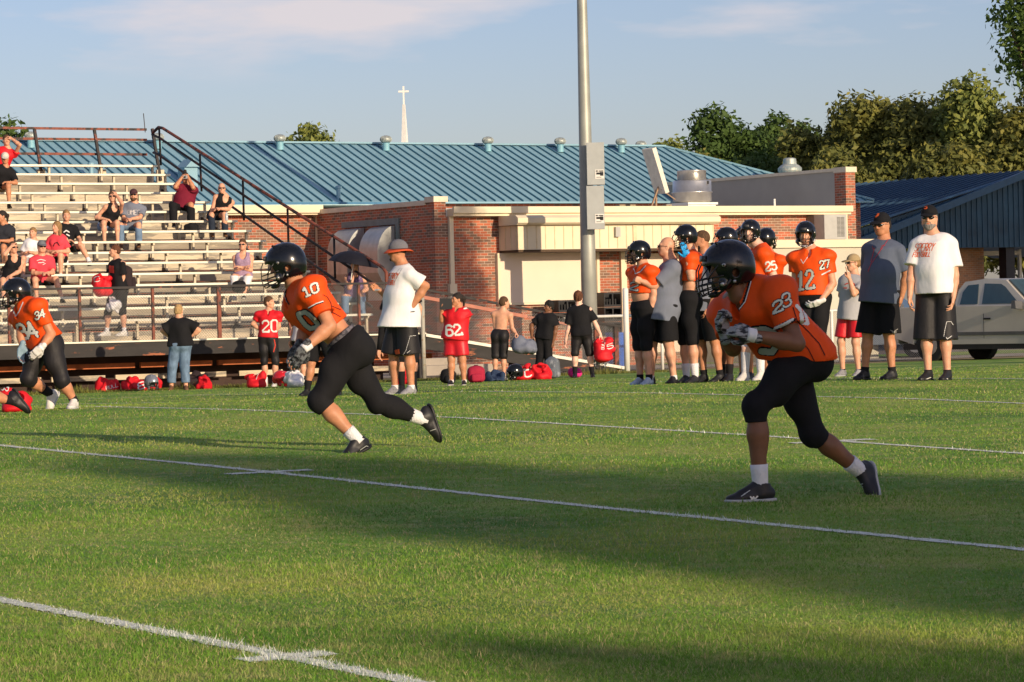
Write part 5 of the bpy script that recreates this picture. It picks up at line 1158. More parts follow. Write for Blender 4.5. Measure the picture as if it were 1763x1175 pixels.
# generic standing people
def ST_(label, s, topy, foot, xs, yaw, hd, armA, armB, hs=None, **kw):
    h = foot-topy; hs = h/(1.8*s) if hs is None else hs; hx, nx, Hx, kA, aA, tA, kB, aB, tB = xs; yk = foot-.285*h; ya = foot-.052*h; ty = foot-.02*h
    return person(label, s, (nx, foot-.825*h), (Hx, foot-.53*h), yaw, (hx, topy+.125*s*(.5+.5*hs if hs < 1 else 1), *hd), armA, armB, ((kA, yk, -.2), (aA, ya), (tA, ty, -1)), ((kB, yk, -.2), (aB, ya), (tB, ty, -1)), hs=hs, **kw)
TEE = dict(k='tee', hem=-.25, sl=.75, e=.018, loose=.028, w=.024, wf=16)
c = ST_('coach in white shirt and grey bucket hat with orange brim lining, facing left', 146, 417, 682, (684, 694, 693, 677, 680, 664, 704, 708, 690), -62, (-86, 2), ((672, 515, -.2), (650, 499, -.5)), ((733, 494, 0), (705, 536, -.6)),
  skin='tan', build=1.2, belly=.06, sw=.18, top=dict(TEE, m=whitec, hem=-.30, flare=.045), bot=dict(k='shorts', m=blacks, len=1.08, r=.125, e=.02), shoes=(shoeg, soleg), socks=(sockw, .06), hat=('bucket', cloth('hat_grey', (.15, .15, .17)), cloth('hat_orange', (.62, .10, .035))), glasses=True, beard=(0, 'dark'), full=1, hands=('fist', 'relax'), handdir=((641, 494), (694, 549)), hair=('buzz', 'dark'))
pr_(c, 'SPERRY', [(660, 480), (684, 480), (688, 470.5), (664, 470.5)], .75, (orp, None), nm='shirt_text'); pr_(c, 'FOOTBALL', [(660, 491), (680, 491), (683, 482), (661, 482)], .65, (orp, None), nm='shirt_text')
decal('shorts_piping', [[(716, 578), (706, 579), (703, 590), (699, 604), (694, 612)]], .6, c['botb'], CW, c['bot'], .004, .6); decal('shorts_logo', [[(701, 608), (706, 604)]], .7, c['botb'], CW, c['bot'], .004, .5); decal('shorts_mark', [], .1, c['botb'], orp, c['bot'], .004, .6, fill=[(679, 603), (688, 601), (689, 610), (681, 611)])
decal('lanyard', [[(693, 462), (684, 478), (678, 488)], [(690, 462), (676, 478)]], .5, c['topb'], M('cord_dark', (.05, .05, .06), .6), c['top'], .006, .5); K_ = c['J']; c['child']('wrist_watch', tubemesh(K_['wB']+(K_['eB']-K_['wB'])*.02, K_['wB']+(K_['eB']-K_['wB'])*.12, .034, .036), black)
c = ST_('bald man in grey t-shirt, dark sunglasses and black shorts standing with folded arms', 143, 412, 667, (1147, 1156, 1146, 1123, 1121, 1106, 1151, 1160, 1148), -78, (-90, -3), ((1112, 498, .0), (1130, 492, .2)), ((1127, 497, -.2), (1104, 488, -.2)),
  skin='light', build=1.15, belly=.05, sw=.18, top=dict(TEE, m=greyc, hem=-.33), bot=dict(k='shorts', m=blackc, len=.95, r=.115, e=.02), shoes=(shoeb, shoeb), socks=(sockw, .05), glasses=True, hands=('relax', 'fist'), full=1)
decal('shirt_print', [[(1116, 474), (1122, 468), (1126, 466)], [(1118, 478), (1127, 472)]], 1.1, c['topb'], redp, c['top'], .004, .7)
c = ST_('bearded man in glasses and grey t-shirt half hidden behind the crouching player', 140, 402, 665, (1207, 1213, 1211, 1207, 1212, 1197, 1230, 1240, 1222), -70, (-85, 3), ((1194, 508, 0), (1190, 545, 0)), ((1236, 502, 0), (1220, 538, -.5)),
  skin='tan', build=1.12, belly=.03, top=dict(TEE, m=greyc, hem=-.20), bot=dict(k='shorts', m=blackc, len=1.0, r=.115, e=.02), shoes=(shoeb, shoeb), socks=(sockb, .15), hair=('buzz', 'brown'), beard=(1, 'dark'), full=1)
decal('shorts_logo', [[(1214, 605), (1220, 601.5)]], .7, c['botb'], CW, c['bot'], .004, .5)
c = ST_('helmeted player in orange holding his blue-gloved hand to his face mask', 143, 392, 664, (1180, 1189, 1186, 1178, 1182, 1168, 1192, 1197, 1182), -85, (-85, 8), ((1190, 480, .3), (1196, 440, 0)), ((1190, 480, -.4), (1183, 443, -.5)), pads=True,
  skin='light', build=1.08, top=dict(JO, hem=.42), bot=dict(P3, len=.14), shoes=(shoeb, shoeb), socks=(sockw, .35), helmet='black', gloves=(None, gloveb), handdir=((1196, 425), (1177, 425)), hands=('relax', 'flat'), hs=1.0)
c = ST_('helmeted player in cropped orange jersey with bare midriff, leftmost of the waiting group', 143, 420, 667, (1100, 1107, 1109, 1101, 1102, 1086, 1113, 1118, 1104), -62, (-75, 5), ((1096, 510, 0), (1099, 545, 0)), ((1126, 508, 0), (1120, 545, 0)), pads=True,
  skin='light', build=1.08, belly=.03, top=dict(JO, hem=.40, hemn=(0, 0, -1)), bot=dict(P3, len=.18), shoes=(shoebl, shoebl), socks=(sockb, .12), helmet='black')
pr_(c, '2', [(1086, 499), (1098, 501), (1099, 487), (1087, 486)], 1.6, (numg, numk)); trim(c, [(1091, 463), (1094, 472), (1103, 468), (1112, 458)], 1.0, CW)
c = ST_('helmeted dark-skinned player mostly hidden behind the crouching receiver', 140, 398, 663, (1250, 1256, 1252, 1246, 1250, 1238, 1258, 1256, 1246), -80, (-85, 6), ((1244, 500), (1246, 540)), ((1266, 500), (1262, 540)), pads=True,
  skin='brown', build=1.0, top=dict(JO, hem=.1), bot=P3, shoes=(shoeb, shoeb), socks=(sockb, .3), helmet='black', res=.014)
c = ST_('helmeted player in orange jersey number 25 looking back over his shoulder', 146, 388, 664, (1292, 1309, 1303, 1285, 1283, 1270, 1308, 1310, 1298), -75, (-28, 4), ((1290, 498), (1292, 540)), ((1338, 497), (1330, 540)), pads=True,
  skin='pale', build=1.15, top=dict(JO, hem=.0, e=.03), bot=P3, shoes=(shoew, shoew), socks=(sockw, .75), helmet='black')
pr_(c, '25', [(1319, 467), (1337, 464), (1335, 450), (1318, 452)], 1.8, (numw, None)); trim(c, [(1320, 477), (1328, 471), (1336, 469)], 1.3, CW, 'sleeve_trim')
c = ST_('player whose black helmet shows just right of the number 25 player', 138, 399, 660, (1320, 1326, 1326, 1320, 1321, 1312, 1334, 1335, 1326), 120, (150, 0), ((1316, 500), (1318, 540)), ((1338, 500), (1336, 540)), pads=True, skin='tan', top=dict(JO, hem=.1), bot=P3, shoes=(shoeb, shoeb), helmet='black', res=.016)
c = ST_('player with only a sliver of black helmet showing left of the number 25 player', 136, 392, 658, (1281, 1284, 1284, 1276, 1278, 1270, 1290, 1292, 1284), -40, (-60, 0), ((1272, 500), (1274, 540)), ((1296, 500), (1294, 540)), pads=True, skin='tan', top=dict(JO, hem=.1), bot=P3, shoes=(shoeb, shoeb), helmet='black', res=.016)
c = ST_('helmeted player in orange jersey number 27 with white gloves and white chin strap', 150, 392, 664, (1387, 1397, 1401, 1390, 1390, 1380, 1411, 1409, 1402), -22, (-14, 8), ((1369, 490), (1374, 530)), ((1434, 495, -.2), (1412, 526, -.9)), pads=True,
  skin='light', build=1.0, sw=.172, top=dict(JO, hem=.06, e=.018), bot=dict(P3, e=.012), shoes=(shoeb, shoeb), socks=(sockb, .2), helmet='white', gloves=(glovew, glovew), handdir=(None, (1394, 534)))
pr_(c, '27', [(1412, 464), (1428, 460), (1427, 447), (1411, 450)], 1.6, (numw, numk)); pr_(c, '12', [(1372, 500), (1402, 496), (1398, 465), (1374, 470)], 2.8, (numg, numk)); trim(c, [(1415, 473), (1429, 466)], 1.5, CW, 'sleeve_trim'); trim(c, [(1379, 447), (1383, 454), (1392, 441)], .8, CW)
c = ST_('man in tan cap, light grey t-shirt and red shorts with one finger on his lips', 120, 440, 650, (1468, 1470, 1464, 1448, 1451, 1438, 1473, 1478, 1470), -38, (-62, 0), ((1448, 510, -.1), (1468, 517, -.7)), ((1470, 508, -.8), (1462, 479, -.2)),
  skin='light', build=1.0, top=dict(TEE, m=lgreyc, hem=-.22, flare=.035), bot=dict(k='shorts', m=redsh, len=.85, r=.105, e=.02), shoes=(shoeg, soleg), socks=(sockb, .05), hat=('cap', khaki), glasses=True, hands=('relax', 'point'), handdir=((1478, 517), (1459, 462)), hair=('short', 'sandy'))
decal('shirt_print', [[(1455, 490), (1460, 488)], [(1470, 488), (1472, 492)], [(1453, 496), (1458, 496)]], 1.2, c['topb'], redp, c['top'], .004, .6)
c = ST_('coach in slate blue polo and black cap with red lanyard, hands behind his back', 158, 368, 655, (1518, 1522, 1515, 1494, 1489, 1470, 1530, 1536, 1516), -26, (-38, 6), ((1496, 468, .7), (1510, 505, .8)), ((1560, 473, .3), (1552, 512, .4)),
  skin='tan', build=1.13, belly=.06, sw=.178, top=dict(TEE, m=slate, hem=-.23, sl=.8, flare=.02), bot=dict(k='shorts', m=blackc, len=1.02, r=.13, e=.025), shoes=(shoeb, shoeb), socks=(sockb, .12), hat=('cap', blackc), glasses=True, hair=('short', 'dark'), full=1)
decal('lanyard', [[(1541, 398), (1530, 412), (1516, 432), (1500, 455), (1495, 468)], [(1506, 427), (1500, 452)]], .8, c['topb'], M('cord_red', (.5, .02, .04), .6), c['top'], .006, .6)
decal('shirt_print', [[(1516, 430), (1519, 423), (1524, 424)], [(1502, 424), (1504, 430)]], .7, c['topb'], redp, c['top'], .004, .6); decal('shorts_logo', [[(1533, 569), (1540, 572), (1533, 577)], [(1545, 567), (1538, 572), (1544, 577)], [(1536, 572), (1543, 572)]], 1.0, c['botb'], M('logo_grey', (.25, .24, .22)), c['bot'], .004, .6)
decal('cap_logo', [[(1509, 366), (1512, 371), (1508, 374), (1513, 369)]], 1.5, c['hatb'], orp, c['hat'], .003, .6)
c = ST_('coach in white shirt with grey beard, black cap, sunglasses and black shorts, arms at sides', 160, 356, 656, (1600, 1607, 1610, 1594, 1598, 1583, 1627, 1631, 1620), -14, (-16, 2), ((1569, 470, -.3), (1566, 512, -.6)), ((1644, 474, -.3), (1641, 513, -.7)),
  skin='light', build=1.12, belly=.045, sw=.178, top=dict(TEE, m=whitec, hem=-.10, sl=.72), bot=dict(k='shorts', m=blacks, len=1.2, r=.125, e=.02), shoes=(shoeb, shoeb), socks=(sockb, .05), hat=('cap', blackc), glasses=True, hair=('short', 'grey'), beard=(1, 'white'), full=1)
pr_(c, 'SPERRY', [(1575, 433), (1606, 432), (1611, 419), (1578, 420)], .8, (orp, None), nm='shirt_text', step=.45); pr_(c, 'FOOTBALL', [(1571, 443), (1601, 442), (1604, 434), (1574, 435)], .7, (orp, None), nm='shirt_text', step=.4)
pr_(c, 'S', [(1591, 361), (1596, 361), (1596, 353), (1592, 353)], .9, (orp, None), key='hatb', nm='cap_logo', step=.5) if 0 else decal('cap_logo', strokes_px('S', [(1591, 360), (1596, 360), (1596, 353), (1592, 353)]), .9, c['hatb'], orp, c['hat'], .003, .5)
decal('shorts_piping', [[(1641, 560), (1637, 554), (1630, 554), (1627, 567), (1625, 580)]], .7, c['botb'], CW, c['bot'], .004, .6); decal('shorts_logo', [[(1629, 581), (1631, 584), (1638, 579)]], .8, c['botb'], CW, c['bot'], .004, .5)
shoe_decals(c, [('A', [[(1586, 653), (1590, 655), (1602, 650)]], .9, numw), ('B', [[(1630, 652), (1635, 655), (1644, 650)]], .9, numw)])
# #34
p34 = person('football player in orange jersey number 34 running at the far left with white glove', 178, (43, 527), (78, 592), -48, (27, 505, -78, 6, 0, -.02), ((36, 572, -.5), (38, 598, -.4)), ((88, 576, 0), (70, 600, -.6)), ((48, 652, -.4), (86, 678, .6), (77, 697, -.5)), ((106, 655, -.2), (127, 689, .2), (120, 698, -1)),
  skin='tan', build=1.05, lf=.95, pads=True, top=dict(JO, hem=.02), bot=dict(P3, m=blacks, len=.25), shoes=(shoew, soleg), socks=[(sockb, .35), (sockb, .14)], helmet='black', gloves=(M('glove_pale_blue', (.20, .30, .38), .6), glovew), handdir=((33, 625), (50, 618)), toes_up=(1, None))
K_ = p34['J']; p34['child']('glove_cuff', tubemesh(K_['wB']+(K_['eB']-K_['wB'])*-.1, K_['wB']+(K_['eB']-K_['wB'])*.18, .035, .037), whitec)
pr_(p34, '34', [(62, 551), (77, 545), (74, 532), (60, 538)], 1.7, (numw, numk)); pr_(p34, '34', [(40, 584), (68, 579), (52, 554), (28, 560)], 3.2, (numw, numk)); trim(p34, [(23, 535), (27, 545), (33, 537), (40, 521)], 1.3, CW)
c = person('football player sprawling at the left edge with only one dark cleat in frame', 190, (-130, 560), (-78, 640), -60, (-150, 530, -80, 10), ((-120, 620), (-140, 660)), ((-100, 620), (-120, 670)), ((-30, 680, -.2), (20, 690, .4), (38, 715, .1)), ((-110, 690, -.2), (-90, 722), (-110, 728)), skin='tan', pads=True, top=dict(JO, hem=.05), bot=dict(P3, len=.25), shoes=(shoeb, shoeb), socks=[(sockb, .2), (sockb, .2)], helmet='black', toes_up=(1, None), ground=False)
# ------------------------------------------------------------------ children and helpers by the ramp
JR = dict(JO, m=redj)
c = ST_('woman with short blond hair in black t-shirt and rolled jeans seen from behind', 90, 529, 676, (308, 309, 311, 318, 320, 322, 297, 295, 293), 172, (165, 0), ((342, 573, 0), (326, 585, .3)), ((280, 573, 0), (295, 586, .3)), female=True, sw=.21,
  skin='light', build=1.22, top=dict(TEE, m=blackc, hem=-.05, loose=.05), bot=dict(k='jeans', m=jeans, len=.85, e=.015), shoes=(shoebr, shoebr), hair=('short', 'blond'))
c = ST_('boy in red football jersey number 20 and black pants standing in front of the bleachers', 96, 508, 665, (464, 463, 461, 455, 457, 452, 474, 473, 470), -8, (65, 0), ((435, 556, 0), (453, 570, -.5)), ((480, 560, 0), (466, 576, -.5)), pads=True,
  skin='light', build=.95, top=dict(JR, hem=.05), bot=dict(P3, m=blacks, len=.2), shoes=(shoew, shoew), socks=(sockw, .25), hair=('short', 'brown'))
pr_(c, '20', [(453, 572), (478, 571), (477, 551), (452, 553)], 1.9, (numw, None), step=.8); decal('sleeve_number', [[(438, 533), (445, 532)], [(470, 531), (475, 532)]], 1.2, c['topb'], CW, c['top'], .004, .6); decal('pants_stripe', [[(472, 585), (474, 595), (471, 606)]], 1.2, c['botb'], redp, c['bot'], .004, .6)
c = ST_('boy in white shirt with red waistband half hidden behind the number 10 player', 95, 520, 664, (521, 520, 515, 510, 511, 504, 522, 522, 516), -50, (-60, 0), ((506, 566), (501, 586)), ((532, 566), (528, 586)), skin='light', build=.95, top=dict(TEE, m=whitec, hem=.0), bot=dict(k='shorts', m=blackc, len=1.1, r=.09), shoes=(shoeb, shoeb), socks=(sockb, .3), hair=('short', 'brown'))
c = ST_('player in black shorts and black socks hidden behind the number 10 player except his legs', 122, 482, 682, (545, 547, 550, 536, 529, 517, 574, 583, 580), -40, (-60, 0), ((526, 545), (528, 575)), ((566, 545), (566, 575)), skin='tan', build=1.0, top=dict(JO, hem=.1), bot=dict(k='shorts', m=blackc, len=.95, r=.1), shoes=(shoeb, shoeb), socks=(sockb, .35), hair=('short', 'dark'))
c = ST_('person in black long sleeves and black socks standing hidden behind the bucket-hat coach', 130, 456, 676, (688, 690, 690, 690, 692, 684, 712, 713, 706), -30, (-30, 0), ((660, 545, 0), (653, 602, 0)), ((722, 530), (716, 565)), skin='light', build=.95, top=dict(TEE, m=blackc, hem=-.1), bot=dict(P3, m=blackc, len=.2), shoes=(shoeb, shoeb), socks=(sockb, .5), hair=('short', 'dark'))
K_ = c['J']; c['child']('long_sleeve', tubemesh(K_['eA']+(K_['sA']-K_['eA'])*.5, K_['wA'], .055, .036), blackc); c['child']('long_sleeve', tubemesh(K_['eA'], K_['wA']-(K_['wA']-K_['eA'])*.02, .052, .038), blackc)
c = g62 = ST_('girl in red football jersey number 62 taking a photo with a black tablet', 100, 505, 664, (786, 789, 784, 777, 777, 773, 796, 799, 798), -18, (-62, 0), ((761, 552, -.1), (760, 531, -.7)), ((805, 549, 0), (783, 533, -.8)), female=True,
  skin='tan', build=1.15, top=dict(JR, hem=-.12, e=.03, loose=.05, flare=.02), bot=dict(k='shorts', m=redsh, len=.85, r=.115, e=.035), shoes=(shoeb, shoew), socks=(sockw, .04), hair=('pony', 'dark'), hands=('grip', 'grip'), handdir=((758, 522), (778, 524)))
pr_(c, '62', [(769, 579), (796, 576), (790, 559), (768, 561)], 2.2, (numw, None), step=.8); decal('sleeve_number', [[(799, 532), (804, 531)]], 1.6, c['topb'], CW, c['top'], .004, .6)
c = kid7 = ST_('shirtless boy in black football pants seen from behind holding a grey sweatshirt', 96, 509, 653, (869, 865, 861, 867, 868, 872, 853, 852, 855), 165, (115, 0), ((882, 565, -.2), (889, 574, -.5)), ((852, 560), (858, 580, .3)), skin='light', build=.85, bot=dict(P3, m=blacks, len=.05, e=.012), shoes=(shoew, shoew), socks=(sockw, .06), hair=('short', 'brown'), hands=('grip', 'relax'))
c = ST_('boy with curly black hair in black t-shirt bending towards the grey sweatshirt', 90, 519, 650, (944, 942, 937, 930, 925, 920, 944, 945, 942), -22, (-62, 0), ((915, 560, 0), (916, 583, 0)), ((957, 565, 0), (952, 592, -.3)), skin='brown', build=1.0, top=dict(TEE, m=blackc, hem=-.1, loose=.03), bot=dict(k='jeans', m=blackc, len=.9), shoes=(shoeb, shoeb), hair=('curly', 'black'))
c = kid9 = ST_('child with auburn hair in black t-shirt seen from behind carrying red shoulder pads', 92, 503, 651, (996, 998, 1001, 1015, 1020, 1022, 990, 990, 988), 172, (165, 0), ((1025, 558, 0), (1034, 577, 0)), ((979, 566, 0), (974, 586, 0)), skin='pale', build=1.05, top=dict(TEE, m=blackc, hem=-.15, loose=.03), bot=dict(P3, m=blacks, len=.05, e=.01), shoes=(shoeb, shoeb), socks=(sockb, .35), hair=('curly', 'auburn'), hands=('grip', 'relax'))
# ------------------------------------------------------------------ spectators on the bleachers
def ik(S, W_, l1, l2, pole):
    d = W_-S; D = np.linalg.norm(d); D = min(D, l1+l2-.01); d = nrm(d); a = (l1*l1-l2*l2+D*D)/(2*D); h = math.sqrt(max(0, l1*l1-a*a)); p = nrm(pole-d*(pole@d)); return S+d*a+p*h
def SIT(label, x, row, headpx, yaw, hyaw, arms, skin, hs=1.0, knees=(0, 0), feet=None, lean=.0, spread=.13, hpitch=0, wA=None, wB=None, drop=0, kup=0, **kw):
    u = u0s+tread*row+.14; tt = (x-881.5)/F; Y = u/(math.cos(TH)-math.sin(TH)*tt); X = Y*tt; z = z0s+rise*row+.10*hs; H = np.array([X, Y, z])
    y = math.radians(yaw); fw = np.array([math.sin(y), -math.cos(y), 0]); rt = np.cross(fw, [0, 0, 1]); HCp = P(headpx[0], headpx[1], Y-.05-lean*.6); HC = HCp
    top = HC-np.array([0, 0, .17])+fw*-.03; N3 = H+nrm(top-H)*.49*hs; HC = N3+nrm(HC-N3)*.20*(.5+.5*hs); a = {}
    for sd, sg, i in (('A', 1, 0), ('B', -1, 1)):
        hp = H+rt*sg*.09; ka = math.radians(knees[i]); kd = nrm(fw*math.cos(ka)+rt*math.sin(ka)+rt*sg*spread); K = hp+kd*.42*hs+np.array([0, 0, .02+kup]); 
        ft = feet[i] if feet else (0, 0); A_ = K+fw*(.02+ft[0])+rt*ft[1]+np.array([0, 0, -.43*hs]); A_[2] = max(A_[2], z-.10*hs-.43+.085-drop); A_ = K+nrm(A_-K)*.41*hs
        S = N3+rt*sg*.18*hs-np.array([0, 0, .05]); st = arms[i]
        if st == 'knee': W_ = K-kd*.06+np.array([0, 0, .085])
        elif st == 'clasp': W_ = (H+fw*.40*hs+np.array([0, 0, .15]))+rt*sg*.035
        elif st == 'lap': W_ = H+fw*.20+np.array([0, 0, .15])+rt*sg*.04
        elif st == 'cross': W_ = N3-np.array([0, 0, .27])+fw*.2-rt*sg*.06
        elif st == 'shade': W_ = HC+nrm(np.array([math.sin(math.radians(hyaw)), -math.cos(math.radians(hyaw)), 0]))*.11+rt*sg*.09+np.array([0, 0, .035])
        elif st == 'cam': W_ = HC+fw*.17+rt*sg*.07+np.array([0, 0, .0])
        elif st == 'umb': W_ = N3+fw*.18-rt*sg*-.02+np.array([0, 0, -.04])
        elif st == 'down': W_ = H+rt*sg*.24+np.array([0, 0, .12])+fw*.05
        pole = -np.array([0, 0, 1.0])+rt*sg*.55-fw*.15; E_ = ik(S, W_, .30*hs, .26*hs, pole); a[sd] = (E_, W_, K, A_, A_+fw*.17-np.array([0, 0, .03]))
    s = F/Y
    return person(label, s, N3, H, yaw, (HC, hyaw, hpitch, 0), (a['A'][0], a['A'][1]), (a['B'][0], a['B'][1]), (a['A'][2], a['A'][3], a['A'][4]), (a['B'][2], a['B'][3], a['B'][4]), skin=skin, hs=hs, ground=False, dorsal=(np.array([0, 0, 1.0])+fw*.3, np.array([0, 0, 1.0])+fw*.3), **kw)
GRP = None
TT = dict(TEE, hem=-.02); SHO = lambda m, **k: dict(dict(k='shorts', m=m, len=.7, r=.11, e=.018), **k)
SIT('boy in red t-shirt shading his eyes on the top rows at far left', 8, 14, (12, 247), 10, 20, ('knee', 'shade'), 'light', top=dict(TT, m=redj), bot=SHO(blackc), shoes=(shoeb, shoeb), hair=('short', 'brown'), lean=.15)
SIT('man in white cap and black t-shirt leaning on his knees in the upper left rows', 4, 12, (9, 278), 20, 10, ('knee', 'knee'), 'tan', top=dict(TT, m=blackc), bot=SHO(khaki), shoes=(shoeb, shoeb), hat=('cap', cloth('cap_white', (.6, .57, .5))), lean=.2, hair=('short', 'brown'), hpitch=10)
SIT('woman in charcoal t-shirt with dark tied hair at the left edge', 4, 6, (6, 382), 0, -50, ('lap', 'lap'), 'tan', top=dict(TT, m=darkt), bot=SHO(denim), shoes=(shoeb, shoeb), hair=('pony', 'dark'), female=True)
SIT('small blond girl in white t-shirt sitting behind the man in the grey cap', 54, 5, (57, 406), 10, -15, ('lap', 'lap'), 'light', hs=.8, top=dict(TT, m=whitec), bot=SHO(lgreyc), shoes=(shoew, shoew), hair=('pony', 'sandy'), female=True)
SIT('woman in black tank top shading her eyes with one hand at lower left', 20, 3, (24, 434), 10, 40, ('shade', 'knee'), 'light', top=dict(k='tank', m=blackc, hem=.0), bot=SHO(denim, len=.45), shoes=(shoeb, shoeb), hair=('pony', 'brown'), female=True, glasses=True, knees=(0, 20))
c = SIT('man in coral t-shirt and grey cap with knees apart and hands together', 73, 3, (72, 428), 22, 25, ('clasp', 'clasp'), 'light', build=1.1, top=dict(TT, m=coral), bot=SHO(blackc), shoes=(shoeb, shoeb), hat=('cap', cloth('cap_grey', (.15, .16, .18))), glasses=True, spread=.3, lean=.12, feet=((0, -.02), (.03, -.12)), hair=('short', 'brown'), full=1)
decal('shirt_print', [[(64, 449), (70, 447), (78, 449)], [(66, 453), (76, 452)], [(74, 456), (78, 454)]], .9, c['topb'], CW, c['top'], .004, .6)
c = SIT('girl in coral t-shirt with loose blond hair sitting beside the boy in black', 104, 5, (98, 400), -5, -40, ('lap', 'lap'), 'light', hs=.95, top=dict(TT, m=coral), bot=SHO(blackc, len=.4), shoes=(shoew, shoew), hair=('long', 'sandy'), female=True, kup=.04)
decal('shirt_print', [[(92, 424), (94, 419), (99, 418), (102, 423)]], 1.2, c['topb'], numk, c['top'], .004, .6)
c = SIT('boy in black t-shirt and white socks with one leg stretched out', 119, 6, (114, 377), 25, 10, ('lap', 'knee'), 'light', hs=.97, top=dict(TT, m=blackc), bot=SHO(blackc), shoes=(shoeg, shoeg), socks=(sockw, .25), hair=('short', 'sandy'), knees=(0, -8), feet=((0, 0), (.2, -.14)))
decal('shirt_print', [[(110, 400), (114, 397), (119, 400)], [(115, 404), (119, 406)]], 1.3, c['topb'], CW, c['top'], .004, .6)
SIT('barefoot woman in black tank top and denim shorts beside the man in the grey t-shirt', 188, 8, (195, 346), 20, 5, ('lap', 'shade'), 'light', top=dict(k='tank', m=blackc, hem=.0), bot=SHO(denim, len=.4), hair=('pony', 'brown'), glasses=True, female=True, lean=.1, kup=.05)
c = SIT('man in grey t-shirt, dark cap and jeans with clasped hands', 231, 8, (231, 343), 2, 2, ('clasp', 'clasp'), 'light', build=1.15, belly=.03, top=dict(TT, m=greyc), bot=dict(k='jeans', m=jeans), shoes=(shoebr, shoebr), hat=('cap', cloth('cap_dark_red', (.07, .03, .035))), glasses=True, beard=(1, 'brown'), full=1, spread=.25, lean=.08, hair=('short', 'brown'))
pr_(c, 'OMEG', [(220, 370), (241, 370), (241, 362), (220, 362)], .8, (M('pale_print', (.5, .48, .48)), None), nm='shirt_print', step=.6)
c = mc = SIT('woman in maroon t-shirt and black trousers photographing with a small camera', 320, 10, (322, 314), 5, 0, ('cam', 'cam'), 'tan', build=1.3, belly=.07, top=dict(TT, m=maroon, hem=-.05), bot=dict(k='jeans', m=blackc, e=.02), shoes=(shoeb, shoew), hair=('bun', 'dark'), female=True, spread=.25, hands=('grip', 'grip'))
SIT('bald man in black basketball tank top and sunglasses holding a water bottle', 377, 9, (385, 332), 12, 8, ('clasp', 'clasp'), 'light', build=1.08, top=dict(k='tank', m=blackc, hem=.0), bot=dict(k='jeans', m=djeans), shoes=(shoebr, shoebr), glasses=True, lean=.12)
SIT('older woman in mauve sleeveless top and white trousers with folded arms', 421, 3, (418, 428), 0, -8, ('cross', 'cross'), 'light', build=1.1, top=dict(k='tank', m=purple, hem=.0), bot=dict(k='jeans', m=whitec, len=.5), shoes=(shoew, shoew), hair=('short', 'brown'), female=True, glasses=True, knees=(0, 0), feet=((0, 0), (.1, .1)))
um = SIT('woman in purple patterned tank top and jeans sitting under a black umbrella', 612, 1, (611, 463), 0, 0, ('umb', 'knee'), 'light', build=1.2, belly=.04, top=dict(k='tank', m=dpurple, hem=.0), bot=dict(k='jeans', m=jeans), shoes=(shoew, shoeg), hair=('short', 'dark'), female=True, hands=('fist', 'relax'), spread=.2)
# boy standing on the walkway
dk = (.91,)
def walk_boy():
    d = 62.3; s = F/d
    return person('boy in black t-shirt with backpack walking left along the bleacher walkway', s, (201, 449), (205, 500), -48, (197, 433, -72, 3), ((190, 474, 0), (184, 492, -.5)), ((212, 478, .1), (206, 502, -.3)), ((186, 538, -.2), (184, 571, 0), (175, 577, -.3)), ((211, 538, 0), (214, 571, 0), (205, 577, -.3)),
      skin='light', top=dict(TEE, m=blackc, hem=.0), bot=dict(k='pants34', m=blackc, len=.05, e=.012), shoes=(shoew, shoew), socks=(sockw, .2), hair=('short', 'auburn'), hands=('grip', 'grip'), ground=False, handdir=((180, 500), (203, 512)))
c = wb = walk_boy(); decal('shirt_print', [], .1, c['topb'], redp, c['top'], .004, .6, fill=[(187, 457), (196, 458), (197, 471), (188, 470)])
# ================================================================== VEGETATION
def leafmat(name, c, tr=.3):
    m = bpy.data.materials.new(name); m.use_nodes = True; t = m.node_tree; b = t.nodes['Principled BSDF']; b.inputs['Roughness'].default_value = .6; b.inputs['Specular IOR Level'].default_value = .25
    a = N(t, 'ShaderNodeAttribute', attribute_name='rnd'); sp = N(t, 'ShaderNodeSeparateXYZ'); L(t, a.outputs['Vector'], sp.inputs[0])
    r = N(t, 'ShaderNodeValToRGB'); e = r.color_ramp.elements; e[0].color = (c[0]*.55, c[1]*.6, c[2]*.6, 1); e[1].color = (c[0]*1.6, c[1]*1.35, c[2]*1.1, 1); x = e.new(.5); x.color = (*c, 1); L(t, sp.outputs[0], r.inputs[0])
    L(t, r.outputs[0], b.inputs['Base Color']); tl = N(t, 'ShaderNodeBsdfTranslucent'); L(t, r.outputs[0], tl.inputs[0]); ms = N(t, 'ShaderNodeMixShader'); ms.inputs[0].default_value = tr
    L(t, b.outputs[0], ms.inputs[1]); L(t, tl.outputs[0], ms.inputs[2]); L(t, ms.outputs[0], t.nodes['Material Output'].inputs[0]); return m
bark = M('bark', (.13, .09, .06), .9, var=.3, scale=8, bump=.8, bscale=20)
LM = {'olive': leafmat('leaf_olive', (.165, .18, .046)), 'green': leafmat('leaf_green', (.085, .145, .034)), 'light': leafmat('leaf_light', (.19, .235, .06)), 'dark': leafmat('leaf_dark', (.05, .085, .025), .05)}
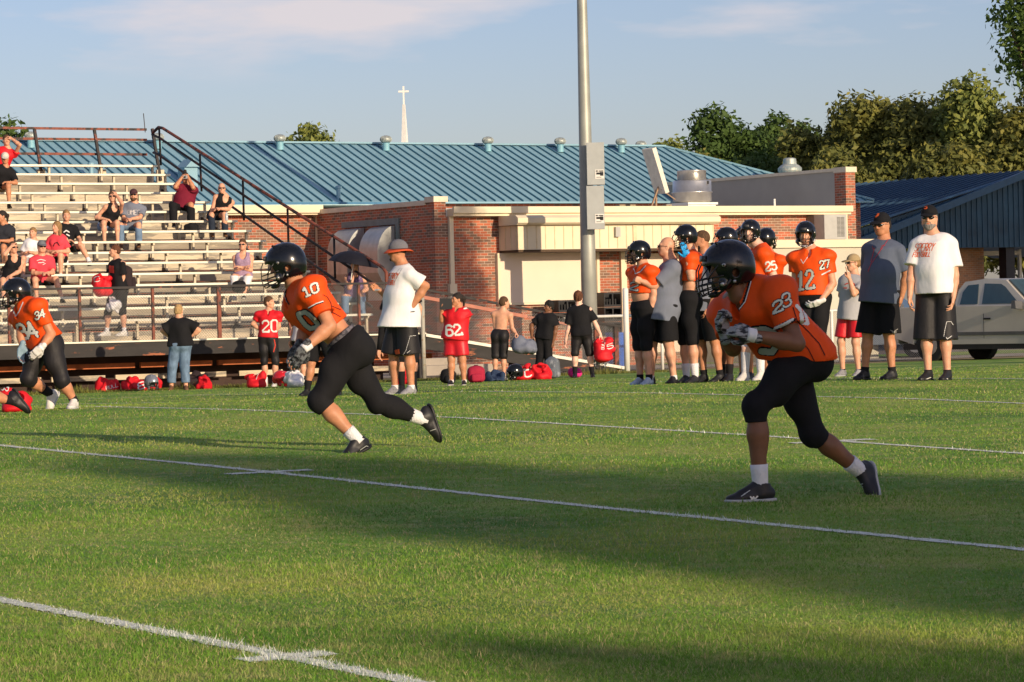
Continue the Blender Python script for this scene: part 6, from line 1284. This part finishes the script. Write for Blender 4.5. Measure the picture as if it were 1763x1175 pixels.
def tree(label, x, y, h, cr, ch, kind='olive', n=9000, ls=.2, lobes=26, seed=0, group=None, cat='tree', name='tree', squash=1.0, z0=-.1, cdx=0, dens=.62, limbs=True):
    """trunk with limbs and a crown of leaf-sized faces gathered in clumps; cr crown radius, ch crown height"""
    r = np.random.default_rng(seed+100); T = wthing(name, label, cat, (x, y, z0), group); cz = z0+h-ch/2; C = np.array([x+cdx, y, cz])
    # clumps
    ctr = []; rad = []
    for i in range(lobes):
        d = r.normal(0, 1, 3); d /= np.linalg.norm(d); q = r.random()**.5; p = C+d*np.array([cr, cr*squash, ch/2])*q*.78; ctr.append(p); rad.append(max(cr, .5*ch)*r.uniform(.20, .40)*(1.15 if q < .6 else .85))
    ctr = np.array(ctr); rad = np.array(rad); pr = rad**2/np.sum(rad**2); k = r.choice(lobes, n, p=pr)
    d = r.normal(0, 1, (n, 3)); d /= np.linalg.norm(d, axis=1)[:, None]; q = r.random(n)**(1/3.*dens*2); sub = .85+.3*np.sin(d[:, 0]*9+k)*np.sin(d[:, 1]*8+k*2)*np.sin(d[:, 2]*9)
    p = ctr[k]+d*(rad[k]*q*sub)[:, None]*np.array([1, 1, .85]); nv = d+r.normal(0, .7, (n, 3)); nv[:, 2] += .2; nv /= np.linalg.norm(nv, axis=1)[:, None]
    t = np.cross(nv, r.normal(0, 1, (n, 3))); t /= np.linalg.norm(t, axis=1)[:, None]; b = np.cross(nv, t); sz = ls*r.uniform(.6, 1.4, n)[:, None]
    V = np.stack([p-t*sz*.9, p-b*sz*.45, p+t*sz*.9, p+b*sz*.45], 1).reshape(-1, 3)-np.array([x, y, z0])
    me = bpy.data.meshes.new('crown'); me.vertices.add(4*n); me.vertices.foreach_set('co', V.ravel()); me.loops.add(4*n); me.loops.foreach_set('vertex_index', np.arange(4*n, dtype=np.int32)); me.polygons.add(n)
    me.polygons.foreach_set('loop_start', np.arange(n, dtype=np.int32)*4); me.polygons.foreach_set('loop_total', np.full(n, 4, dtype=np.int32)); me.update()
    at = me.attributes.new('rnd', 'FLOAT_VECTOR', 'FACE'); rr = np.clip(.5+r.normal(0, .18, n)+(r.random(lobes)[k]-.5)*.5, 0, 1); at.data.foreach_set('vector', np.stack([rr, rr, rr], 1).ravel())
    me.materials.append(LM[kind]); o = bpy.data.objects.new('crown', me); COL.objects.link(o); o.parent = T
    m = MB(); tr_ = h*.022+.06; m.tube([(x, y, z0), (x+.05, y, z0+h*.25), (x+cdx*.4, y, z0+(h-ch)*1.0+ch*.25), (x+cdx*.8, y, cz+ch*.2)], [tr_*1.3, tr_, tr_*.75, tr_*.25], 8)
    if limbs:
        for i in range(min(14, lobes)):
            s0 = np.array([x+cdx*.4, y, z0+(h-ch)+ch*r.uniform(-.05, .4)]); e = ctr[i]; mid = (s0+e)/2+np.array([0, 0, -.1*cr]); m.tube([s0, mid, e], [tr_*.4, tr_*.28, tr_*.08], 6)
    m.build('trunk', bark, T, True); return T
def trpx(label, px, ptop, d, rpx, chf, **kw):
    q = P(px, 560, d); zt = P(px, ptop-(12 if rpx > 45 else 6), d)[2]; r_ = rpx*d/F*1.12; return tree(label, q[0], q[1], zt+.1, r_, (zt+.1)*chf, **kw)
for i, (px, pt_, d, rp, cf, kd, n, ls, lab) in enumerate([
    (1262, 170, 150, 86, .8, 'green', 15000, .2, 'dark green broad tree with rounded top behind the roof hip'),
    (1370, 205, 152, 60, .8, 'green', 9000, .2, 'lower dark green tree in the dip between the round tree and the olive trees'),
    (1330, 170, 156, 34, .6, 'green', 6000, .19, 'narrow upright tuft of green tree peeking above the round tree'),
    (1150, 214, 148, 60, .8, 'light', 7000, .2, 'small light green tree at the left end of the tree belt'),
    (1200, 250, 138, 70, .8, 'olive', 8000, .2, 'low olive tree directly behind the silver exhaust fan'),
    (1415, 190, 146, 66, .85, 'olive', 11000, .2, 'olive tree at the left shoulder of the tall tree mass'),
    (1500, 152, 144, 78, .85, 'olive', 16000, .2, 'tall olive tree above the grey parapet end'),
    (1590, 128, 142, 84, .85, 'olive', 18000, .2, 'tallest olive tree over the left of the navy pavilion'),
    (1680, 118, 140, 84, .85, 'light', 17000, .2, 'big yellow-green tree over the middle of the navy pavilion'),
    (1775, 120, 138, 84, .85, 'olive', 15000, .2, 'olive tree cut by the right frame edge over the pavilion'),
    (1640, 215, 130, 90, .8, 'olive', 12000, .19, 'lower olive tree just above the pavilion roof'),
    (1450, 235, 128, 70, .8, 'olive', 8000, .19, 'lower olive tree between the hat-shaped ventilator and pavilion')]):
    trpx(lab, px, pt_, d, rp, cf, kind=kd, n=int(n*3.2), ls=ls*.8, lobes=46, seed=i, group='belt of trees behind the school', squash=1.1)
trpx('dark conical tree behind the top left bleacher rail', 2, 150, 110, 44, .8, kind='green', n=8000, ls=.14, lobes=18, seed=30, limbs=False)
trpx('pale green treetop behind the blue ridge between two vents', 528, 196, 140, 66, .6, kind='light', n=12000, ls=.15, lobes=30, seed=31)
trpx('tiny green treetop just right of the light pole above the ridge', 1050, 206, 140, 32, .9, kind='light', n=5000, ls=.16, lobes=10, seed=32)
q = P(1838, 560, 62); tree('nearer tree with fine leaves reaching in at the top right corner', q[0], q[1], 10.2, 1.5, 6.0, kind='green', n=16000, ls=.075, lobes=40, seed=33)
# trees standing round the camera side of the ground; they cast the long shadows on the turf
def ctree(perp, a, h, cr, ch, seed, lab, n=9000, ls=.36, kind='dark', cdx=0): x, y = perp*.804-a*.595, perp*.595+a*.804; return tree(lab, x, y, h, cr, ch, kind=kind, n=n, ls=ls, lobes=44, seed=seed, group='trees on the camera side of the field', z0=-.35, cdx=cdx, dens=.35)
ctree(9.3, -40, 15.2, 1.3, 7, 56, 'slim leaning green tree at the left of the broad ones', 5000)
ctree(11.2, -40, 15.6, 4.4, 10.5, 50, 'broad green tree behind the photographer', 21000, cdx=0)
ctree(17.8, -41, 15.6, 3.8, 10.5, 51, 'second broad green tree behind the photographer to the right', 12000)
ctree(10.3, -43, 17.4, 1.15, 7.0, 54, 'slim taller green tree between the two broad ones', 9000)
ctree(6.5, -34, 11.9, .9, 4, 52, 'slim green tree behind the photographer to the left', 4000, .25)
ctree(24, -38, 14.6, 3.6, 10, 55, 'third broad green tree far to the right behind the photographer', 9000)
for i, (x, y, h, cr) in enumerate(((24, 81, 13.5, 5.6), (33, 79, 15.5, 5.6))): tree(['green shade tree beyond the right frame edge, nearer', 'green shade tree beyond the right frame edge, farther'][i], x, y, h, cr, 9.5, kind='green', n=6000, ls=.42, lobes=30, seed=60+i)
# weeds along the dirt under the bleachers
def weeds():
    n = 9000; r = RNG; v = r.uniform(17, 38.5, n); u = r.uniform(54.3, 55.4, n)+r.normal(0, .1, n); cl = (np.sin(v*2.1)+np.sin(v*5.3+1))*.5; h = .05+.16*np.clip(cl, 0, 1)*r.random(n); z = np.interp(u, PU, PZ)
    X = v*math.cos(TH)-u*math.sin(TH); Y = v*math.sin(TH)+u*math.cos(TH); a = r.random(n)*6.28; w_ = .012; V = np.zeros((n, 3, 3)); V[:, 0] = np.stack([X-np.cos(a)*w_, Y-np.sin(a)*w_, z], 1); V[:, 1] = np.stack([X+np.cos(a)*w_, Y+np.sin(a)*w_, z], 1); V[:, 2] = np.stack([X+r.normal(0, .04, n), Y+r.normal(0, .04, n), z+h], 1)
    me = bpy.data.meshes.new('weeds'); me.vertices.add(3*n); me.vertices.foreach_set('co', V.ravel()); me.loops.add(3*n); me.loops.foreach_set('vertex_index', np.arange(3*n, dtype=np.int32)); me.polygons.add(n)
    me.polygons.foreach_set('loop_start', np.arange(n, dtype=np.int32)*3); me.polygons.foreach_set('loop_total', np.full(n, 3, dtype=np.int32)); me.update(); at = me.attributes.new('rnd', 'FLOAT_VECTOR', 'FACE'); q = RNG.random(n); at.data.foreach_set('vector', np.stack([q, q*0, q], 1).ravel())
    me.materials.append(bpy.data.materials['leaf_olive']); o = bpy.data.objects.new('weeds', me); COL.objects.link(o); tag(o, 'scruffy weeds and dry grass along the dirt edge below the bleachers', 'weeds', kind='stuff')
weeds()
# ================================================================== VEHICLES
def vehicle(kind, label, cat, c, head, paint, sc_=1.0):
    """c: ground centre (world), head: unit heading"""
    T = wthing('pickup_truck' if kind == 'truck' else 'parked_car', label, cat, (c[0], c[1], -.1)); hd = nrm(head); ax = np.array([hd[0], hd[1], 0]); ay = np.array([-hd[1], hd[0], 0]); az = np.array([0, 0, 1.0]); O = np.array([c[0], c[1], -.1]); A = np.stack([ax, ay, az], 1)
    def tf(v): return O+(np.asarray(v, float)*sc_)@A.T
    def part(nm, m, mat, par=None, sm=False):
        m.v = [tf(v) for v in m.v]; o = mesh_obj(nm, np.vstack(m.v), m.f, mat, par or T, T['_loc'], sm); o['_loc'] = list(T['_loc']); return o
    glass = M('car_glass', (.02, .05, .055), .06, spec=.9); tyre = M('tyre', (.02, .02, .02), .85); rimm = M('rim', (.45, .45, .45), .35, .8)
    if kind == 'truck':
        Lh, W_ = 2.85, .98; low = [(-Lh, .58), (-Lh, 1.26), (-2.80, 1.30), (-1.06, 1.30), (-1.04, 1.18), (-1.00, 1.18), (-.98, 1.30), (1.22, 1.28), (1.45, 1.26), (2.5, 1.16), (2.78, 1.04), (2.87, .8), (2.87, .55), (2.7, .44), (-2.75, .44)]
        cab = [(-.98, 1.29), (-.90, 1.68), (-.74, 1.86), (-.1, 1.92), (.50, 1.88), (1.30, 1.28)]; wx = (-1.75, 1.85); wr = .41
        wins = [[(-.80, 1.34), (-.76, 1.62), (-.62, 1.78), (-.30, 1.80), (-.26, 1.34)], [(-.12, 1.34), (-.12, 1.81), (.38, 1.79), (.52, 1.72), (.98, 1.34)]]
    else:
        Lh, W_ = 2.3, .9; low = [(-Lh, .5), (-Lh, 1.0), (-1.0, 1.08), (1.0, 1.06), (2.1, .95), (2.3, .75), (2.3, .4), (-2.2, .36)]
        cab = [(-2.1, 1.05), (-1.9, 1.5), (-1.6, 1.68), (.1, 1.70), (.55, 1.62), (1.15, 1.06)]; wx = (-1.4, 1.4); wr = .34
        wins = [[(-1.85, 1.12), (-1.7, 1.5), (-1.55, 1.58), (-.95, 1.6), (-.95, 1.12)], [(-.85, 1.12), (-.85, 1.6), (-.1, 1.61), (-.1, 1.12)], [(0, 1.12), (0, 1.61), (.4, 1.58), (.9, 1.12)]]
    def arch(poly):
        out = []
        bot = [p for p in poly]; return bot
    m = MB()
    # body side profile with wheel arches
    prof = []
    top_ = [p for p in low if p[1] > .46]; yb = .42 if kind == 'truck' else .36
    prof = top_[:]
    xs = sorted(wx, reverse=True)
    for x in xs:
        prof.append((x+wr+.08, yb))
        for k in range(1, 8): t = math.pi*k/8; prof.append((x+(wr+.08)*math.cos(t), yb+(wr+.10)*math.sin(t)))
        prof.append((x-wr-.08, yb))
    # side panels (concave profile: triangulated by fan of quads through bmesh)
    bm = bmesh.new(); vs = [bm.verts.new((x, -W_, z)) for x, z in prof]; f = bm.faces.new(vs); r = bmesh.ops.extrude_face_region(bm, geom=[f]); vv = [g for g in r['geom'] if isinstance(g, bmesh.types.BMVert)]; bmesh.ops.translate(bm, verts=vv, vec=(0, 2*W_, 0))
    bmesh.ops.triangulate(bm, faces=[f for f in bm.faces if len(f.verts) > 4]); bm.verts.ensure_lookup_table(); m.add([v.co[:] for v in bm.verts], [[v.index for v in f.verts] for f in bm.faces]); bm.free()
    part('body', m, paint)
    wi = .16; zb_ = 1.29 if kind == 'truck' else 1.05; m = MB(); n = len(cab); zt_c = cab[2][1]; ins_ = lambda z: .02+(wi-.02)*min(1, max(0, (z-zb_)/(zt_c-zb_))); a = [(x, -W_+ins_(z), z) for x, z in cab]; b = [(x, W_-ins_(z), z) for x, z in cab]; m.add(a+b, [list(range(n)), list(range(n, 2*n))[::-1]]+[(i+1, i, i+n, i+1+n) for i in range(n-1)]); cb = part('cab', m, paint)
    zb_ = 1.29 if kind == 'truck' else 1.05
    def sidey(z, s): t = min(1, max(0, (z-zb_)/(cab[2][1]-zb_))); return s*(W_-.02-(wi-.02)*t+.006)
    for wn in wins:
        for s in (-1, 1):
            m = MB(); p = [(x, sidey(z, s), z) for x, z in wn]; q_ = [(x, sidey(z, s)+s*.006, z) for x, z in wn]; nn = len(p); m.add(p+q_, [list(range(nn)), list(range(nn, 2*nn))[::-1]]+[(i, (i+1) % nn, (i+1) % nn+nn, i+nn) for i in range(nn)]); part('window', m, glass, cb)
    x0, z0 = cab[-2]; x1, z1 = cab[-1]; m = MB(); g = [(x0+.03, -W_+wi+.06, z0-.02), (x1-.05, -W_+.1, z1+.06), (x1-.05, W_-.1, z1+.06), (x0+.03, W_-wi-.06, z0-.02)]; off = np.array([.03, 0, .03]); m.hexa([np.array(p) for p in g], [np.array(p)+off for p in g]); part('windshield', m, glass, cb)
    for x in wx:
        for s in (-1, 1):
            m = MB(); pts = [(x, s*(W_-.23), wr), (x, s*(W_-.22), wr), (x, s*(W_-.01), wr), (x, s*(W_+.0), wr)]; m.tube(pts, [wr*.9, wr, wr, wr*.93], 22); t_ = part('wheel', m, tyre, None, False)
            m = MB(); m.tube([(x, s*(W_-.02), wr), (x, s*(W_+.012), wr)], wr*.58, 18); 
            part('rim', m, rimm, t_)
    for s in (-1, 1):
        m = MB(); m.hexa([(1.0, s*(W_+.02), 1.2), (1.14, s*(W_+.02), 1.2), (1.14, s*(W_+.26), 1.22), (1.0, s*(W_+.26), 1.22)], [(1.0, s*(W_+.02), 1.38), (1.12, s*(W_+.02), 1.38), (1.1, s*(W_+.24), 1.40), (1.0, s*(W_+.24), 1.40)]); part('side_mirror', m, M('mirror_grey', (.10, .10, .10), .4), cb)
    m = MB()
    for s in (-1, 1):
        for x in ((-.93, -.06) if kind == 'truck' else (-.9, .02, 1.02)): m.box((x-.006, min(s*(W_+.001), s*(W_+.004)), .55), (x+.006, max(s*(W_+.001), s*(W_+.004)), 1.12))
    part('panel_gap', m, black)
    if kind == 'truck':
        for s in (-1, 1):
            m = MB(); ya, yb_ = sorted((s*(W_+.002), s*(W_+.02))); m.box((-.9, ya, .62), (1.3, yb_, .70)); part('side_moulding', m, M('mirror_grey', (.10, .10, .10), .4))
            for x in wx:
                m = MB(); m.tube([(x+(wr+.09)*math.cos(math.pi*k/12), s*(W_+.004), .44+(wr+.11)*math.sin(math.pi*k/12)) for k in range(13)], .022, 6); part('wheel_arch_lip', m, paint)
            m = MB(); m.box((-2.6, min(s*(W_-.2), s*(W_-.02)), .3), (2.5, max(s*(W_-.2), s*(W_-.02)), .45)); part('sill', m, black)
    m = MB()
    for s in (-1, 1): m.box((.75-.8, min(s*(W_+.002), s*(W_+.03)), .98), (.95-.8, max(s*(W_+.002), s*(W_+.03)), 1.02))
    part('door_handle', m, black); m = MB(); m.box((Lh-.03, -W_+.1, .45), (Lh+.06, W_-.1, .62)); m.box((-Lh-.08, -W_+.1, .45), (-Lh+.02, W_-.1, .62)); part('bumper', m, galv)
    for s in (-1, 1): m = MB(); m.box((Lh-.2, s*(W_-.3)-.16, .72), (Lh-.01, s*(W_-.3)+.16, .88)); part('headlight', m, M('lamp_glass', (.5, .5, .48), .15))
    return T
tp = P(1746, 560, 74); al = math.radians(50); vehicle('truck', 'grey extended-cab pickup truck parked behind the fence at right', 'pickup truck', (tp[0], tp[1]), (math.cos(al), -math.sin(al)), M('truck_paint', (.50, .47, .42), .35, .1, var=.06, scale=2, coat=.4), 1.0)
tp = P(1500, 560, 83); al = math.radians(22); vehicle('suv', 'pale blue-grey car partly hidden behind the coaches and fence', 'car', (tp[0], tp[1]), (math.cos(al), -math.sin(al)), M('car_paint', (.22, .26, .31), .35, .3, coat=.4), 1.0)
# ================================================================== PROPS
def bundle(label, px, py, wpx, hpx, s, mat, kind='pads', txt=None, name='jersey_bundle', cat='shoulder pads', seed=0, hang=False, d=None):
    """football jersey pulled over shoulder pads: domed double lump with a neck hole"""
    d = d or F/s; c = P(px, py, d); g = ZG(c[0], c[1]); w_, h_ = wpx*d/F/2, hpx*d/F
    if not hang: c[2] = g+h_*.42
    R = np.eye(3); rr = np.random.default_rng(seed); pr = [ell(c+[-w_*.35, 0, -.02], (w_*.6, .19, h_*.50)), ell(c+[w_*.42, .02, -.04], (w_*.52, .19, h_*.42), k=.03), ell(c+[0, -.10, -h_*.25], (w_*.9, .16, h_*.28), k=.04)]
    for _ in range(7): q_ = rr.uniform(-1, 1, 3); pr.append(ell(c+q_*[w_*.75, .14, h_*.33], rr.uniform(.05, .11, 3), k=.02))
    pr.append(ell(c+[w_*rr.uniform(-.3, .3), -.14, h_*.30], (.085, .13, .05), sub=True))
    cuts = [] if hang else [lambda X: g-X[..., 2]]
    vf = sdf(pr, .011, .03, wrinkle(.035, 30, seed, rr.normal(0, 1, 3)*.4), cuts); loc = np.array([c[0], c[1], c[2]-h_*.5]); o = mesh_obj(name, vf[0], np.asarray(vf[1]).tolist(), mat, None, loc, True); o.location = loc; o['_loc'] = list(map(float, loc)); tag(o, label, cat)
    bv = (BVHTree.FromPolygons([v.co for v in o.data.vertices], [tuple(p.vertices) for p in o.data.polygons]), Vector(loc))
    if txt:
        for t, q_, hw in txt: decal('number', strokes_px(t, q_), hw, bv, numw, o, .006, .6)
    return o, c
def helmet_prop(label, px, py, s, mat, yaw=-60, mask=True, z=None):
    d = F/s; c = P(px, py, d); g = ZG(c[0], c[1]); c[2] = g+.14 if z is None else c[2]; T = wthing('football_helmet', label, 'helmet', tuple(c-[0, 0, .14])); y = math.radians(yaw); f = np.array([math.sin(y), -math.cos(y), -.2]); R = frame(f, (0, 0, 1)); v, ff = pf(('helm', .009), lambda: mk_helmet(.009))
    o = mesh_obj('shell', xf(v, R, c), np.asarray(ff).tolist(), mat, T, T['_loc'], True); mk = pf('mask', mk_mask); o = mesh_obj('face_mask', xf(np.vstack(mk.v), R, c), mk.f, bar_m, T, T['_loc'], True); return T
def backpack(label, px, pyb, wpx, hpx, s, mat, yaw=0, tilt=0, d=None, z=None):
    d = d or F/s; c = P(px, pyb, d); g = ZG(c[0], c[1]) if z is None else z; w_, h_ = wpx*d/F/2, hpx*d/F; y = math.radians(yaw); f = np.array([math.sin(y), -math.cos(y), 0]); up = nrm([math.sin(math.radians(tilt)), 0, math.cos(math.radians(tilt))]); R = frame(f, up); T = wthing('backpack', label, 'backpack', (c[0], c[1], g)); b = np.array([c[0], c[1], g])
    R = np.stack([R[:, 0], R[:, 1], up], 1)
    vf = sdf([sboxp(b+R@[0, 0, h_*.48], (w_, .11, h_*.47), R, .08), ell(b+R@[0, 0, h_*.75], (w_*.9, .10, h_*.3), R, k=.04)], .011, .03, wrinkle(.012, 30, int(px))); mesh_obj('bag', vf[0], np.asarray(vf[1]).tolist(), mat, T, T['_loc'], True)
    vf = sdf([sboxp(b+R@[0, .12, h_*.30], (w_*.72, .05, h_*.24), R, .04)], .011, .02, wrinkle(.008, 30, 3)); mesh_obj('front_pocket', vf[0], np.asarray(vf[1]).tolist(), mat, T, T['_loc'], True)
    m = MB(); m.tube([b+R@[-.04, .0, h_*.95], b+R@[-.03, .0, h_*1.06], b+R@[.03, .0, h_*1.06], b+R@[.04, .0, h_*.95]], .01, 6); m.build('carry_handle', black, T)
    for s_ in (-1, 1): m = MB(); m.tube([b+R@[s_*w_*.5, -.10, h_*.85], b+R@[s_*w_*.6, -.17, h_*.6], b+R@[s_*w_*.6, -.14, h_*.2]], .016, 6); m.build('strap', black, T)
    return T
redb = cloth('red_bag', (.55, .012, .02)); navyb = cloth('navy_bag', (.03, .05, .10)); greyb = cloth('grey_bag', (.12, .14, .17), second=(.25, .27, .3), smix=.58, sscale=12); pinkb = cloth('pink_bag', (.65, .03, .22)); darkb = cloth('dark_bag', (.03, .02, .022))
redh = M('helmet_red', (.55, .01, .015), .2, coat=.6)
bundle('red jersey over shoulder pads lying farthest left under the bleachers', 184, 660, 44, 30, 91, redj, seed=1, txt=[('BULL', [(183, 672), (203, 666), (202, 660), (182, 666)], .7)])
bundle('red jersey over shoulder pads beside the helmet, left of the woman in jeans', 232, 660, 46, 28, 91, redj, seed=2, txt=[('8', [(238, 672), (250, 668), (248, 657), (237, 661)], 1.3)])
helmet_prop('silver and blue helmet resting on red pads left of the woman in jeans', 261, 664, 92, M('helmet_silver', (.3, .32, .36), .3, .5), 40)
bundle('small red jersey lump behind the helmet left of the woman in jeans', 266, 655, 22, 24, 90, redj, seed=3)
bundle('brown duffel bag with red trim behind the legs of the woman in jeans', 338, 656, 50, 30, 90, darkb, seed=4, name='duffel_bag', cat='bag')
bundle('red flap of gear bag to the right of the woman in jeans', 352, 658, 22, 22, 92, redb, seed=5, name='gear_bag', cat='bag')
m = MB(); c = P(345, 664, 60); c[2] = ZG(c[0], c[1])+.09; m.lathe([(.012, -.14), (.05, -.10), (.08, -.04), (.085, 0), (.08, .04), (.05, .10), (.012, .14)], (0, 0, 0), 16); Rf = np.array([[0, 0, 1.0], [0, 1, 0], [-1, 0, 0]]); m.v = [v@Rf.T+c for v in m.v]; wobj(m, 'football', M('football_leather', (.12, .04, .02), .6), 'brown football lying against the gear bag near the woman in jeans', 'football', smooth=True)
bundle('dark red shoulder pads on the ground left of the number 20 boy', 441, 652, 34, 28, 94, redj, seed=6, txt=[('7', [(437, 655), (446, 652), (445, 644), (437, 646)], .8)])
helmet_prop('red helmet with black mask on the ground right of the number 20 boy', 484, 656, 95, redh, 60)
bundle('white jersey bundle with blue trim on the ground behind the running player', 508, 648, 30, 34, 96, whitec, seed=7)
bundle('red pads lying between the legs of the bucket-hat coach', 696, 648, 32, 28, 96, redb, seed=8, name='red_pads'); bundle('red number 89 jersey bundle at the left edge beside the dark cleat', 26, 664, 40, 34, 180, redj, seed=9, txt=[('89', [(2, 672), (14, 674), (16, 661), (4, 660)], 1.1)])
backpack('black backpack leaning behind the girl with the tablet', 770, 657, 26, 24, 97, blackc, 20, 8); backpack('red and maroon backpack right of the girl with the tablet', 820, 654, 30, 28, 97, cloth('maroon_bag', (.35, .02, .05)), 10)
bundle('dark blue bag on the ground behind the shirtless boy', 853, 648, 34, 16, 95, navyb, seed=10, name='gear_bag', cat='bag')
bundle('red jersey over pads on the ground right of the shirtless boy', 900, 641, 40, 26, 94, redj, seed=11, txt=[('C', [(904, 650), (915, 648), (913, 636), (903, 638)], 1.4)])
bundle('upright red jersey over pads leaning beside the grey-blue backpack', 932, 641, 36, 30, 94, redj, seed=12); helmet_prop('black helmet peeking out left of the red pads by the shirtless boy', 886, 642, 95, helm_m, -70)
backpack('blue and grey striped backpack in front of the curly-haired boy', 953, 650, 26, 36, 93, greyb, -15, -5); backpack('bright pink backpack behind the child with auburn hair', 990, 647, 24, 16, 92, pinkb)
bundle('red jersey number 5 over pads carried by the child with auburn hair', 1038, 601, 34, 46, 91, redj, seed=14, hang=True, d=kid9['d']-.05, txt=[('5', [(1046, 602), (1056, 599), (1054, 591), (1045, 594)], 1.0), ('BULL', [(1040, 603), (1042, 587), (1037, 586), (1035, 602)], .7)])
helmet_prop('silver helmet hanging below the carried red pads', 1034, 622, 91, M('helmet_silver', (.3, .32, .36)), -20, z=1)
bundle('grey sweatshirt held out by the shirtless boy', 903, 592, 48, 34, 95, greyc, seed=15, hang=True, d=kid7['d']-.1, name='sweatshirt', cat='sweatshirt')
# red pads + white towel of the walking boy, his backpack
bundle('red shoulder pads carried by the boy on the bleacher walkway', 176, 491, 32, 38, 89, redj, seed=16, hang=True, d=wb['d']-.2, txt=[('O', [(163, 486), (172, 484), (171, 476), (162, 478)], .9)])
bundle('white towel hanging from the hand of the boy on the walkway', 197, 524, 16, 24, 89, whitec, seed=17, hang=True, d=wb['d']-.25, name='towel', cat='towel')
c = P(219, 498, wb['d']+.05); backpack('black backpack worn by the boy on the bleacher walkway', 220, 499, 17, 40, 89, darkb, 110, -4, d=wb['d']+.08, z=P(220, 499, wb['d'])[2])
# tablet, camera, umbrella, whistle, bottle
J = g62['J']; d = (J['wA'][1]+J['wB'][1])/2-.06; a, b = P(757, 533, d), P(778, 514, d); m = MB(); m.box((a[0], d-.006, a[2]), (b[0], d+.006, b[2])); T = wobj(m, 'tablet', M('tablet_case', (.02, .02, .022), .5), 'black tablet held up by the girl in the red number 62 jersey', 'tablet')
J = mc['J']; c = mc['HC']+nrm([math.sin(.1), -1, 0])*.185+np.array([0, 0, .005]); m = MB(); m.box(c-[.055, .015, .035], c+[.055, .015, .035]); m.v = [v for v in m.v]; T = wthing('camera', 'small silver camera held by the woman in maroon', 'camera', tuple(c)); m.build('camera_body', M('camera_silver', (.45, .45, .45), .35, .5), T); m = MB(); m.tube([c-[0, .016, 0], c-[0, .04, 0]], .022, 12); m.build('lens', black, T)
J = um['J']; hw_ = (J['wA']+J['wB'])/2; top_ = P(612, 433, hw_[1]-.02); base_ = P(604, 483, hw_[1]-.05); T = wthing('umbrella', 'open black umbrella shading the woman at the right end of the bleachers', 'umbrella', tuple(base_)); ux = nrm(top_-base_)
m = MB(); m.tube([base_, top_], .009, 8); m.build('shaft', white, T); m = MB(); m.tube([base_-ux*.07, base_+ux*.01], .016, 8); m.build('handle', black, T)
m = MB(); seg = 8; n2 = 6; Rr = .53; vs = []; R_ = frame(np.array([0, 1, 0.0]), ux); R_ = np.stack([R_[:, 0], R_[:, 1], ux], 1)
for off in (0, -.006):
    for i in range(n2+1):
        for k in range(seg*4):
            t = 2*math.pi*k/(seg*4); sc1 = 1-.07*abs(math.sin(t*seg/2))*(i/n2); r_ = Rr*math.sin(i/n2*1.15)/math.sin(1.15)*sc1; vs.append(top_+R_@np.array([r_*math.cos(t), r_*math.sin(t), -.27*(1-math.cos(i/n2*1.15))/(1-math.cos(1.15))+off]))
S4 = seg*4; fs = []
for o_ in (0, 1):
    for i in range(n2):
        for k in range(S4): q4 = (o_*(n2+1)*S4+i*S4+k, o_*(n2+1)*S4+i*S4+(k+1) % S4, o_*(n2+1)*S4+(i+1)*S4+(k+1) % S4, o_*(n2+1)*S4+(i+1)*S4+k); fs.append(q4 if o_ else q4[::-1])
m.add(vs, fs); m.build('canopy', cloth('umbrella_black', (.012, .012, .018), rough=.6), T, True)
m = MB()
for k in range(8):
    t = 2*math.pi*k/8; m.tube([top_-ux*.02, top_+R_@np.array([Rr*.6*math.cos(t), Rr*.6*math.sin(t), -.11]), top_+R_@np.array([Rr*.99*math.cos(t), Rr*.99*math.sin(t), -.28])], .004, 4)
m.build('rib', galv, T)
c = P(648, 500, 5500/146-.4); m = MB(); m.tube([c-[.02, 0, 0], c+[.02, 0, 0]], .012, 8); m.box(c+[.018, -.008, -.002], c+[.045, .008, .010]); wobj(m, 'whistle', M('whistle_silver', (.6, .6, .6), .3, .8), 'whistle held in the raised hand of the bucket-hat coach', 'whistle')
# seat cushion, bag by umbrella lady

def stuffbag(label, px, py, wpx, hpx, d, mat, name='bag', cat='bag'):
    c = P(px, py, d); w_, h_ = wpx*d/F/2, hpx*d/F/2; vf = sdf([sboxp(c, (w_, .12, h_), None, min(h_, w_)*.6), ell(c+[0, -.05, h_*.5], (w_*.6, .1, h_*.7), k=.04)], .012, .03, wrinkle(.02, 30, int(px))); loc = c-[0, 0, h_]
    o = mesh_obj(name, vf[0], np.asarray(vf[1]).tolist(), mat, None, loc, True); o.location = loc; tag(o, label, cat)
stuffbag('black bag between the feet of the older woman in mauve', 411, 494, 22, 18, 66.2, blackc); stuffbag('black bag under the seat beside the woman in maroon', 329, 394, 24, 16, 70.3, blackc)
stuffbag('red and black seat cushion under the man in the coral t-shirt', 74, 489, 36, 4, 64.7, redb, 'seat_cushion', 'cushion')
c = P(390, 373, 69.0); m = MB(); m.lathe([(.03, -.09), (.032, -.08), (.032, .05), (.012, .08), (.012, .10)], (0, 0, 0), 12); m.v = [v+c for v in m.v]; wobj(m, 'water_bottle', M('bottle_plastic', (.45, .5, .52), .15), 'clear plastic water bottle held by the bald man in the tank top', 'bottle', smooth=True)
